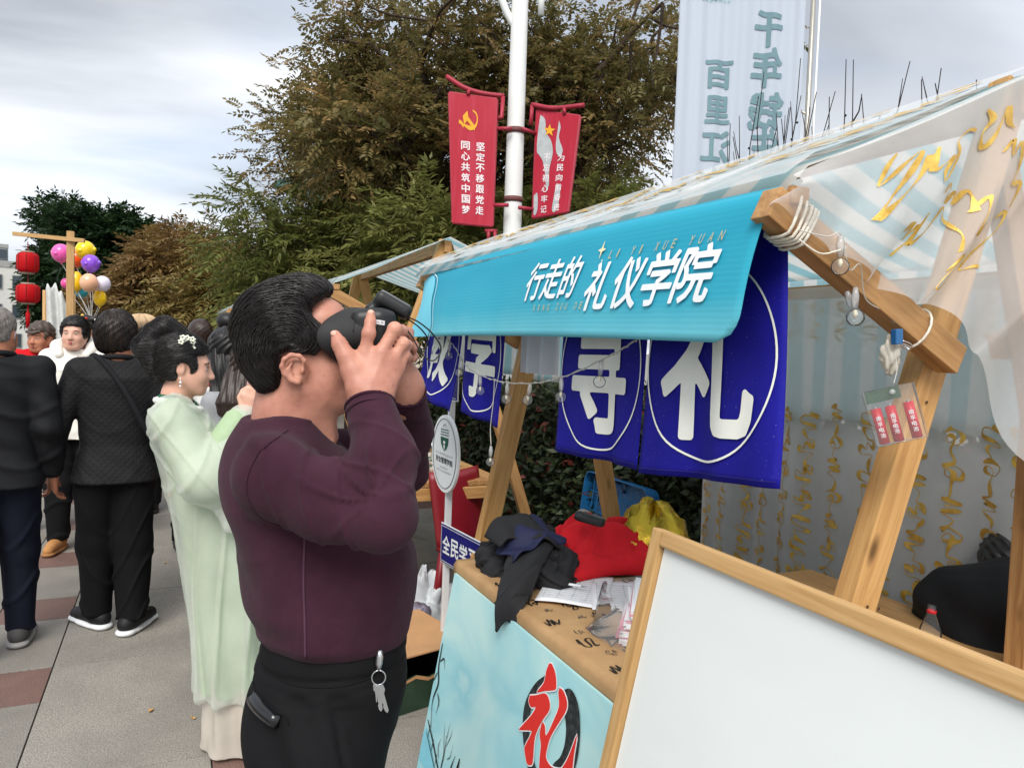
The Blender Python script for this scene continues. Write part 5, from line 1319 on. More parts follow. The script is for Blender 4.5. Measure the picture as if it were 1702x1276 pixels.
# ------------------------------------------------------------------ buildings beyond
M_BWALL = mat('pale_render', (196, 196, 190), 0.85, 0.08, 2); M_PANE = mat('dark_pane', (56, 66, 74), 0.15, 0.1, spec=0.6); M_BTRIM = mat('grey_trim', (150, 150, 148), 0.8)
def block(name, c, size, rz, label, nx, nz, m, win=(0.5, 0.5), roof=0.4):
    t = thing(name, c, label, 'building'); R = Matrix.Rotation(rz, 3, 'Z'); c = Vector(c)
    MB().box(c+Vector((0, 0, size[2]/2)), size, R).build('wall', m, t)
    MB().box(c+Vector((0, 0, size[2]+roof/2)), (size[0]*1.02, size[1]*1.02, roof), R).build('parapet', M_BTRIM, t)
    for i in range(nx):
        for k in range(nz):
            w = size[0]/nx*win[0]; h = size[2]/nz*win[1]; p = c+R @ Vector((-size[0]/2+size[0]*(i+.5)/nx, -size[1]/2-0.03, size[2]*(k+.5)/nz))
            wd_ = MB().box(p, (w, 0.08, h), R).build('window', M_BTRIM, t); MB().box(p+R @ Vector((0, -0.03, 0)), (w*.88, 0.08, h*.88), R).build('pane', M_PANE, wd_)
    return t
block('white_building', (-9.6, 59.5, 0), (5.2, 5, 5.6), rad(12), 'white low building behind the red lanterns', 5, 3, M_BWALL)
block('glass_tower', (-17.9, 95.5, 0), (3.4, 4, 10.2), rad(15), 'dark glass tower at the left edge of the picture', 4, 8, mat('tower_frame', (96, 112, 118), 0.4, 0.1), (0.88, 0.85))
block('annex_building', (-8.6, 70, 0), (5.5, 6, 3.8), rad(12), 'small grey annex between lantern and dark trees', 3, 2, M_BTRIM)
# building with an orange sign behind the trees
pb = thing('sign_building', (6.5, 20, 0), 'building with upturned green eaves and orange sign behind the trees', 'building')
Rz = Matrix.Rotation(rad(-24.8), 3, 'Z'); c0 = Vector((6.2, 18.2, 0))
MB().box(c0+Vector((0, 0, 2.2)), (5.6, 4.0, 4.4), Rz).build('wall', mat('cream_wall', (206, 196, 180), 0.85, 0.1, 3), pb)
def eave(u, v): a = (u-.5)*6.6; p = c0+Rz @ Vector((a, -2.9+2.9*v, 0)); return (p.x, p.y, 4.4+1.3*v+0.55*abs(2*u-1)**3*(1-v))
rf = MB().slab(eave, 40, 10, 0.16).build('roof', mat('roof_tile_green', (52, 82, 74), 0.6, 0.2, 8), pb, True)
for k in range(28):
    u = (k+.5)/28; MB().tube([Vector(eave(u, v))+Vector((0, 0, .1)) for v in np.linspace(0, 1, 6)], 0.06, 6).build('tile_ridge', MATS['roof_tile_green'], rf, True)
sgn = MB().box(c0+Rz @ Vector((-1.5, -2.1, 4.55)), (2.3, 0.15, 0.75), Rz).build('sign_board', mat('orange_sign', (232, 104, 40), 0.5, 0.06), pb)
MB().sphere(c0+Rz @ Vector((-2.3, -2.2, 4.65)), (.2, .05, .2), 12, 8).build('sign_emblem', mat('sign_red', (206, 40, 34), 0.5), sgn, True)
for a in (-1.9, 0.0, 1.9): wd_ = MB().box(c0+Rz @ Vector((a, -2.02, 3.2)), (1.1, .1, 1.5), Rz).build('window', M_BTRIM, pb); MB().box(c0+Rz @ Vector((a, -2.06, 3.2)), (.95, .1, 1.35), Rz).build('pane', M_PANE, wd_)

# ------------------------------------------------------------------ goods under and on the second stall
tb2 = thing('stall_table', (1.5, 4.6, 0), 'wooden table of the second stall loaded with printed goods', 'table')
beam('table_top', (1.47, 4.02, 0.775), (1.47, 5.9, 0.775), 0.72, 0.03, W_MID, tb2, (1, 0, 0)); beam('apron', (1.83, 4.0, 0.725), (1.13, 4.0, 0.725), 0.02, 0.07, W_LIGHT, tb2, (0, 1, 0))
for x in (1.16, 1.80):
    for y in (4.06, 5.8): beam('leg', (x, y, 0), (x, y, 0.76), 0.045, 0.045, W_MID, tb2, (1, 0, 0))
def mat_goods():
    t = NT('printed_goods'); v = t.coord('Object'); n = t.n('ShaderNodeTexVoronoi'); n.inputs['Scale'].default_value = 38; t.l(v, n.inputs['Vector'])
    return t.done(t.bsdf(t.ramp(n.outputs['Color'], (0.2, L3((70, 84, 70))), (0.5, L3((196, 190, 176))), (0.8, L3((150, 120, 110)))), 0.6, 0.3))
M_GOODS = mat_goods()
for k, (x, y, a, lab) in enumerate(((1.30, 4.35, 1.0, 'front heap of printed leaflets on the second stall table'), (1.55, 4.55, 2.4, 'rear heap of printed leaflets on the second stall table'))):
    t = thing('leaflet_heap', (x, y, 0.79), lab, 'leaflets'); heap('leaflets', (x, y, 0.792), (0.17, 0.22, 0.085), crumple(a, 0.8), M_GOODS, t, 40, 12)
pt = thing('paper_plate', (1.45, 4.9, 0.79), 'white round plate on the second stall table', 'plate'); MB().lathe([(0, 0.012), (0.09, 0.012), (0.15, 0.05), (0.152, 0.052), (0.09, 0.004), (0, 0.004)], 28, Matrix.Translation((1.48, 4.72, 0.87))).build('dish', M_PAPER, pt, True)
def box_open(name, c, size, rz, label, m1, m2):
    t = thing(name, c, label, 'box'); R = Matrix.Rotation(rz, 3, 'Z'); c = Vector(c); w, l, h = size; th = 0.006
    for d, s in (((-w/2, 0, h/2), (th, l, h)), ((w/2, 0, h/2), (th, l, h)), ((0, l/2, h/2), (w-2*th, th, h))): MB().box(c+R @ Vector(d), s, R).build('side', m1, t)
    MB().box(c+R @ Vector((0, 0, 0.004)), (w-2*th, l-2*th, 0.006), R).build('bottom', m1, t)
    # torn front wall
    top = [(-.5, .62), (-.42, .70), (-.34, .60), (-.2, .66), (-.05, .56), (.06, .60), (.14, .74), (.24, .68), (.30, .86), (.40, .90), (.5, .97)]
    f = lambda a, b: c+R @ Vector((a*w, -l/2, b*h)); mb = MB()
    V = []
    for o in (0, -th): V += [f(a, 0)+R @ Vector((0, o, 0)) for a, b in top]+[f(a, b)+R @ Vector((0, o, 0)) for a, b in top]
    n = len(top); F = [(i, i+1, n+i+1, n+i) for i in range(n-1)]+[(2*n+i+1, 2*n+i, 3*n+i, 3*n+i+1) for i in range(n-1)]+[(n+i, n+i+1, 3*n+i+1, 3*n+i) for i in range(n-1)]
    mb.add(V, F).build('torn_front', m1, t)
    MB().box(c+R @ Vector((0, 0.0, h+0.004)), (w+0.01, l+0.01, 0.006), R).build('lid', m2, t)
    e = MB(); put_stroke(e, [(a, b-.03) for a, b in top], 0.06, lambda a, b: f(a, b)+R @ Vector((0, -th-0.002, 0)), 1, False); e.build('torn_edge', m2, t)
    return t
M_CARD = mat('cardboard', (186, 142, 100), 0.8, 0.1, 9, 0.15, 150); M_GRNBOX = mat('green_print_box', (44, 66, 50), 0.6, 0.3, 14)
box_open('carton', (1.00, 3.24, 0), (0.42, 0.46, 0.24), rad(14), 'torn cardboard carton with green sides on the paving', M_GRNBOX, M_CARD)
M_PLASTIC = mat('white_bag_film', (206, 210, 214), 0.35, 0.12, 12, 0.6, 30, spec=0.5)
for k, (x, y, z, r, m, lab) in enumerate(((1.12, 4.15, 0.02, (.17, .17, .30), M_PLASTIC, 'crumpled white plastic bag beside the tan paper bag'), (1.33, 3.95, 0.0, (.18, .17, .27), M_PLASTIC, 'white plastic bag with red print behind the sign post'), (1.05, 3.9, 0.10, (.10, .10, .20), mat('brown_paper', (140, 88, 54), 0.8, 0.15), 'tan paper bag under the second stall'), (1.2, 4.5, 0.36, (.15, .15, .28), mat('cream_cloth', (206, 198, 176), 0.85, 0.15, 10, 0.4, 30), 'cream cloth bundle hanging below the second stall table'))):
    t = thing('plastic_bag' if k < 2 else ('paper_bag' if k == 2 else 'cloth_bundle'), (x, y, z), lab, 'bag' if k < 3 else 'bundle'); heap('film' if k < 2 else 'body', (x, y, z), r, crumple(k*1.3, 1.3), m, t, 44, 20, 1.0 if k < 3 else 1.9)
    if k == 1: MB().sphere((x-.10, y-.14, .10), (.07, .03, .06), 8, 6).build('red_print', mat('bag_red', (206, 36, 46), 0.5), t, True)
t = thing('silver_packets', (1.16, 3.72, 0), 'pile of shiny silver packets behind the carton', 'packets'); heap('foil', (1.16, 3.74, 0.0), (.17, .14, .17), crumple(5, 1.5), mat('purple_silver_foil', (150, 142, 156), 0.3, 0.5, 60, 0.8, 60, metal=0.5), t, 40, 14)
# red plastic chair behind the sign
ch = thing('red_chair', (1.55, 3.75, 0), 'red plastic chair behind the blue street sign plate', 'chair'); M_RCH = mat('red_chair_plastic', (132, 20, 32), 0.4, 0.08, spec=0.5)
cb = Vector((1.64, 3.78, 0)); R = Matrix.Rotation(rad(25), 3, 'Z')
MB().slab(lambda u, v: cb+R @ Vector((-.21+.42*u, -.21+.42*v, .44-.02*math.sin(PI*u))), 8, 8, .02).build('seat', M_RCH, ch, True)
MB().slab(lambda u, v: cb+R @ Vector((-.20+.40*u, .21+.09*v-.04*math.sin(PI*u), .44+.42*v)), 10, 8, .02).build('backrest', M_RCH, ch, True)
for sx in (-1, 1):
    for sy in (-1, 1): MB().tube([cb+R @ Vector((.18*sx, .18*sy, .44)), cb+R @ Vector((.22*sx, .22*sy, 0))], [.028, .018], 8).build('leg', M_RCH, ch, True)
t = thing('black_bag', (1.3, 3.6, 0), 'red cloth panel draped from the second stall table', 'cloth')
bpy.data.objects.remove(t)
# blue platform trolley standing on edge against the hedge
tr = thing('platform_trolley', (2.45, 3.7, 0), 'blue plastic platform trolley leaning upright against the hedge', 'trolley')
M_TB = mat('trolley_blue', (28, 96, 146), 0.4, 0.08, spec=0.45)
T0 = Vector((2.44, 3.42, 0.30)); tu = Vector((0.10, 0.94, -0.03)).normalized(); tv = Vector((0.16, 0.05, 0.98)).normalized(); tn = tu.cross(tv).normalized(); tn = tn if tn.x < 0 else -tn
tp = lambda a, b, o=0.0: T0+tu*a+tv*b+tn*o
TW, TH, rr = 0.86, 0.50, 0.07
def rrect(w, h, r, n=6): return [(cx+r*math.cos(a), cy+r*math.sin(a)) for cx, cy, a0 in ((w-r, h-r, 0), (r, h-r, PI/2), (r, r, PI), (w-r, r, 1.5*PI)) for a in np.linspace(a0, a0+PI/2, n)]
rc = rrect(TW, TH, rr)
m = MB(); V = [tp(a, b, -.012) for a, b in rc]+[tp(a, b, -.018) for a, b in rc]; n = len(rc); m.add(V, [tuple(range(n)), tuple(range(2*n-1, n-1, -1))]+[(i, (i+1) % n, (i+1) % n+n, i+n) for i in range(n)]); m.build('deck', M_TB, tr)
m = MB(); V = [tp(a, b, -.03) for a, b in rc]+[tp(a, b, .05) for a, b in rc]+[tp(a*.985+.0065, b*.976+.006, .05) for a, b in rc]+[tp(a*.985+.0065, b*.976+.006, -.012) for a, b in rc]
m.add(V, [(k*n+i, k*n+(i+1) % n, (k+1)*n+(i+1) % n, (k+1)*n+i) for k in range(3) for i in range(n)]); m.build('rim', M_TB, tr)
for i in range(1, 11): MB().tube([tp(TW*i/11, .012, .008), tp(TW*i/11, TH-.012, .008)], 0.004, 4).build('rib', M_TB, tr)
for i in range(1, 4): MB().tube([tp(.012, TH*i/4, .009), tp(TW-.012, TH*i/4, .009)], 0.004, 4).build('rib', M_TB, tr)
for a, b in ((.20, .20), (.66, .20)):
    c = tp(a, b, .11); w = thing_ = MB().tube([c-tu*.016, c+tu*.016], 0.062, 24).build('wheel', mat('grey_rubber', (120, 120, 118), 0.7, 0.1), tr, True)
    MB().tube([c-tu*.018, c+tu*.018], 0.048, 20).build('hub', mat('black_hub', (34, 32, 34), 0.5), w, True)
    MB().tube([tp(a, b+.02, .0), tp(a, b+.015, .05), c+tu*.02], [.03, .024, .014], 8).build('bracket', mat('dull_steel', (140, 144, 148), 0.35, 0.1, metal=0.8), tr, True)
for z in (.38, .44): MB().tube([tp(.10, z, .0), tp(.10, z, .02)], .012, 10).build('bolt', MATS['steel'], tr, True)
# ------------------------------------------------------------------ figure toolkit: bodies, clothes and hair as smooth blended volumes
class Field:
    def __init__(s, lo, hi, h):
        s.lo = np.array(lo, float); s.h = h; s.n = np.ceil((np.array(hi)-s.lo)/h).astype(int)+1
        s.D = np.full(s.n, 1.0, np.float32)
    def sub(s, lo, hi):
        a = np.clip(np.floor((np.array(lo)-s.lo)/s.h).astype(int), 0, s.n); b = np.clip(np.ceil((np.array(hi)-s.lo)/s.h).astype(int)+1, 0, s.n)
        if (b <= a).any(): return None, None
        ax_ = [(s.lo[i]+s.h*np.arange(a[i], b[i])).astype(np.float32) for i in range(3)]
        return (slice(a[0], b[0]), slice(a[1], b[1]), slice(a[2], b[2])), (ax_[0][:, None, None], ax_[1][None, :, None], ax_[2][None, None, :])
    def put(s, fn, lo, hi, k=0.02, op='add'):
        m = k+2*s.h
        sl, P = s.sub(np.array(lo)-m, np.array(hi)+m)
        if sl is None: return s
        d = fn(*P).astype(np.float32); o = s.D[sl]
        if op == 'cut': d = -d; hh = np.maximum(k-np.abs(o-d), 0)/k if k > 0 else 0; s.D[sl] = np.maximum(o, d)+hh*hh*k*0.25
        elif op == 'keep': s.D[sl] = np.maximum(o, d)
        else: hh = np.maximum(k-np.abs(o-d), 0)/k if k > 0 else 0; s.D[sl] = np.minimum(o, d)-hh*hh*k*0.25
        return s
    def cap(s, p, q, r0, r1=None, k=0.02, op='add', flat=None):
        """tapering limb; flat=(axis, factor) squeezes it along an axis"""
        r1 = r0 if r1 is None else r1; p = np.array(p, float); q = np.array(q, float); d = q-p; L2 = d@d+1e-9; R = max(r0, r1)
        def fn(X, Y, Z):
            x, y, z = X-p[0], Y-p[1], Z-p[2]; t = np.clip((x*d[0]+y*d[1]+z*d[2])/L2, 0, 1)
            x, y, z = x-t*d[0], y-t*d[1], z-t*d[2]
            if flat is not None:
                a = np.array(flat[0], float); a = a/np.linalg.norm(a); c = (x*a[0]+y*a[1]+z*a[2])*(1/flat[1]-1); x, y, z = x+c*a[0], y+c*a[1], z+c*a[2]
                return (np.sqrt(x*x+y*y+z*z)-(r0+t*(r1-r0)))*min(1.0, flat[1])
            return np.sqrt(x*x+y*y+z*z)-(r0+t*(r1-r0))
        e = R*(max(1, flat[1]) if flat else 1)
        return s.put(fn, np.minimum(p, q)-e, np.maximum(p, q)+e, k, op)
    def chain(s, pts, rs, k=0.02, op='add', flat=None):
        for i in range(len(pts)-1): s.cap(pts[i], pts[i+1], rs[i], rs[i+1], k, op, flat)
        return s
    def ell(s, c, r, k=0.02, op='add', R=None):
        c = np.array(c, float); r = np.array(r, float); e = r.max() if R is not None else r
        def fn(X, Y, Z):
            x, y, z = X-c[0], Y-c[1], Z-c[2]
            if R is not None: x, y, z = x*R[0][0]+y*R[1][0]+z*R[2][0], x*R[0][1]+y*R[1][1]+z*R[2][1], x*R[0][2]+y*R[1][2]+z*R[2][2]
            a = np.sqrt((x/r[0])**2+(y/r[1])**2+(z/r[2])**2); b = np.sqrt((x/r[0]**2)**2+(y/r[1]**2)**2+(z/r[2]**2)**2)+1e-6
            return a*(a-1)/b
        return s.put(fn, c-e, c+e, k, op)
    def rbox(s, c, half, r, k=0.01, op='add', R=None):
        c = np.array(c, float); hf = np.array(half, float)-r; e = np.linalg.norm(half) if R is not None else np.array(half)
        def fn(X, Y, Z):
            x, y, z = X-c[0], Y-c[1], Z-c[2]
            if R is not None: x, y, z = x*R[0][0]+y*R[1][0]+z*R[2][0], x*R[0][1]+y*R[1][1]+z*R[2][1], x*R[0][2]+y*R[1][2]+z*R[2][2]
            x, y, z = np.abs(x)-hf[0], np.abs(y)-hf[1], np.abs(z)-hf[2]
            return np.sqrt(np.maximum(x, 0)**2+np.maximum(y, 0)**2+np.maximum(z, 0)**2)+np.minimum(np.maximum(x, np.maximum(y, z)), 0)-r
        return s.put(fn, c-e, c+e, k, op)
    def stack(s, rows, k=0.03, op='add', p=2.3, fold=None):
        """horizontal rings: rows of (z, cx, cy, half_x, half_y), bottom to top"""
        rows = sorted(rows); A = np.array(rows, float); zs = A[:, 0]
        def fn(X, Y, Z):
            z = np.clip(Z, zs[0], zs[-1]); cx, cy, a, b = [np.interp(z, zs, A[:, i]).astype(np.float32) for i in (1, 2, 3, 4)]
            if fold is not None: g = fold(X, Y, Z); a = a*g; b = b*g
            q = (np.abs((X-cx)/a)**p+np.abs((Y-cy)/b)**p)**(1/p)
            d = (q-1)*np.minimum(a, b)
            return np.maximum(d, np.maximum(zs[0]-Z, Z-zs[-1]))
        w = A[:, 3].max()+np.abs(A[:, 1]).max(); l = A[:, 4].max()+np.abs(A[:, 2]).max()
        return s.put(fn, (-w, -l, zs[0]), (w, l, zs[-1]), k, op)
    def prism(s, poly, xh, k=0.01, op='add'):
        """side view outline (y,z) pulled out to +-xh"""
        P = np.array(poly, float)
        def fn(X, Y, Z):
            y = np.broadcast_to(Y, (1, Y.shape[1], Z.shape[2])); z = np.broadcast_to(Z, y.shape)
            D = np.full(y.shape, 1e9, np.float32); ins = np.zeros(y.shape, bool)
            for a, b in zip(P, np.roll(P, -1, 0)):
                d = b-a; t = np.clip(((y-a[0])*d[0]+(z-a[1])*d[1])/(d@d+1e-12), 0, 1); D = np.minimum(D, np.hypot(y-a[0]-t*d[0], z-a[1]-t*d[1]))
                c = ((a[1] <= z) != (b[1] <= z)); xi = a[0]+(z-a[1])/(d[1] if abs(d[1]) > 1e-9 else 1e-9)*d[0]; ins ^= c & (y < xi)
            d2 = np.where(ins, -D, D); return np.maximum(d2, np.abs(X)-xh)
        return s.put(fn, (-xh, P[:, 0].min(), P[:, 1].min()), (xh, P[:, 0].max(), P[:, 1].max()), k, op)
    def mesh(s):
        b = 3*s.h; D = np.clip(s.D, -b, b); D[0], D[-1], D[:, 0], D[:, -1], D[:, :, 0], D[:, :, -1] = b, b, b, b, b, b
        g = vdb.FloatGrid(b); g.copyFromArray(np.ascontiguousarray(D)); V, Q = g.convertToQuads(isovalue=0.0)
        V = np.asarray(V, float)*s.h+s.lo; Q = np.asarray(Q, int)
        T3 = V[Q[:, 0]]; vol = np.einsum('ij,ij->i', T3, np.cross(V[Q[:, 1]], V[Q[:, 2]])).sum()+np.einsum('ij,ij->i', T3, np.cross(V[Q[:, 2]], V[Q[:, 3]])).sum()
        return V, (Q if vol > 0 else Q[:, ::-1])
def vnormals(V, Q):
    N = np.zeros_like(V); n = np.cross(V[Q[:, 2]]-V[Q[:, 0]], V[Q[:, 3]]-V[Q[:, 1]])
    for i in range(4): np.add.at(N, Q[:, i], n)
    return N/(np.linalg.norm(N, axis=1, keepdims=True)+1e-12)
def relax(V, Q, it=2, f=0.5):
    E = np.vstack([Q[:, [0, 1]], Q[:, [1, 2]], Q[:, [2, 3]], Q[:, [3, 0]]])
    cnt = np.bincount(E.ravel(), minlength=len(V)).astype(float)[:, None]
    for _ in range(it):
        A = np.zeros_like(V); np.add.at(A, E[:, 0], V[E[:, 1]]); np.add.at(A, E[:, 1], V[E[:, 0]]); V = V+(A/np.maximum(cnt, 1)-V)*f
    return V
def part(name, field, m, root, disp=None, it=1):
    V, Q = field.mesh()
    if it: V = relax(V, Q, it)
    if disp is not None:
        N = vnormals(V, Q)
        V = V+N*disp(V, N)[:, None]
    return obj(name, V, Q, m, root, True, WM[root.name])
def lobj(name, mb, m, root, smooth=True, parent=None): return mb.build(name, m, parent or root, smooth, WM[root.name])

def mat_skin(name, rgb, mottle=0.10):
    if name in MATS: return MATS[name]
    t = NT(name); v = t.coord('Object'); c = L3(rgb)
    n = t.noise(v, 16, 4, 0.6); n2 = t.noise(v, 120, 3, 0.6); n3 = t.noise(v, 55, 2, 0.5)
    col = t.ramp(n, (0.3, (c[0]*(1-mottle), c[1]*(1-mottle*1.6), c[2]*(1-mottle*1.6))), (0.7, (min(1, c[0]*(1+mottle)), c[1]*(1+mottle), c[2]*(1+mottle))))
    sp = t.ramp(n3, (0.68, (0, 0, 0)), (0.74, (1, 1, 1))); col = t.mix(t.math('MULTIPLY', sp, 0.35 if mottle > 0.12 else 0.12), col, (c[0]*0.5, c[1]*0.38, c[2]*0.34))
    b = t.bsdf(col, 0.48, 0.4); b.inputs['Subsurface Weight'].default_value = 0.12; b.inputs['Subsurface Radius'].default_value = (0.01, 0.004, 0.002); b.inputs['Subsurface Scale'].default_value = 0.6
    t.bump(b, n2, 0.30 if mottle > 0.12 else 0.06, 0.002); MATS[name] = t.done(b); return MATS[name]
def mat_hair(name, rgb, rough=0.38):
    if name in MATS: return MATS[name]
    t = NT(name); v = t.coord('Object', (1, 0.25, 0.25)); n = t.noise(v, 420, 3, 0.6); n2 = t.noise(t.coord('Object'), 30, 3); c = L3(rgb)
    col = t.ramp(n, (0.35, tuple(x*0.6 for x in c)), (0.7, tuple(x*1.6 for x in c))); b = t.bsdf(col, rough, 0.45); t.bump(b, t.math('ADD', n, n2), 0.4, 0.003); MATS[name] = t.done(b); return MATS[name]
def mat_cloth(name, rgb, var=0.12, fine=420.0, bump=0.25, rough=0.85, quilt=0.0, spec=0.12, sheen=0.0):
    if name in MATS: return MATS[name]
    t = NT(name); v = t.coord('Object'); c = L3(rgb); n = t.noise(v, 9, 4, 0.6); n2 = t.noise(v, fine, 2, 0.6); n3 = t.noise(v, 34, 3, 0.55, 0.4)
    col = t.ramp(n, (0.3, tuple(x*(1-var) for x in c)), (0.7, tuple(min(1, x*(1+var)) for x in c)))
    b = t.bsdf(col, rough, spec); b.inputs['Sheen Weight'].default_value = sheen
    h = t.math('ADD', t.math('MULTIPLY', n2, 0.35), t.math('MULTIPLY', n3, 0.9))
    if quilt > 0:
        tc = t.n('ShaderNodeTexCoord'); sp = t.n('ShaderNodeSeparateXYZ'); t.l(tc.outputs['Object'], sp.inputs[0])
        w = []
        for s_ in (1, -1):
            q = t.math('ADD', sp.outputs[0], t.math('MULTIPLY', sp.outputs[2], s_)); w.append(t.math('ABSOLUTE', t.math('SINE', t.math('MULTIPLY', q, PI/quilt))))
        h = t.math('ADD', h, t.math('MULTIPLY', t.math('MINIMUM', w[0], w[1]), 3.0))
    t.bump(b, h, bump, 0.004); MATS[name] = t.done(b); return MATS[name]
SKIN_M = mat_skin('skin_weathered', (188, 136, 116), 0.20); SKIN_F = mat_skin('skin_fair', (214, 166, 144), 0.06); SKIN_T = mat_skin('skin_tan', (182, 122, 94), 0.12)
HAIR_B = mat_hair('hair_black', (18, 16, 16), 0.45); HAIR_G = mat_hair('hair_grey', (132, 124, 118), 0.6); HAIR_BR = mat_hair('hair_dark_brown', (46, 32, 26)); HAIR_S = mat_hair('hair_streaked', (74, 62, 54), 0.5)

def rotm(yaw=0, pitch=0, roll=0):
    return np.array(Matrix.Rotation(rad(yaw), 3, 'Z') @ Matrix.Rotation(rad(pitch), 3, 'X') @ Matrix.Rotation(rad(roll), 3, 'Y'))
def head(f, C0, R, s=1.0, fem=False, ears=True, detail=True):
    """C0: point between the ears; R: head rotation (x right, y forward, z up)"""
    T = lambda p: np.array(C0)+R@(np.array(p)*s)
    f.ell(T((0, -.014, .036)), np.array((.075, .094, .084))*s, 0.02, R=R)
    f.ell(T((0, .030, -.022)), np.array((.060, .062, .080))*s, 0.03, R=R)
    f.cap(T((0, .042, -.070)), T((0, .064, -.090)), (.044 if not fem else .038)*s, (.021 if not fem else .017)*s, 0.03)
    for q in (-1, 1): f.ell(T((.036*q, .052, -.032)), np.array((.026, .030, .030))*s, 0.025, R=R); f.cap(T((.055*q, -.005, -.045)), T((.030*q, .055, -.085)), .020*s, .018*s, 0.03)
    if detail:
        f.cap(T((-.030, .074, .026)), T((.030, .074, .026)), .012*s, .012*s, 0.02)
        for q in (-1, 1):
            f.ell(T((.031*q, .098, .004)), np.array((.017, .016, .013))*s, 0.016, 'cut', R=R); f.ell(T((.031*q, .072, .003)), np.array((.015, .014, .012))*s, 0.006, R=R)
        f.cap(T((0, .086, .012)), T((0, .104, -.028)), .0075*s, .0115*s, 0.014)
        for q in (-1, 1): f.ell(T((.011*q, .094, -.032)), np.array((.0085, .011, .008))*s, 0.008, R=R)
        f.cap(T((-.017, .086, -.054)), T((.017, .086, -.054)), .0065*s, .0065*s, 0.008); f.cap(T((-.014, .086, -.064)), T((.014, .086, -.064)), .0068*s, .0068*s, 0.008)
        f.cap(T((-.018, .096, -.0590)), T((.018, .096, -.0590)), .0022*s, .0022*s, 0.003, 'cut')
    if ears:
        for q in (-1, 1):
            f.ell(T((.076*q, -.012, -.004)), np.array((.010, .020, .030))*s, 0.008, R=R@rotm(0, 8, 0))
            f.ell(T((.088*q, -.006, .0)), np.array((.008, .010, .018))*s, 0.006, 'cut', R=R)
    return T
def face_bits(T, root, lip=(176, 84, 84), s=1.0, brow=(50, 38, 34), look=0.0, lids=True):
    M_E = mat('eye_white', (222, 214, 208), 0.25, 0.02); M_I = mat('iris_dark', (30, 20, 16), 0.15, 0.02, spec=0.6)
    for q in (-1, 1):
        e = MB().sphere(T((.031*q, .0775, .004)), .0098*s, 12, 8); eo = lobj('eye', e, M_E, root)
        lobj('iris', MB().sphere(T((.031*q+look, .0845, .003)), .0048*s, 10, 6), M_I, root, True, eo)
        m = MB().tube([T((.018*q, .088, .0095)), T((.031*q, .0905, .0125)), T((.045*q, .083, .008))], .0013*s, 5); lobj('eyelash', m, M_I, root)
        m = MB().tube([T((.014*q, .0875, .024)), T((.031*q, .088, .0285)), T((.050*q, .075, .022))], [.0022*s, .0028*s, .0012*s], 6); lobj('eyebrow', m, mat('brow_%d' % brow[0], brow, 0.8), root)
    m = MB().tube([T((-.021, .0835, -.0585)), T((-.008, .0935, -.0555)), T((0, .0945, -.0565)), T((.008, .0935, -.0555)), T((.021, .0835, -.0585))], [.001, .0042*s, .0038*s, .0042*s, .001], 8); m.tube([T((-.018, .085, -.0605)), T((0, .0945, -.0645)), T((.018, .085, -.0605))], [.001, .0055*s, .001], 8)
    lobj('mouth', m, mat('lip_%d' % lip[0], lip, 0.4, 0.05), root)
def hand(f, W, E, side, s=1.0, curl=0.5, up=(0, 1, 0)):
    """relaxed hand at wrist W, forearm coming from E; thumb towards 'up'"""
    W = np.array(W, float); d = W-np.array(E, float); d /= np.linalg.norm(d); u = np.array(up, float); u -= d*(u@d); u /= np.linalg.norm(u); n = np.cross(d, u)*side
    pal = W+d*.045*s
    f.cap(W-d*.02*s, W+d*.01*s, .024*s, .022*s, 0.02)
    for i, (a, ln, r) in enumerate(((.030, .072, .0085), (.010, .080, .009), (-.010, .075, .0085), (-.028, .060, .0075))):
        k0 = W+d*(.088-.004*abs(i-1))*s+u*a*s; f.cap(W+d*.01*s+u*a*.5*s, k0, .016*s, .0115*s, 0.015)
        k1 = k0+(d*math.cos(curl*.6)+n*math.sin(curl*.6))*ln*.5*s; k2 = k1+(d*math.cos(curl*1.5)+n*math.sin(curl*1.5))*ln*.3*s; k3 = k2+(d*math.cos(curl*2.2)+n*math.sin(curl*2.2))*ln*.25*s
        f.chain([k0, k1, k2, k3], [r*1.1*s, r*s, r*.92*s, r*.75*s], 0.004)
    t0 = W+d*.02*s+u*.022*s; t1 = W+d*.055*s+u*.046*s+n*.012*s; t2 = t1+(d*.9+u*.3+n*.35)*.030*s; t3 = t2+(d*1.0+n*.4)*.022*s
    f.chain([t0, t1, t2, t3], [.016*s, .0125*s, .0105*s, .0085*s], 0.008)
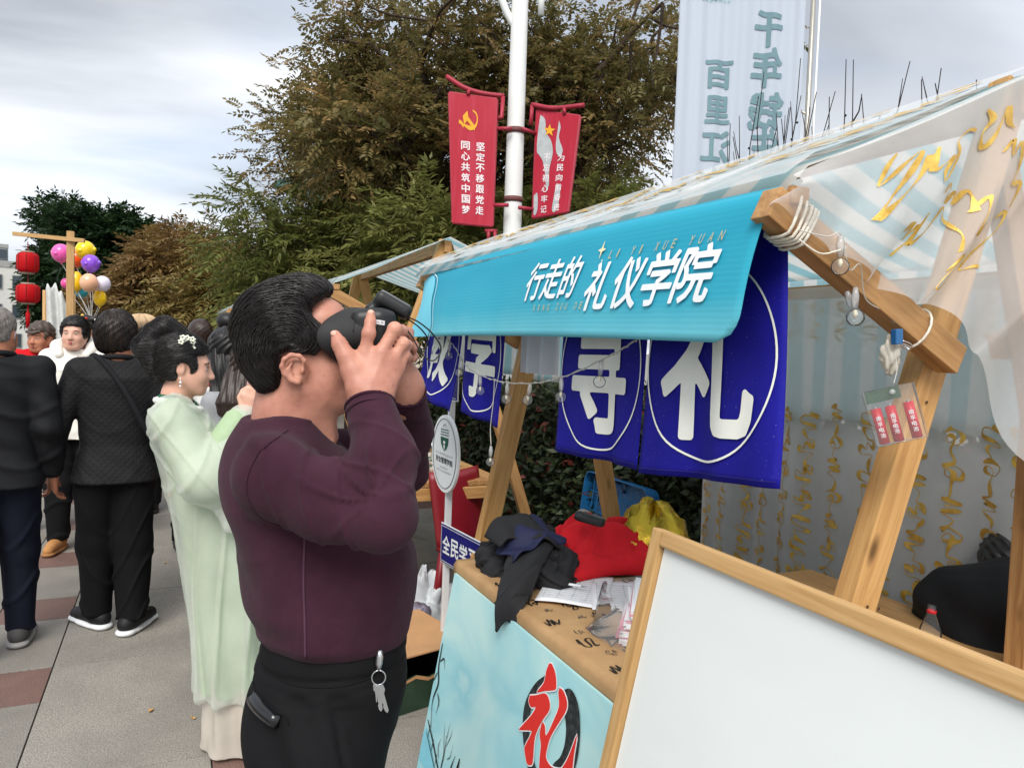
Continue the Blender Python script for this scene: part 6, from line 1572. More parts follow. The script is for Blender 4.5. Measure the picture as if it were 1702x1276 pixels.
def shoe(root, ank, toe, m_up, m_sole, h=0.005, big=1.0):
    ank = np.array(ank, float); toe = np.array(toe, float); d = toe-ank; d[2] = 0; L_ = np.linalg.norm(d); d /= L_; z0 = 0.0
    a0 = np.array([ank[0], ank[1], 0])-d*.05*big; a1 = np.array([ank[0], ank[1], 0])+d*.17*big
    lo = np.minimum(a0, a1)-.1; hi = np.maximum(a0, a1)+.1; hi[2] = .2; lo[2] = -.01
    u = Field(lo, hi, h); u.cap(a0+[0, 0, .055*big], a1+[0, 0, .040*big], .042*big, .034*big, 0.02); u.cap(a0+d*.04+[0, 0, .06], a0+d*.035+[0, 0, .11*big], .042*big, .040*big, 0.02); u.cap(a0+d*.03+[0, 0, .07*big], a1-d*.05+[0, 0, .055*big], .04*big, .03*big, 0.03)
    u.rbox(((lo+hi)/2)*[1, 1, 0]+[0, 0, -.03], (.4, .4, .05), .001, 0.004, 'cut'); so = part('shoe', u, m_up, root)
    w = Field(lo, hi, h); w.cap(a0+[0, 0, .016], a1+[0, 0, .016], .050*big, .044*big, 0.01, flat=((0, 0, 1), .42)); w.cap(a0+d*.06+[0, 0, .014], a0+d*.13+[0, 0, .014], .046*big, .046*big, 0.01, flat=((0, 0, 1), .36)); lobj_ = part('sole', w, m_sole, root); lobj_.parent = so; lobj_.matrix_parent_inverse = WM[so.name].inverted()
    return so
def torso_rows(zb, wb, db, top=1.40, sh=.165, chest=(.165, .115), waist=(.150, .105), cy=0.0):
    return [(zb, 0, cy, wb, db), (0.98, 0, cy, waist[0], waist[1]), (1.18, 0, cy+.005, chest[0], chest[1]), (1.32, 0, cy-.01, chest[0]+.005, chest[1]-.01), (top-.03, 0, cy-.02, sh-.03, .075), (top+.012, 0, cy-.022, .085, .062)]
def person(loc, rz, H, label, group, top, top_z, legs_m, skin, hair_fn, arms=None, hd=(0, 0), feet=((.09, -.03), (-.09, .05)), shoe_m=None, sole_m=None, face=None, fem=False, tw=1.0, sleeve=1.0, leg_r=1.0, h=0.0075, fold_seed=0, collar=None, extra=None, quilt=False, lean=0.0, toe=.03):
    """standing or walking figure, 1.65 m in its own frame (x right, y forward)"""
    s = H/1.65
    root = bpy.data.objects.new('person', None); link(root, None, Matrix.Translation(loc) @ Matrix.Rotation(rz, 4, 'Z') @ Matrix.Scale(s, 4)); tag(root, label, 'person', group)
    arms = arms or (((.25, -.03, 1.10), (.26, .06, .86)), ((-.25, -.03, 1.10), (-.26, .06, .86)))
    B = Field((-.62, -.5, -.02), (.62, .55, 1.72), h)
    R = rotm(hd[0], hd[1]); HC = (0, .012+lean, 1.515)
    T = head(B, HC, R, 1.0, fem)
    B.cap((0, -.022+lean, 1.47), (0, -.03, 1.36), .050 if fem else .056, .060, 0.03)
    B.stack([(.84, 0, 0, .13, .09), (1.0, 0, 0, .125, .085), (1.2, 0, 0, .135, .09), (1.36, 0, -.02, .12, .06)], 0.03)
    G = Field((-.62, -.5, .25), (.62, .55, 1.60), h)
    zb = top_z
    G.stack([(z, cx, cy, a*tw, b*tw) for z, cx, cy, a, b in torso_rows(zb, .185, .135)], 0.04)
    for i, (E, W) in enumerate(arms):
        q = 1 if i == 0 else -1; Sh = (.165*q, -.02, 1.345); E = np.array(E); W = np.array(W)
        B.chain([Sh, E, W], [.05, .042, .026], 0.02); hand(B, W+(W-E)/np.linalg.norm(W-E)*.01, E, q, 1.0, 0.5, (0.15*-q, 1, .1) if W[2] < 1.0 else (-q, .2, .3))
        G.cap((.07*q, -.022, 1.38), Sh, .050*sleeve, .064*sleeve, 0.035); G.chain([Sh, E, E+(W-E)*.9], [.064*sleeve, .057*sleeve, .047*sleeve], 0.025)
    G.cap((0, -.02+lean, 1.52), (0, -.022, 1.40), .066, .062, 0.012, 'cut')
    L = Field((-.4, -.45, .02), (.4, .45, 1.05), h)
    L.stack([(.80, 0, 0, .165, .115), (.90, 0, 0, .160, .115), (1.02, 0, 0, .140, .10)], 0.03)
    for i, (fx, fy) in enumerate(feet):
        q = 1 if i == 0 else -1; hip = (.085*q, 0, .84); kn = (.5*(.085*q+fx), fy*.5+.03, .47); an = (fx, fy, .09)
        B.chain([hip, kn, an], [.075, .055, .035], 0.02); L.chain([hip, kn, (fx, fy, .06)], [.105*leg_r, .088*leg_r, .070*leg_r], 0.03)
        shoe(root, (fx, fy, 0), (fx+toe*q, fy+.2, 0), shoe_m or MATS['black_shoe'], sole_m or MATS['dark_sole'])
    L.rbox((0, 0, 0.0), (.5, .5, .075), .001, .004, 'cut')
    part('body', B, skin, root)
    def wr(V, N):
        x, y, z = V.T; sd = fold_seed; cr = lambda p, w: np.exp(-(np.sin(p)/w)**2)
        am = 0.35 if quilt else 1.0
        return am*(0.008*cr(z*13+2.2*np.sin(x*6+sd)+2.0*np.sin(y*7+sd*2), .22)*(0.3+0.7*np.abs(np.sin(z*3.1+x*5+sd)))+0.006*cr(x*15+z*9+1.5*np.sin(z*8+sd), .2)*np.clip(1.35-z, 0, .6)+0.005*np.sin(x*22+y*15+z*6+sd)+0.003*np.sin(z*55+x*30))
    part('jacket' if zb > .4 else 'dress', G, top, root, wr)
    part('trousers', L, legs_m, root, lambda V, N: 0.009*np.exp(-(np.sin(V[:, 2]*13+3*np.sin(V[:, 0]*11+fold_seed)+V[:, 1]*9)/.22)**2)*np.clip(1.1-np.abs(V[:, 2]-.25)*1.1, .25, 1)+0.004*np.sin(V[:, 1]*38+V[:, 2]*8))
    if collar is not None:
        n = 26; m = MB().tube([(.070*math.cos(2*PI*k/n), -.022+.066*math.sin(2*PI*k/n), 1.418-.012*math.sin(2*PI*k/n)) for k in range(n+1)], .014, 8); lobj('collar', m, collar, root)
    hair_fn(root, T, R, HC)
    if face: face_bits(T, root, *face)
    if extra: extra(root, T, R)
    return root
mat('black_shoe', (24, 24, 26), 0.6, 0.2, 30, 0.2); mat('dark_sole', (40, 38, 36), 0.8, 0.1); M_WSOLE = mat('white_sole', (226, 228, 230), 0.5, 0.04)

from mathutils.kdtree import KDTree
def strands(ho, root, n, flow, rng_seed=1, lift=(.0006, .0045), wid=(.0005, .0012), step=.0085, m=None, skip=None):
    """fine hairs lying on a hair volume, each following flow(point) along the surface"""
    me = ho.data; nv = len(me.vertices); hv = np.empty(nv*3); me.vertices.foreach_get('co', hv); hv = hv.reshape(-1, 3); hn = np.empty(nv*3); me.vertices.foreach_get('normal', hn); hn = hn.reshape(-1, 3)
    kd = KDTree(nv)
    for i, v in enumerate(hv): kd.insert(v, i)
    kd.balance(); rng = np.random.default_rng(rng_seed); SV = []; SF = []
    for i in rng.choice(nv, min(nv, n), replace=False):
        if skip is not None and skip(hv[i]): continue
        p = hv[i].copy(); jit = rng.normal(0, .30); lf = rng.uniform(*lift); pts = []; nst = rng.integers(5, 11); wd = rng.uniform(*wid)
        for k in range(nst):
            co, j, dist = kd.find(p); nrm = hn[j]; q = np.array(co)+nrm*(lf*(0.4+0.6*math.sin(PI*k/nst))); pts.append((q, nrm))
            t = flow(q, jit); t = t-nrm*(t@nrm); t /= np.linalg.norm(t)+1e-9; p = q+t*step
            if dist > .014: break
        if len(pts) < 4: continue
        b0 = len(SV); m_ = len(pts)
        for k, (q, nrm) in enumerate(pts):
            t = pts[min(k+1, m_-1)][0]-pts[max(k-1, 0)][0]; t /= np.linalg.norm(t)+1e-9; sd = np.cross(t, nrm); w = wd*(1-.8*k/m_); SV += [q+sd*w, q-sd*w, q+nrm*w]
        for k in range(m_-1):
            for a, b in ((0, 1), (1, 2), (2, 0)): SF.append((b0+3*k+a, b0+3*k+b, b0+3*k+3+b, b0+3*k+3+a))
    st = obj('hair_strands', np.array(SV), SF, m or mat('hair_strand', (38, 34, 33), 0.34, 0.3, 60, spec=0.6), ho, True, WM[root.name]); tag(st, kind='stuff')
def away(c, up=0.0):
    c = np.array(c)
    return lambda q, jit: unit(q-c)+np.array((jit*.4, jit*.3, -up))
def hair_cap(m, front=.060, thick=.012, nape=-.055, vol=0.0, name='hair', wave=0.003, sides=True, fine=0, crown=(0, -.05, .13), fm=None):
    """short hair: shell around the skull, open at the face"""
    def fn(root, T, R, HC):
        f = Field(np.array(HC)-.19, np.array(HC)+.19, .0045)
        f.ell(T((0, -.016, .038)), np.array((.077+thick, .097+thick, .086+thick+vol)), 0.01, R=R); f.ell(T((0, -.045, -.02)), (.066+thick*.6, .055+thick*.6, .065), 0.03, R=R)
        f.rbox(T((0, front+.10, -.03)), (.2, .10, .105), .01, 0.02, 'cut', R=R@rotm(0, 12, 0)); f.rbox(T((0, 0, nape-.10)), (.2, .2, .1), .01, 0.02, 'cut', R=R)
        if sides:
            for q in (-1, 1): f.ell(T((.088*q, .004, -.018)), (.03, .028, .042), 0.012, 'cut', R=R)
        o_ = part(name, f, m, root, lambda V, N: wave*np.sin(V[:, 0]*160+9*np.sin(V[:, 2]*22))+wave*.6*np.sin(V[:, 1]*130+V[:, 2]*60))
        if fine: strands(o_, root, fine, away(T(crown), .25), 3, (.0006, .004), (.0006, .0014), m=fm)
        return o_
    return fn
# ------------------------------------------------------------------ the man holding a headset to his eyes
MF = Vector((math.cos(rad(-15)), math.sin(rad(-15)), 0)); MR = Vector((MF.y, -MF.x, 0))
man = bpy.data.objects.new('person', None)
link(man, None, Matrix(((MR.x, MF.x, 0, 0.271), (MR.y, MF.y, 0, 1.411), (0, 0, 1, 0), (0, 0, 0, 1)))); tag(man, 'man in a dark plum sweater holding a black headset to his eyes', 'person')
HCM = np.array((0, -.052, 1.537)); RM = rotm(0, 14)
B = Field((-.36, -.24, .02), (.36, .26, 1.72), .0034)
TM = head(B, HCM, RM, 0.97, False, False, True)
B.ell((0, -.012, 1.612), (.064, .047, .050), 0.02)
# near ear modelled in detail, far ear plain
ec = np.array((.079, -.052, 1.530))
B.ell(ec+[-.004, .004, -.002], (.011, .017, .023), 0.012, R=rotm(0, 10)); 
helix = [(.006, .016, .004), (.012, .020, .018), (.014, .010, .028), (.016, -.008, .030), (.017, -.022, .020), (.017, -.027, .004), (.015, -.021, -.012), (.011, -.008, -.024), (.008, .006, -.030)]
helix = [tuple(np.array(p)*(.9, .80, .80)) for p in helix]
B.chain([ec+np.array(p) for p in helix], [.0036, .004, .0042, .0044, .0044, .0044, .0044, .0056, .0068], 0.004)
B.ell(ec+[.013, .002, .000], (.009, .009, .012), 0.005, 'cut'); B.chain([ec+np.array(p) for p in ((.010, -.005, .011), (.011, -.010, .0), (.009, -.005, -.010))], [.0028, .0034, .0032], 0.004); B.ell(ec+[.008, .013, -.003], (.005, .0035, .006), 0.004)
B.ell((-.083, -.055, 1.530), (.010, .022, .030), 0.010)
B.chain([(0, -.062, 1.50), (0, -.068, 1.44), (0, -.072, 1.36)], [.060, .062, .075], 0.03); B.cap((.03, -.02, 1.46), (.02, .0, 1.40), .022, .016, 0.03); B.cap((-.03, -.02, 1.46), (-.02, .0, 1.40), .022, .016, 0.03)
B.stack([(.86, 0, .0, .14, .11), (1.0, 0, .01, .14, .11), (1.2, 0, -.02, .145, .13), (1.38, 0, -.07, .11, .07)], 0.03)
SHR, ELR, WRR = np.array((.170, -.075, 1.365)), np.array((.262, .108, 1.308)), np.array((.128, .080, 1.474))
SHL, ELL, WRL = np.array((-.170, -.075, 1.365)), np.array((-.255, .150, 1.300)), np.array((-.098, .146, 1.484))
B.chain([SHR, ELR, WRR], [.05, .042, .029], 0.02); B.chain([SHL, ELL, WRL], [.05, .042, .029], 0.02)
def grip(sx, dy, W, wy):
    q = lambda p: np.array((sx*p[0], p[1]+dy, p[2]))
    W = np.array(W)
    mcp = [q((.112, .068, 1.562)), q((.116, .096, 1.563)), q((.111, .117, 1.552)), q((.103, .128, 1.538))]
    pal = [W+np.array((0, -.014, .012)), W+np.array((0, -.003, .014)), W+np.array((0, .008, .012)), W+np.array((0, .017, .008))]
    for a, b, r in zip(pal, mcp, (.0175, .0175, .0165, .0155)): B.cap(a, b, .0185, r*.80, 0.016)
    B.cap(W-np.array((0, 0, .03)), W+np.array((0, 0, .015)), .029, .030, 0.02, flat=((1, 0, 0), .75))
    for pts, r in (([mcp[0], q((.113, .0745, 1.596)), q((.105, .0765, 1.616)), q((.096, .077, 1.631))], .0112), ([mcp[1], q((.110, .119, 1.606)), q((.088, .132, 1.604)), q((.066, .134, 1.594))], .0115),
                   ([mcp[2], q((.103, .134, 1.581)), q((.082, .143, 1.578)), q((.062, .142, 1.570))], .0108), ([mcp[3], q((.094, .138, 1.560)), q((.078, .144, 1.556)), q((.062, .142, 1.550))], .0095)):
        B.chain(pts, [r*1.02, r*.96, r*.88, r*.72], 0.005)
        B.ell(pts[1], (r*1.03, r*1.03, r*1.03), 0.006)
    B.chain([W+np.array((0, -.022, .030)), q((.119, .048, 1.532)), q((.117, .036, 1.556)), q((.110, .025, 1.575)), q((.101, .017, 1.592))], [.021, .0185, .0135, .0118, .0088], 0.012)
grip(1, 0, WRR, 0); grip(-1, .018, WRL, .06)
B.chain([(.09, .0, .84), (.10, .01, .47), (.10, -.02, .09)], [.085, .06, .04], 0.02); B.chain([(-.09, .01, .84), (-.10, .03, .47), (-.10, .02, .09)], [.085, .06, .04], 0.02)
def knuckles(V, N):
    x, y, z = V.T; m = np.exp(-((z-1.545)/.05)**2)*(np.abs(x) > .085)
    return 0.0006*np.sin(z*900)*m*np.exp(-((z-1.585)/.02)**2)+0.0012*np.exp(-(((y-.085)-(z-1.52)*.4)/.004)**2)*np.exp(-((z-1.53)/.03)**2)*(x > .09)
part('body', B, SKIN_M, man, knuckles, 1)
nl = MB()
for c, d in (((.100, .0765, 1.6335), (0.55, 0, .83)), ((.1065, .0145, 1.5945), (.62, -.25, .75))):
    c = Vector(c)+Vector((0.004, 0, 0)); M_ = frame_of((0.93, -.1, .25)).to_4x4(); nl.sphere(c, (.0058, .0052, .0011), 10, 6, frame_of((.95, -.12, .28)))
lobj('nail', nl, mat('fingernail', (206, 160, 142), 0.3, 0.03), man)

# hair, swept back: outline of the side view intersected with a rounded skull volume
hp_ = [(-.118, 1.486), (-.150, 1.530), (-.163, 1.562), (-.172, 1.605), (-.160, 1.645), (-.131, 1.673), (-.090, 1.692), (-.044, 1.700), (-.012, 1.692), (.002, 1.678), (-.006, 1.664), (-.024, 1.650), (-.034, 1.638), (-.027, 1.622), (-.012, 1.607), (-.004, 1.595), (-.008, 1.574), (-.021, 1.556), (-.036, 1.560), (-.060, 1.562), (-.082, 1.550), (-.082, 1.505), (-.096, 1.488)]
hp_ = [tuple(p) for p in smooth_path(hp_+[hp_[0]], 3)][:-1]
Hf = Field((-.12, -.21, 1.45), (.12, .04, 1.73), .003)
Hf.ell((0, -.072, 1.592), (.090, .112, .116), 0.01); Hf.ell((0, -.105, 1.535), (.074, .065, .075), 0.03); Hf.ell((0, -.045, 1.655), (.066, .055, .050), 0.03)
Hf.put(lambda X, Y, Z, _p=hp_: Field.prism.__call__ and 0*X+0*Y+0*Z-1, (0, 0, 0), (0, 0, 0), 0.0, 'keep') if False else None
Kp = Field((-.12, -.21, 1.45), (.12, .04, 1.73), .003); Kp.prism(hp_, .2, 0.0)
d2 = Kp.D; o2 = Hf.D; kk = 0.012; hh = np.maximum(kk-np.abs(o2-d2), 0)/kk; Hf.D = np.maximum(o2, d2)+hh*hh*kk*.25
def hflow(V, N):
    y, z = V[:, 1]+.06, V[:, 2]-1.575; ang = np.arctan2(z, y); r = np.hypot(y, z); x = V[:, 0]
    return 0.0005*np.sin(x*900+7*np.sin(ang*2.2)+r*260)+0.0006*np.sin(r*1500+x*410+3*np.sin(ang*3))+0.0016*np.sin(x*110+r*70+2.5*np.sin(ang*2.4+1))-0.001
ho = part('hair', Hf, HAIR_B, man, hflow, 1)
def man_flow(q, jit):
    y, z = q[1]+.058, q[2]-1.572; r = math.hypot(y, z)+1e-6; t = np.array((0, -z/r, y/r)); rd = np.array((0, y/r, z/r)); t = t+np.array((jit*.35, 0, 0))+rd*(jit*.5+.18)
    if z > 0.03 and y < 0.02: t[1] -= .25
    return t
strands(ho, man, 12000, man_flow, 1, (.0006, .0050), (.0003, .0009), skip=lambda v: abs(v[0]) > .083 and v[2] < 1.52)
# sweater
G = Field((-.40, -.26, .95), (.40, .28, 1.50), .0045)
G.stack([(1.030, 0, .026, .156, .134), (1.045, 0, .026, .162, .138), (1.07, 0, .023, .164, .143), (1.10, 0, .016, .166, .149), (1.18, 0, .002, .164, .155), (1.28, 0, -.026, .162, .147), (1.34, 0, -.050, .145, .122), (1.39, 0, -.072, .115, .092), (1.43, 0, -.080, .080, .072)], 0.02, p=2.35)
G.ell((0, .020, 1.15), (.14, .146, .11), 0.05); G.ell((0, -.112, 1.33), (.12, .068, .09), 0.05)
for q, Sh, E, W in ((1, SHR, ELR, WRR), (-1, SHL, ELL, WRL)):
    G.cap((.065*q, -.072, 1.395), Sh+np.array((0, .004, -.010)), .044, .060, 0.045)
    mid = Sh+(E-Sh)*.5+np.array((0, 0, -.012)); mf = E+(W-E)*.5+np.array((.006*q, .012, 0))
    G.chain([Sh+np.array((0, 0, -.010)), mid, E], [.059, .059, .050], 0.032); G.chain([E, mf, W+(E-W)*.06], [.050, .048, .0420], 0.03)
    d = (W-E)/np.linalg.norm(W-E); G.cap(W-d*.012, W+d*.10, .0375, .036, 0.004, 'cut')
G.chain([(0, -.060, 1.53), (0, -.066, 1.455), (0, -.050, 1.415)], [.072, .068, .058], 0.010, 'cut'); G.cap((0, -.03, 1.43), (0, .03, 1.45), .055, .06, 0.012, 'cut')
def mw(V, N):
    x, y, z = V.T; d = np.zeros(len(V))
    for q, E, Sh, W in ((1, ELR, SHR, WRR), (-1, ELL, SHL, WRL)):
        e = V-E; r = np.linalg.norm(e, axis=1); u = (W-E)/np.linalg.norm(W-E); v = (Sh-E)/np.linalg.norm(Sh-E); bis = (u+v)/np.linalg.norm(u+v)
        ang = np.arctan2(e@np.cross(np.cross(u, v), bis)/np.linalg.norm(np.cross(u, v)), e@bis)
        inner = np.exp(-(ang/0.95)**2)*np.exp(-((r-.062)/.055)**2); d += 0.017*inner*np.exp(-(np.sin(ang*5.5+r*14+1.0)/.24)**2)-0.003*inner
        tt = np.clip((V-Sh)@(E-Sh)/((E-Sh)@(E-Sh)), 0, 1); near = np.exp(-(np.linalg.norm(V-(Sh+tt[:, None]*(E-Sh)), axis=1)/.085)**4)
        d += near*(0.0085*np.exp(-(np.sin(tt*7+(z-1.33)*24+2.0*np.sin(y*14))/.20)**2)*(1-.3*tt))
        tf = np.clip((V-E)@(W-E)/((W-E)@(W-E)), 0, 1); nf = np.exp(-(np.linalg.norm(V-(E+tf[:, None]*(W-E)), axis=1)/.07)**4)*(tf > .08)
        d += nf*(0.0075*np.exp(-(np.sin(tf*8+y*24+2)/.20)**2)*np.exp(-((tf-.35)/.4)**2))
    tor = (np.abs(x) < .2)*(z < 1.30)
    d += tor*(0.0042*np.sin(z*34+10*(y+.05)+3*np.sin(x*9))*np.exp(-((z-1.09)/.055)**2)*(y < .02)+0.0026*np.sin((z*1.2-y)*36+1.5*np.sin(z*14))*np.clip((1.25-z)*6, 0, 1)*(y < -.03))
    d += 0.0022*np.sin(y*28+z*16+4*np.sin(x*13+z*5))+0.009*tor*np.exp(-(np.sin((z*.9-y*.55)*17+.6*np.sin(z*20))/.16)**2)*np.clip((1.24-z)*5, 0, 1)*np.exp(-((y+.08)/.07)**2)
    d += 0.007*np.exp(-((z-1.050)/.012)**2)*(np.abs(x) < .2)*np.clip(.5-y*3, 0, 1)
    return d
M_PLUM = mat_cloth('plum_fleece', (62, 36, 48), 0.22, 800, 0.55, 0.95, 0, 0.05, 0.06)
shirt = part('sweater', G, M_PLUM, man, mw, 1)
from mathutils.bvhtree import BVHTree
bv = BVHTree.FromPolygons([v.co[:] for v in shirt.data.vertices], [p.vertices[:] for p in shirt.data.polygons])
def on_side(pts, off=0.0012):
    out = []
    for y, z in pts:
        h_ = bv.ray_cast(Vector((.8, y, z)), Vector((-1, 0, 0)))
        if h_[0] is not None: out.append(h_[0]+h_[1]*off)
    return out
def seam(name, pts, r, m, par):
    P = on_side(smooth_path(pts, 10));
    if len(P) > 2: lobj(name, MB().tube(P, r, 6), m, man, True, par)
M_SEAM = mat_cloth('plum_seam', (82, 54, 70), 0.1, 900, 0.2)
seam('side_seam', [(-.022, 1.258), (-.022, 1.18), (-.018, 1.10), (-.016, 1.045)], .0022, M_SEAM, shirt)
seam('armhole_seam', [(-.058, 1.425), (-.085, 1.405), (-.102, 1.370), (-.105, 1.335), (-.090, 1.295), (-.060, 1.268)], .0009, M_PLUM, shirt)
n = 48; ring_ = []
for k in range(n):
    a = 2*PI*k/n
    for r in np.arange(.045, .15, .002):
        p = Vector((r*math.cos(a), -.055+r*math.sin(a), 1.62)); h_ = bv.ray_cast(p, Vector((0, 0, -1)))
        if h_[0] is not None and h_[0].z > 1.345: ring_.append(np.array((h_[0].x, h_[0].y, h_[0].z-.002))); break
if len(ring_) > 20:
    R_ = np.array(ring_)
    for _ in range(3): R_ = (R_+np.roll(R_, 1, 0)+np.roll(R_, -1, 0))/3
    lobj('collar_band', MB().tube([tuple(p) for p in R_]+[tuple(R_[0])], .0062, 8), M_PLUM, man, True, shirt)
for W, E in ((WRR, ELR), (WRL, ELL)):
    d = Vector((W-E).tolist()).normalized(); x_ = d.orthogonal().normalized(); y_ = d.cross(x_)
    for o_ in (-.004, -.020): lobj('cuff_band', MB().tube([Vector(W.tolist())+d*o_+(x_*math.cos(a)+y_*math.sin(a))*(.0425 if o_ > -.01 else .0437) for a in np.linspace(0, 2*PI, 26)], .0028 if o_ > -.01 else .0012, 6), M_PLUM, man, True, shirt)
# trousers
L = Field((-.26, -.22, .02), (.26, .24, 1.08), .0055)
L.stack([(.80, 0, .0, .165, .128), (.86, 0, .006, .170, .143), (.92, 0, .010, .168, .146), (.985, 0, .020, .160, .139), (1.03, 0, .026, .154, .134), (1.055, 0, .026, .148, .128)], 0.02, p=2.3)
L.chain([(.085, .0, .84), (.095, .02, .47), (.10, -.02, .06)], [.115, .094, .075], 0.03); L.chain([(-.085, .01, .84), (-.095, .04, .47), (-.10, .02, .06)], [.115, .094, .075], 0.03)
def tw_(V, N):
    x, y, z = V.T
    pk = np.exp(-((y+.085)/.045)**2-((z-.945)/.016)**2)*(x > .08)
    return 0.0035*np.sin(z*40+8*np.sin(y*12))*(z < .97)+0.003*np.sin(y*40+z*16)*(z < .95)-0.005*np.exp(-((z-.995)/.006)**2)+0.007*pk-0.008*np.exp(-((y-.045-(.9-z)*.25)/.007)**2)*(x > .06)*np.clip((.985-z)*9, 0, 1)*(z > .82)
M_TROU = mat_cloth('black_trousers', (22, 22, 24), 0.15, 600, 0.15, 0.8, 0, 0.12)
trs = part('trousers', L, M_TROU, man, tw_, 1)
bv = BVHTree.FromPolygons([v.co[:] for v in trs.data.vertices], [p.vertices[:] for p in trs.data.polygons])
P = on_side([(-.108, .948), (-.085, .944), (-.056, .934)], .003)
Lp = MB(); 
if len(P) == 3: Lp.tube(smooth_path([p[:] for p in P], 4), [.012, .0135, .014, .0142, .0142, .0142, .0138, .0135, .011], 14)
lobj('pocket_phone', Lp, mat('gloss_black', (20, 21, 24), 0.18, 0.05, spec=0.6), man, True, trs)
seam('pocket_zip', [(-.118, .957), (-.09, .958), (-.05, .945), (-.040, .932)], .0016, M_TROU, trs); seam('waist_seam', [(-.10, 1.000), (-.04, .990), (.04, .988), (.10, .994)], .0016, M_TROU, trs)
for q, fy in ((1, -.02), (-1, .02)): shoe(man, (.10*q, fy, 0), (.11*q, fy+.2, 0), MATS['black_shoe'], MATS['dark_sole'])
# keys hanging from the waistband
ky = bpy.data.objects.new('key_ring', None); link(ky, None, WM[man.name] @ Matrix.Translation((.15, .10, 1.0))); tag(ky, 'bunch of silver keys hanging from the waistband', 'keys')
kx = lambda p: WM[man.name] @ Vector(p)
M_STEEL = MATS['steel']; hit = bv.ray_cast(Vector((.8, .108, 1.0)), Vector((-1, 0, 0)))[0]; X0 = (hit.x if hit else .13)+.010
MB().tube([kx((X0, .108, 1.042)), kx((X0, .108, 1.030)), kx((X0, .107, 1.018)), kx((X0, .107, 1.006))], [.004, .0062, .0065, .003], 10).build('clasp', M_STEEL, ky, True)
MB().tube([kx((X0+.001, .107+.012*math.sin(a), .993+.013*math.cos(a))) for a in np.linspace(0, 2*PI, 22)], .0013, 6).build('ring', M_STEEL, ky, True)
for k, (a, l) in enumerate(((-.30, .050), (-.12, .056), (.10, .048), (.28, .052))):
    b0 = Vector((X0+.0015*k, .107+.010*math.sin(a), .981)); d = Vector((0, math.sin(a), -math.cos(a))); e = Vector((0, math.cos(a), math.sin(a)))
    kb = MB(); pr_ = [(-.0055, 0), (.0055, 0), (.0065, .010), (.003, .016), (.003, l-.004), (0, l), (-.003, l-.004), (-.0045, l*.75), (-.003, l*.68), (-.0045, l*.58), (-.003, .018), (-.0065, .010)]
    V = [b0+e*u+d*w+Vector((o_, 0, 0)) for o_ in (0, .0016) for u, w in pr_]; n = len(pr_); kb.add([kx(v) for v in V], [tuple(range(n)), tuple(range(2*n-1, n-1, -1))]+[(i, (i+1) % n, (i+1) % n+n, i+n) for i in range(n)]); kb.build('key', M_STEEL, ky)

# the headset
vr = bpy.data.objects.new('vr_headset', None); link(vr, None, WM[man.name].copy()); tag(vr, 'black head-mounted viewer pressed to the man\'s face, strap dangling', 'headset')
RV = rotm(0, 6)
M_VB = mat('headset_black', (30, 31, 33), 0.42, 0.1, 20, 0.1, 200, spec=0.45); M_VG = mat('gasket_rubber', (44, 44, 45), 0.7, 0.08); M_VS = mat('strap_grey', (96, 100, 104), 0.30, 0.1, spec=0.6)
g = Field((-.13, -.06, 1.5), (.13, .18, 1.7), .003)
g.cap((0, .020, 1.588), (0, .050, 1.594), .094, .086, 0.01, flat=((0, 0, 1), .60)); g.ell((0, -.042, 1.585), (.085, .075, .15), 0.008, 'cut')
part('face_gasket', g, M_VG, vr)
g = Field((-.13, -.06, 1.5), (.13, .18, 1.7), .003)
g.rbox((0, .078, 1.600), (.082, .036, .043), .020, 0.01, R=RV); g.rbox((0, .112, 1.603), (.070, .012, .036), .010, 0.012, R=RV)
part('shell', g, M_VB, vr)
lobj('seam_ring', MB().tube([(.0835*math.cos(a)*(1 if abs(math.cos(a)) < .8 else 1), .046, 1.597+.0445*math.sin(a)) for a in np.linspace(0, 2*PI, 40)], .0035, 6), M_VG, vr)
g = Field((-.10, .03, 1.58), (.10, .20, 1.72), .003); RS_ = rotm(0, -28)
g.rbox((0, .116, 1.652), (.046, .036, .013), .010, 0.006, R=RS_); g.cap((-.03, .075, 1.640), (.03, .075, 1.640), .012, .012, 0.02); part('strap_pad', g, M_VB, vr)
g = Field((-.10, .03, 1.58), (.10, .20, 1.72), .003); g.rbox((0, .1195, 1.6605), (.041, .032, .006), .005, 0.002, R=RS_); part('pad_cover', g, M_VS, vr)
def strap(pts, w, x0):
    P = smooth_path([(x0, a, b) for a, b in pts], 6); V = []; F = []
    for i, p in enumerate(P):
        d = np.array(P[min(i+1, len(P)-1)])-np.array(P[max(i-1, 0)]); n_ = np.array((0, -d[2], d[1])); n_ /= np.linalg.norm(n_)+1e-9
        for sx, so in ((-w, -.0012), (w, -.0012), (w, .0012), (-w, .0012)): V.append((p[0]+sx+.004*math.sin(i*.3), p[1]+n_[1]*so, p[2]+n_[2]*so))
    for i in range(len(P)-1):
        for k in range(4): F.append((4*i+k, 4*i+(k+1) % 4, 4*i+4+(k+1) % 4, 4*i+4+k))
    lobj('strap', MB().add(V, F), M_VB, vr)
strap([(.140, 1.632), (.165, 1.622), (.193, 1.600), (.209, 1.573), (.194, 1.550), (.172, 1.563), (.152, 1.596), (.126, 1.624)], .0055, .012)
strap([(.142, 1.630), (.168, 1.612), (.184, 1.592), (.182, 1.575), (.168, 1.570)], .005, -.012)
lb = MB(); put_poly(lb, [(.086, 1.614), (.101, 1.612), (.1015, 1.620), (.0865, 1.622)], lambda y, z: (.0832, y, z)); lobj('label_sticker', lb, M_PAPER, vr, False)
lb = MB()
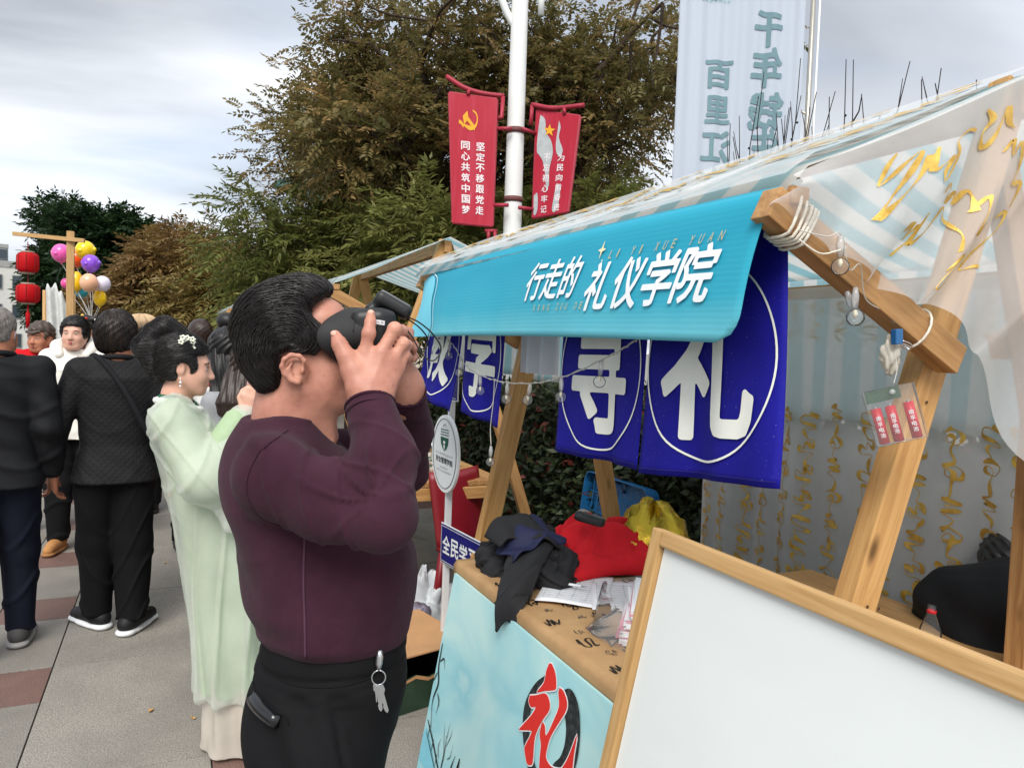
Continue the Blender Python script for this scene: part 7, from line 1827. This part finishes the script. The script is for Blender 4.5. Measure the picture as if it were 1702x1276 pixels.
for k in range(4): put_poly(lb, [(.095+.0012*k, 1.6145), (.0955+.0012*k, 1.6145), (.0955+.0012*k, 1.619), (.095+.0012*k, 1.619)], lambda y, z: (.0836, y, z))
put_poly(lb, [(.088, 1.617), (.093, 1.6165), (.093, 1.6172), (.088, 1.6177)], lambda y, z: (.0836, y, z)); lobj('sticker_print', lb, M_INK, vr, False)
# ------------------------------------------------------------------ the other people
CROWD = 'people in the crowd'
J_BLACK = mat_cloth('black_jacket_cloth', (24, 25, 28), 0.15, 500, 0.2, 0.75, 0, 0.2); J_QUILT = mat_cloth('black_quilted_cloth', (28, 28, 30), 0.12, 500, 0.16, 0.7, 0.034, 0.2)
T_NAVY = mat_cloth('navy_trousers', (26, 29, 42), 0.12); T_BLACK = mat_cloth('plain_black_trousers', (20, 20, 22), 0.12); W_KNIT = mat_cloth('white_hoodie', (226, 222, 214), 0.06, 500, 0.3); RED_K = mat_cloth('red_knit', (190, 26, 34), 0.1, 500, 0.3)
GREY_K = mat_cloth('grey_sweat', (150, 152, 156), 0.08, 500, 0.3); M_MASK = mat_cloth('mask_white', (206, 216, 224), 0.05)
def on_body(root, f): return f
# elderly man at the left edge
def x_old(root, T, R):
    lobj('mask_loop', MB().tube([T((.082, .0, .015)), T((.088, -.02, .005)), T((.086, -.018, -.02)), T((.07, .03, -.045))], .0015, 5), M_MASK, root)
    m = MB().grid(lambda u, v: T((.072-.03*u, .025+.06*u, -.01-.055*v)), 5, 5); lobj('face_mask', m, M_MASK, root)
person((-.76, 4.26, 0), rad(6), 1.70, 'grey-haired man in a black jacket cut off by the left edge', CROWD, J_BLACK, .80, T_NAVY, SKIN_T, hair_cap(HAIR_G, .050, .004, -.040, 0.0, 'hair', .0008, True, 2000, fm=mat('grey_strand', (150, 144, 140), 0.5, 0.3, 60)), arms=(((.205, -.05, 1.08), (.225, .05, .84)), ((-.23, -.03, 1.10), (-.25, .06, .86))), hd=(-22, 0), feet=((.09, .10), (-.09, -.12)), shoe_m=mat('grey_shoe', (74, 72, 72), 0.7, 0.15), sole_m=mat('grey_sole', (150, 148, 146), 0.7), tw=1.05, sleeve=1.0, leg_r=.92, fold_seed=1, collar=J_BLACK, extra=x_old)
# person in the quilted coat
def x_quilt(root, T, R):
    P = [(-.13, .06, 1.40), (-.09, -.06, 1.425), (.02, -.135, 1.28), (.12, -.15, 1.08), (.20, -.09, .92)]
    V = smooth_path(P, 6); m = MB(); up_ = []
    for i, p in enumerate(V):
        d = np.array(V[min(i+1, len(V)-1)])-np.array(V[max(i-1, 0)]); d /= np.linalg.norm(d); n = np.array((0, -1, .15)); sd = np.cross(d, n); sd /= np.linalg.norm(sd)
        for a, b in ((-.013, .012), (.013, .012), (.013, .007), (-.013, .007)): up_.append(np.array(p)+sd*a+n*b)
    m.add(up_, [(4*i+k, 4*i+(k+1) % 4, 4*i+4+(k+1) % 4, 4*i+4+k) for i in range(len(V)-1) for k in range(4)]); lobj('shoulder_strap', m, J_BLACK, root)
    lobj('mask_loop', MB().tube([T((.082, .0, .015)), T((.088, -.02, .005)), T((.086, -.018, -.02)), T((.07, .03, -.045))], .0015, 5), M_MASK, root)
    lobj('face_mask', MB().grid(lambda u, v: T((.074-.03*u, .02+.065*u, -.01-.06*v)), 5, 5), M_MASK, root)
q = person((-.255, 4.40, 0), rad(4), 1.69, 'person in a black quilted coat with a shoulder strap, seen from behind', CROWD, J_QUILT, .79, T_BLACK, SKIN_T, hair_cap(HAIR_BR, .045, .020, -.075, 0.012, 'hair', .0012, True, 2600), arms=(((.255, -.04, 1.09), (.235, .10, .87)), ((-.265, -.05, 1.09), (-.285, .06, .84))), hd=(-28, 0), feet=((.075, -.05), (-.085, .09)), shoe_m=MATS['black_shoe'], sole_m=M_WSOLE, tw=1.12, sleeve=1.08, leg_r=1.05, fold_seed=2, collar=J_QUILT, extra=x_quilt, quilt=True, toe=.13)
# white N on the side of the near shoe
sn = MB(); put_text(sn, 'N', lambda a, b: (.150+a*.55, -.035+.05+a*.8, .066+b), 0, 0, .034, .034, 0.02); lobj('shoe_letter', sn, M_WSOLE, q, False)

# woman in red behind
def x_red(root, T, R):
    n = 26; lobj('turtleneck', MB().tube([(.0, -.03, 1.36), (0, -.028, 1.41), (0, -.020, 1.452)], [.075, .066, .060], 18, False), RED_K, root)
    for x0 in (-.12, .13):
        for k, c in enumerate(((60, 44, 40), (206, 190, 160), (60, 44, 40))):
            f = lambda u, v: (x0+(-.016+.011*k)+.010*u, .085+.045*math.sin(v*2.4), 1.375-.42*v); lobj('strap_stripe', MB().slab(f, 2, 12, .004), mat('strap_%d' % c[0], c, 0.8), root)
def h_red(root, T, R, HC):
    hair_cap(HAIR_S, .062, .012, -.07, .004, 'hair', .003)(root, T, R, HC)
    f = Field(np.array(HC)-.2, np.array(HC)+.2, .005); f.chain([T((-.05, .085, .06)), T((0, .094, .045)), T((.05, .082, .055))], [.012, .014, .012], 0.015); f.chain([T((.0, -.10, .0)), T((.02, -.13, -.06)), T((.03, -.12, -.14))], [.035, .04, .02], 0.02); part('fringe', f, HAIR_S, root)
person((-.93, 6.85, 0), rad(172), 1.66, 'older woman in a red turtleneck with striped bag straps', CROWD, RED_K, .80, T_BLACK, SKIN_T, h_red, hd=(-18, -4), feet=((.09, .05), (-.10, -.08)), shoe_m=mat('white_sneaker', (206, 206, 200), 0.6, 0.08), sole_m=M_WSOLE, face=((150, 78, 74),), fem=True, tw=1.0, fold_seed=3, extra=x_red)
# woman in the white hoodie
def x_hood(root, T, R):
    f = Field((-.25, -.22, 1.25), (.25, .22, 1.55), .006); f.chain([(.085, .06, 1.375), (.11, -.03, 1.43), (.06, -.11, 1.45), (-.06, -.11, 1.45), (-.11, -.03, 1.43), (-.085, .06, 1.375)], [.03, .042, .05, .05, .042, .03], 0.04); part('hood', f, W_KNIT, root)
    lobj('necklace', MB().tube(smooth_path([(.05, .015, 1.40), (.03, .06, 1.365), (0, .082, 1.345), (-.03, .06, 1.365), (-.05, .015, 1.40)], 5), .0014, 5), mat('gold_chain', (200, 160, 70), 0.3, metal=0.8), root); lobj('pendant', MB().sphere((0, .088, 1.335), .007, 8, 6), M_PAPER, root)
def h_hood(root, T, R, HC):
    hair_cap(HAIR_B, .066, .016, -.10, .004, 'hair', .001, False, 1500, (0, .09, .06))(root, T, R, HC)
    f = Field(np.array(HC)-.25, np.array(HC)+.25, .005); f.ell(T((0, -.11, -.01)), (.05, .04, .05), 0.02, R=R); f.chain([T((.055, -.06, -.07)), T((.062, -.045, -.13))], [.022, .012], 0.02); part('ponytail', f, HAIR_B, root)
person((-.64, 6.28, 0), rad(176), 1.70, 'woman in a white hoodie walking towards the camera', CROWD, W_KNIT, .78, T_BLACK, SKIN_F, h_hood, hd=(-6, 2), feet=((.08, .10), (-.08, -.12)), shoe_m=mat('tan_boot', (176, 124, 74), 0.8, 0.1), sole_m=mat('gum_sole', (150, 106, 66), 0.8), face=((186, 96, 96),), fem=True, tw=1.06, fold_seed=4, extra=x_hood)
# head ornaments behind
def h_orn(root, T, R, HC):
    hair_cap(HAIR_B, .07, .014, -.08, .01)(root, T, R, HC)
    f = Field(np.array(HC)-.3, np.array(HC)+.3, .006)
    for q in (-1, 1): f.chain([T((.02*q, -.02, .14)), T((.075*q, -.02, .155)), T((.115*q, -.02, .12)), T((.10*q, -.02, .07))], [.03, .032, .03, .022], 0.02)
    f.ell(T((0, -.03, .15)), (.05, .04, .05), 0.03); bo_ = part('looped_bun', f, HAIR_B, root)
    for k, (x, z, c) in enumerate(((0, .16, (206, 30, 40)), (-.085, .15, (230, 226, 214)), (.085, .13, (230, 226, 214)), (.03, .19, (214, 180, 90)))): lobj('hair_ornament', MB().sphere(T((x, .05, z)), (.016, .012, .012), 10, 6), mat('orn_%d' % c[1], c, 0.4), root, True, bo_)
person((-.79, 8.7, 0), rad(185), 1.70, 'woman with a large black looped bun and small ornaments', CROWD, mat_cloth('dark_robe', (52, 40, 52)), .60, T_BLACK, SKIN_F, h_orn, face=((180, 80, 84),), fem=True, h=.009)
# knitted beret
def h_beret(root, T, R, HC):
    f = Field(np.array(HC)-.25, np.array(HC)+.25, .005); f.ell(T((0, -.02, .085)), (.115, .118, .062), 0.02, R=R); f.ell(T((0, -.012, .05)), (.088, .104, .045), 0.03, R=R)
    part('beret', f, mat_cloth('tan_knit', (192, 164, 132), 0.12, 300, 0.6), root, lambda V, N: .006*np.sin(np.arctan2(V[:, 1], V[:, 0])*14+V[:, 2]*30)); hair_cap(HAIR_BR, .05, .012, -.11)(root, T, R, HC)
M_FLORAL = (lambda t: t.done(t.bsdf(t.ramp((lambda n: (t.l(t.coord('Object'), n.inputs['Vector']), n.outputs['Color'])[1])(t.n('ShaderNodeTexVoronoi')), (0.3, L3((36, 34, 40))), (0.45, L3((220, 168, 44))), (0.7, L3((226, 184, 90))), (0.8, L3((60, 110, 120)))), 0.7, 0.2)))(NT('yellow_floral'))
M_FLORAL.node_tree.nodes['Voronoi Texture'].inputs['Scale'].default_value = 16
person((-.235, 7.3, 0), rad(10), 1.75, 'person in a tan knitted beret and yellow floral shawl', CROWD, M_FLORAL, .70, T_BLACK, SKIN_F, h_beret, fem=True, h=.009, tw=1.1)
# man with cropped hair and the woman with a bun farther on
person((.19, 5.85, 0), rad(0), 1.72, 'man with cropped dark hair seen from behind, farther up the walkway', CROWD, mat_cloth('charcoal_coat', (48, 48, 54)), .75, T_BLACK, SKIN_T, hair_cap(HAIR_BR, .05, .005, -.045, 0, 'hair', .0006), hd=(10, 0), h=.009, collar=mat_cloth('charcoal_coat', (48, 48, 54)))
def h_bun(root, T, R, HC):
    hair_cap(HAIR_B, .065, .010, -.06)(root, T, R, HC)
    f = Field(np.array(HC)-.25, np.array(HC)+.28, .005); f.ell(T((0, -.03, .155)), (.065, .06, .055), 0.02, R=R); f.ell(T((.0, -.10, .02)), (.06, .04, .06), 0.02, R=R); b_ = part('hair_bun', f, HAIR_B, root)
    for k, (p, c) in enumerate((((.06, .03, .10), (204, 60, 40)), ((.07, .045, .085), (214, 120, 60)), ((.05, .02, .16), (232, 230, 224)))): lobj('hair_flower', MB().sphere(T(p), (.014, .012, .012), 8, 6), mat('flower_%d' % c[1], c, 0.6), root, True, b_)
person((.32, 4.93, 0), rad(-55), 1.66, 'woman with a high bun and red hair flower in a green collar', CROWD, mat_cloth('pale_teal_robe', (196, 206, 196)), .50, T_BLACK, SKIN_F, h_bun, hd=(0, -4), face=((180, 80, 84),), fem=True, h=.009, collar=mat_cloth('green_trim', (40, 96, 70)))
# two long-haired women close behind the man
def h_long(m, ln):
    def fn(root, T, R, HC):
        hair_cap(m, .062, .012, -.09)(root, T, R, HC)
        f = Field((-.2, -.3, HC[2]-ln-.1), (.2, .2, HC[2]+.1), .0055); f.chain([T((0, -.05, .02)), T((0, -.085, -.10)), T((0, -.115, -.10-ln*.4)), T((0, -.12, -ln))], [.085, .082, .078, .045], 0.03, flat=((0, 1, 0), .6)); part('long_hair', f, m, root, lambda V, N: .004*np.sin(V[:, 0]*150+4*np.sin(V[:, 2]*9))+.002*np.sin(V[:, 0]*330+V[:, 2]*20))
    return fn
def x_jewel(root, T, R):
    m = MB(); rg_ = np.random.default_rng(6)
    for k in range(90): a = rg_.uniform(0, 2*PI); r = rg_.uniform(.9, 1.12); m.sphere((.10*r*math.cos(a), -.03+.09*r*math.sin(a), 1.40-.05*(r-.9)*5), .006, 6, 4)
    o_ = lobj('beaded_collar', m, mat('silver_bead', (196, 214, 206), 0.25, 0.1, metal=0.5), root); tag(o_, kind='stuff')
person((.27, 4.18, 0), rad(-8), 1.64, 'woman with long black hair and a silver beaded collar', CROWD, mat_cloth('white_robe', (214, 214, 210), 0.05), .50, T_BLACK, SKIN_F, h_long(HAIR_B, .42), fem=True, h=.008, extra=x_jewel)
person((.335, 3.58, 0), rad(-30), 1.56, 'person with dark brown hair and a grey sweatshirt behind the man', CROWD, GREY_K, .75, T_NAVY, SKIN_F, h_long(HAIR_BR, .20), hd=(-10, -6), fem=True, h=.0075, collar=GREY_K)
# people glimpsed past the hedge
person((4.15, 8.1, 0), rad(150), 1.68, 'person in black glimpsed over the hedge right of the leaning post', CROWD, J_BLACK, .6, T_BLACK, SKIN_F, hair_cap(HAIR_B), face=((180, 90, 90),), h=.010)
person((4.75, 8.5, 0), rad(190), 1.62, 'person in red glimpsed over the hedge beside the blue flag', CROWD, RED_K, .6, T_BLACK, SKIN_F, hair_cap(HAIR_B), face=((180, 90, 90),), h=.010)

# ------------------------------------------------------------------ the lady in the pale green robe
ha = rad(-9); hl = bpy.data.objects.new('person', None)
hf_ = Vector((math.cos(ha), math.sin(ha), 0)); hr_ = Vector((hf_.y, -hf_.x, 0))
link(hl, None, Matrix(((hr_.x, hf_.x, 0, .185), (hr_.y, hf_.y, 0, 3.02), (0, 0, 1, 0), (0, 0, 0, 1)))); tag(hl, 'woman in a long pale green robe with a black updo, looking at her phone', 'person', CROWD)
HH = np.array((0, -.065, 1.535)); RH = rotm(4, -7)
B = Field((-.35, -.35, .02), (.35, .35, 1.75), .0055); TH_ = head(B, HH, RH, 0.98, True)
B.chain([(0, -.085, 1.49), (0, -.105, 1.42), (0, -.10, 1.34)], [.047, .048, .06], 0.03); B.stack([(.84, 0, .0, .12, .09), (1.1, 0, -.02, .12, .085), (1.36, 0, -.10, .10, .06)], 0.03)
SR, ER, WR = np.array((.155, -.10, 1.33)), np.array((.21, .0, 1.13)), np.array((.135, .165, 1.375))
SL, EL, WL = np.array((-.155, -.10, 1.33)), np.array((-.20, .02, 1.13)), np.array((-.03, .20, 1.30))
B.chain([SR, ER, WR], [.042, .036, .023], 0.02); B.chain([SL, EL, WL], [.042, .036, .023], 0.02)
# near hand wrapped round a phone
for i, (dy, ln) in enumerate(((.0, .050), (.016, .056), (.032, .052), (.046, .042))):
    k0 = WR+np.array((.004, .0+dy*.8-.01, .062-.006*i)); B.cap(WR+np.array((0, dy*.5, .015)), k0, .014, .0105, 0.014); k1 = k0+np.array((-.004, .018, ln*.55)); k2 = k1+np.array((-.020, .014, ln*.10)); B.chain([k0, k1, k2, k2+np.array((-.018, .004, -.006))], [.0095, .0088, .008, .0068], 0.004)
B.chain([WR+np.array((0, -.015, .02)), WR+np.array((-.012, -.024, .05)), WR+np.array((-.026, -.012, .075)), WR+np.array((-.032, .004, .09))], [.014, .011, .0095, .0075], 0.006); hand(B, WL, EL, -1, .95, .9, (1, .2, .3))
B.chain([(.08, .0, .84), (.08, .03, .47), (.08, .06, .09)], [.075, .05, .035], 0.02); B.chain([(-.08, .0, .84), (-.08, .03, .47), (-.08, .08, .09)], [.075, .05, .035], 0.02)
part('body', B, SKIN_F, hl); face_bits(TH_, hl, (190, 70, 74), 0.98)
ph = bpy.data.objects.new('phone', None); link(ph, None, WM[hl.name].copy()); tag(ph, 'dark phone held up by the woman in the pale green robe', 'phone')
pc = Vector((WR+np.array((-.028, .036, .085))).tolist()); lobj('phone_body', MB().box(pc, (.010, .076, .150), Matrix.Rotation(rad(-12), 3, 'X'), .004), mat('phone_black', (28, 28, 32), 0.25, 0.05, spec=0.6), ph, False); lobj('phone_back', MB().box(pc+Vector((.0065, 0, 0)), (.002, .070, .144), Matrix.Rotation(rad(-12), 3, 'X')), mat('phone_rose', (188, 150, 146), 0.3, 0.05), ph, False)
def _silk(name, rgb, tr, al):
    t = NT(name); c = L3(rgb); v = t.coord('Object'); n = t.noise(v, 5, 4, 0.6); col = t.ramp(n, (0.3, tuple(x*.88 for x in c)), (0.7, tuple(min(1, x*1.08) for x in c))); b = t.bsdf(col, 0.5, 0.3); t.bump(b, t.noise(v, 40, 3, .6, .5), 0.25, 0.004)
    tl = t.n('ShaderNodeBsdfTranslucent'); t.l(col, tl.inputs[0]); m1 = t.n('ShaderNodeMixShader'); m1.inputs[0].default_value = tr; t.l(b.outputs[0], m1.inputs[1]); t.l(tl.outputs[0], m1.inputs[2])
    if al >= 1: return t.done(m1)
    tp = t.n('ShaderNodeBsdfTransparent'); m2 = t.n('ShaderNodeMixShader'); m2.inputs[0].default_value = al; t.l(tp.outputs[0], m2.inputs[1]); t.l(m1.outputs[0], m2.inputs[2]); return t.done(m2)
GRN = _silk('pale_green_silk', (188, 212, 172), .3, 1.0); GRN_S = _silk('pale_green_gauze', (240, 243, 236), .4, .55); CRM = _silk('cream_gauze', (224, 216, 204), .3, .9)
fold = lambda amp, n_, ph_: (lambda X, Y, Z: 1+amp*np.clip((1.15-Z)*1.2, .15, 1)*np.sin(np.arctan2(Y, X)*n_+ph_+2*np.sin(Z*3)))
D = Field((-.4, -.4, .22), (.4, .4, 1.46), .006)
D.stack([(.25, 0, .050, .168, .145), (.50, 0, .045, .168, .138), (.75, 0, .03, .17, .14), (.95, 0, .005, .165, .135), (1.15, 0, -.04, .155, .12), (1.28, 0, -.075, .15, .105), (1.36, 0, -.095, .10, .07), (1.40, 0, -.10, .07, .055)], 0.03, fold=fold(.085, 10, 0))
for q, S_, E_, W_ in ((1, SR, ER, WR), (-1, SL, EL, WL)):
    D.cap((.05*q, -.10, 1.37), S_, .045, .062, 0.05); D.chain([S_, E_, E_+(W_-E_)*.80], [.064, .070, .060], 0.04)
D.chain([(0, -.085, 1.52), (0, -.10, 1.42), (0, -.06, 1.40)], [.056, .054, .05], 0.010, 'cut')
CR = lambda p, w: np.exp(-(np.sin(p)/w)**2)
part('robe', D, GRN, hl, lambda V, N: -.012*CR(np.arctan2(V[:, 1]-.03, V[:, 0])*4.5+1.2*np.sin(V[:, 2]*4), .25)*np.clip((1.2-V[:, 2])*1.6, 0, 1)-.008*CR(V[:, 2]*9+V[:, 1]*13+V[:, 0]*5, .22)*np.clip((V[:, 2]-.95)*4, 0, 1))
# wide gauze sleeve and gauze outer layer
D = Field((-.45, -.42, .18), (.45, .42, 1.46), .006)
D.stack([(.235, 0, .050, .185, .160), (.50, 0, .045, .184, .154), (.75, 0, .03, .184, .152), (.95, 0, .0, .178, .146), (1.15, 0, -.045, .172, .136), (1.28, 0, -.08, .166, .124), (1.36, 0, -.098, .115, .082), (1.405, 0, -.10, .076, .060)], 0.03, fold=fold(.075, 9, 1.3))
D.cap((.05, -.10, 1.375), SR, .05, .072, 0.05); D.chain([SR, ER+np.array((.015, .01, .0)), ER+np.array((.01, .06, .0))], [.082, .088, .082], 0.03, flat=((1, 0, 0), .85)); D.chain([ER+np.array((.01, .03, .0)), WR+np.array((0, -.02, -.09)), WR+np.array((0, -.006, -.035))], [.088, .082, .060], 0.03, flat=((1, 0, 0), .9)); D.chain([ER+np.array((.0, .07, -.03)), ER+np.array((0, .10, -.16))], [.07, .05], 0.03, flat=((1, 0, 0), .4))
D.chain([(0, -.085, 1.52), (0, -.10, 1.42), (0, -.06, 1.40)], [.060, .058, .054], 0.010, 'cut')
part('gauze_layer', D, GRN_S, hl, lambda V, N: .004+.016*CR(np.arctan2(V[:, 1]-.03, V[:, 0])*5.5+1.6*np.sin(V[:, 2]*3+1), .30)*np.clip((1.25-V[:, 2])*1.6, 0, 1)+(.008*CR(V[:, 2]*11-V[:, 1]*17+V[:, 0]*6+1, .2)+.006*CR(V[:, 2]*19+V[:, 1]*24, .2))*np.clip((V[:, 2]-.9)*4, 0, 1))
D = Field((-.35, -.3, .0), (.35, .4, .34), .006); D.stack([(.012, 0, .055, .185, .165), (.15, 0, .055, .170, .145), (.33, 0, .055, .155, .125)], 0.02, fold=lambda X, Y, Z: 1+.07*np.sin(np.arctan2(Y-.055, X)*9)); part('underskirt', D, CRM, hl, lambda V, N: .006*np.sin(V[:, 0]*60+3*np.sin(V[:, 2]*9)))
n = 30
for r_, w_, m_, z_ in ((.062, .009, mat_cloth('green_trim', (40, 96, 70)), 1.418), (.078, .014, mat_cloth('white_trim', (224, 226, 220)), 1.402)): lobj('collar_trim', MB().tube([(r_*math.cos(2*PI*k/n), -.098+r_*1.0*math.sin(2*PI*k/n), z_-.035*max(0, math.sin(2*PI*k/n))) for k in range(n+1)], w_, 8), m_, hl)
# updo: combed cap, tall looped bun, ornaments
hair_cap(HAIR_B, .066, .014, -.062, .004, 'hair', .0006, True, 2600, (0, .09, .05))(hl, TH_, RH, HH)
f = Field(HH-.3, HH+.3, .005)
f.chain([TH_((0, -.03, .125)), TH_((0, -.075, .145)), TH_((0, -.115, .115))], [.040, .044, .042], 0.008); f.chain([TH_((0, -.125, .095)), TH_((0, -.150, .055)), TH_((0, -.125, .015))], [.040, .042, .036], 0.008)
f.chain([TH_((0, -.10, .06)), TH_((0, -.11, .0)), TH_((0, -.10, -.05))], [.05, .045, .03], 0.012)
bn = part('looped_updo', f, HAIR_B, hl, lambda V, N: .0004*np.sin(V[:, 0]*260)); strands(bn, hl, 2200, away(TH_((0, .09, .05))), 5)
pet = MB(); rg_ = np.random.default_rng(12)
for k in range(9):
    c = Vector(TH_((.070+rg_.uniform(-.004, .012), .010+rg_.uniform(-.022, .022), .100+rg_.uniform(-.028, .022))).tolist())
    for j in range(5): a = 2*PI*j/5; pet.sphere(c+Vector((.003, .007*math.cos(a), .007*math.sin(a))), (.0025, .006, .004), 6, 5)
fo_ = lobj('hair_flower', pet, mat('cream_petal', (236, 238, 220), 0.6), hl, True, bn); tag(fo_, kind='stuff')
lobj('earring', MB().tube([TH_((.085, -.008, -.04)), TH_((.087, -.006, -.058))], .0012, 5).sphere(TH_((.087, -.006, -.060)), .005, 8, 6).sphere(TH_((.087, -.006, -.074)), .004, 8, 6), M_PAPER, hl)

# she leans back a little: shift every piece with its height, then fit her height
def shear(o):
    for c in o.children:
        if c.type == 'MESH' and c.data.users == 1:
            co = np.empty(len(c.data.vertices)*3); c.data.vertices.foreach_get('co', co); co = co.reshape(-1, 3); co[:, 1] += .05-.085*co[:, 2]; co *= .955; c.data.vertices.foreach_set('co', co.ravel()); c.data.update()
        shear(c)
shear(hl); shear(ph)
# ------------------------------------------------------------------ seated person in black behind the whiteboard
sp_ = bpy.data.objects.new('person', None); link(sp_, None, Matrix.Translation((2.12, 1.26, 0)) @ Matrix.Rotation(rad(-60), 4, 'Z') @ Matrix.Scale(0.9, 4)); tag(sp_, 'person in black bending over at the right edge behind the whiteboard', 'person', CROWD)
B = Field((-.4, -.4, .02), (.4, .7, 1.35), .008); TH2 = head(B, (0, .30, 1.05), rotm(0, -50), 1.0); B.chain([(0, .24, 1.02), (0, .16, .98), (0, -.02, .55)], [.055, .10, .13], 0.03)
for q in (-1, 1): B.chain([(.17*q, .14, .96), (.24*q, .24, .74), (.12*q, .42, .80)], [.05, .045, .03], 0.02); hand(B, (.12*q, .42, .80), (.24*q, .24, .74), q, 1, .6, (0, .2, 1)); B.chain([(.10*q, 0, .52), (.12*q, .40, .50), (.12*q, .38, .10)], [.08, .06, .04], 0.02)
part('body', B, SKIN_F, sp_)
G = Field((-.42, -.4, .40), (.42, .6, 1.3), .008); G.chain([(0, .19, .985), (0, .10, .93), (0, -.03, .52)], [.13, .18, .18], 0.06, flat=((0, 1, 0), .8))
for q in (-1, 1): G.cap((0, .16, .98), (.16*q, .13, .97), .09, .085, 0.06); G.chain([(.17*q, .14, .96), (.24*q, .24, .74), (.15*q, .36, .785)], [.085, .075, .055], 0.04)
part('jacket', G, J_BLACK, sp_, lambda V, N: .006*np.sin(V[:, 2]*40+V[:, 0]*20))
L = Field((-.4, -.35, .03), (.4, .6, .75), .008)
for q in (-1, 1): L.chain([(.10*q, -.05, .52), (.12*q, .40, .50), (.12*q, .38, .10)], [.11, .09, .07], 0.03); shoe(sp_, (.12*q, .38, 0), (.13*q, .6, 0), MATS['black_shoe'], MATS['dark_sole'])
part('trousers', L, T_BLACK, sp_); hair_cap(HAIR_B, .062, .016, -.09)(sp_, TH2, rotm(0, -50), (0, .30, 1.05))
stl = thing('stool', (2.04, 1.30, 0), 'plastic stool under the bending person in black', 'stool'); MB().lathe([(0, .40), (.16, .40), (.165, .385), (.16, .37), (0, .37)], 20, Matrix.Translation((2.02, 1.28, 0))).build('seat', M_RCH, stl, True)
for k in range(4): a = PI/4+k*PI/2; MB().tube([(2.02+.11*math.cos(a), 1.28+.11*math.sin(a), .38), (2.02+.15*math.cos(a), 1.28+.15*math.sin(a), 0)], .016, 8).build('leg', M_RCH, stl, True)
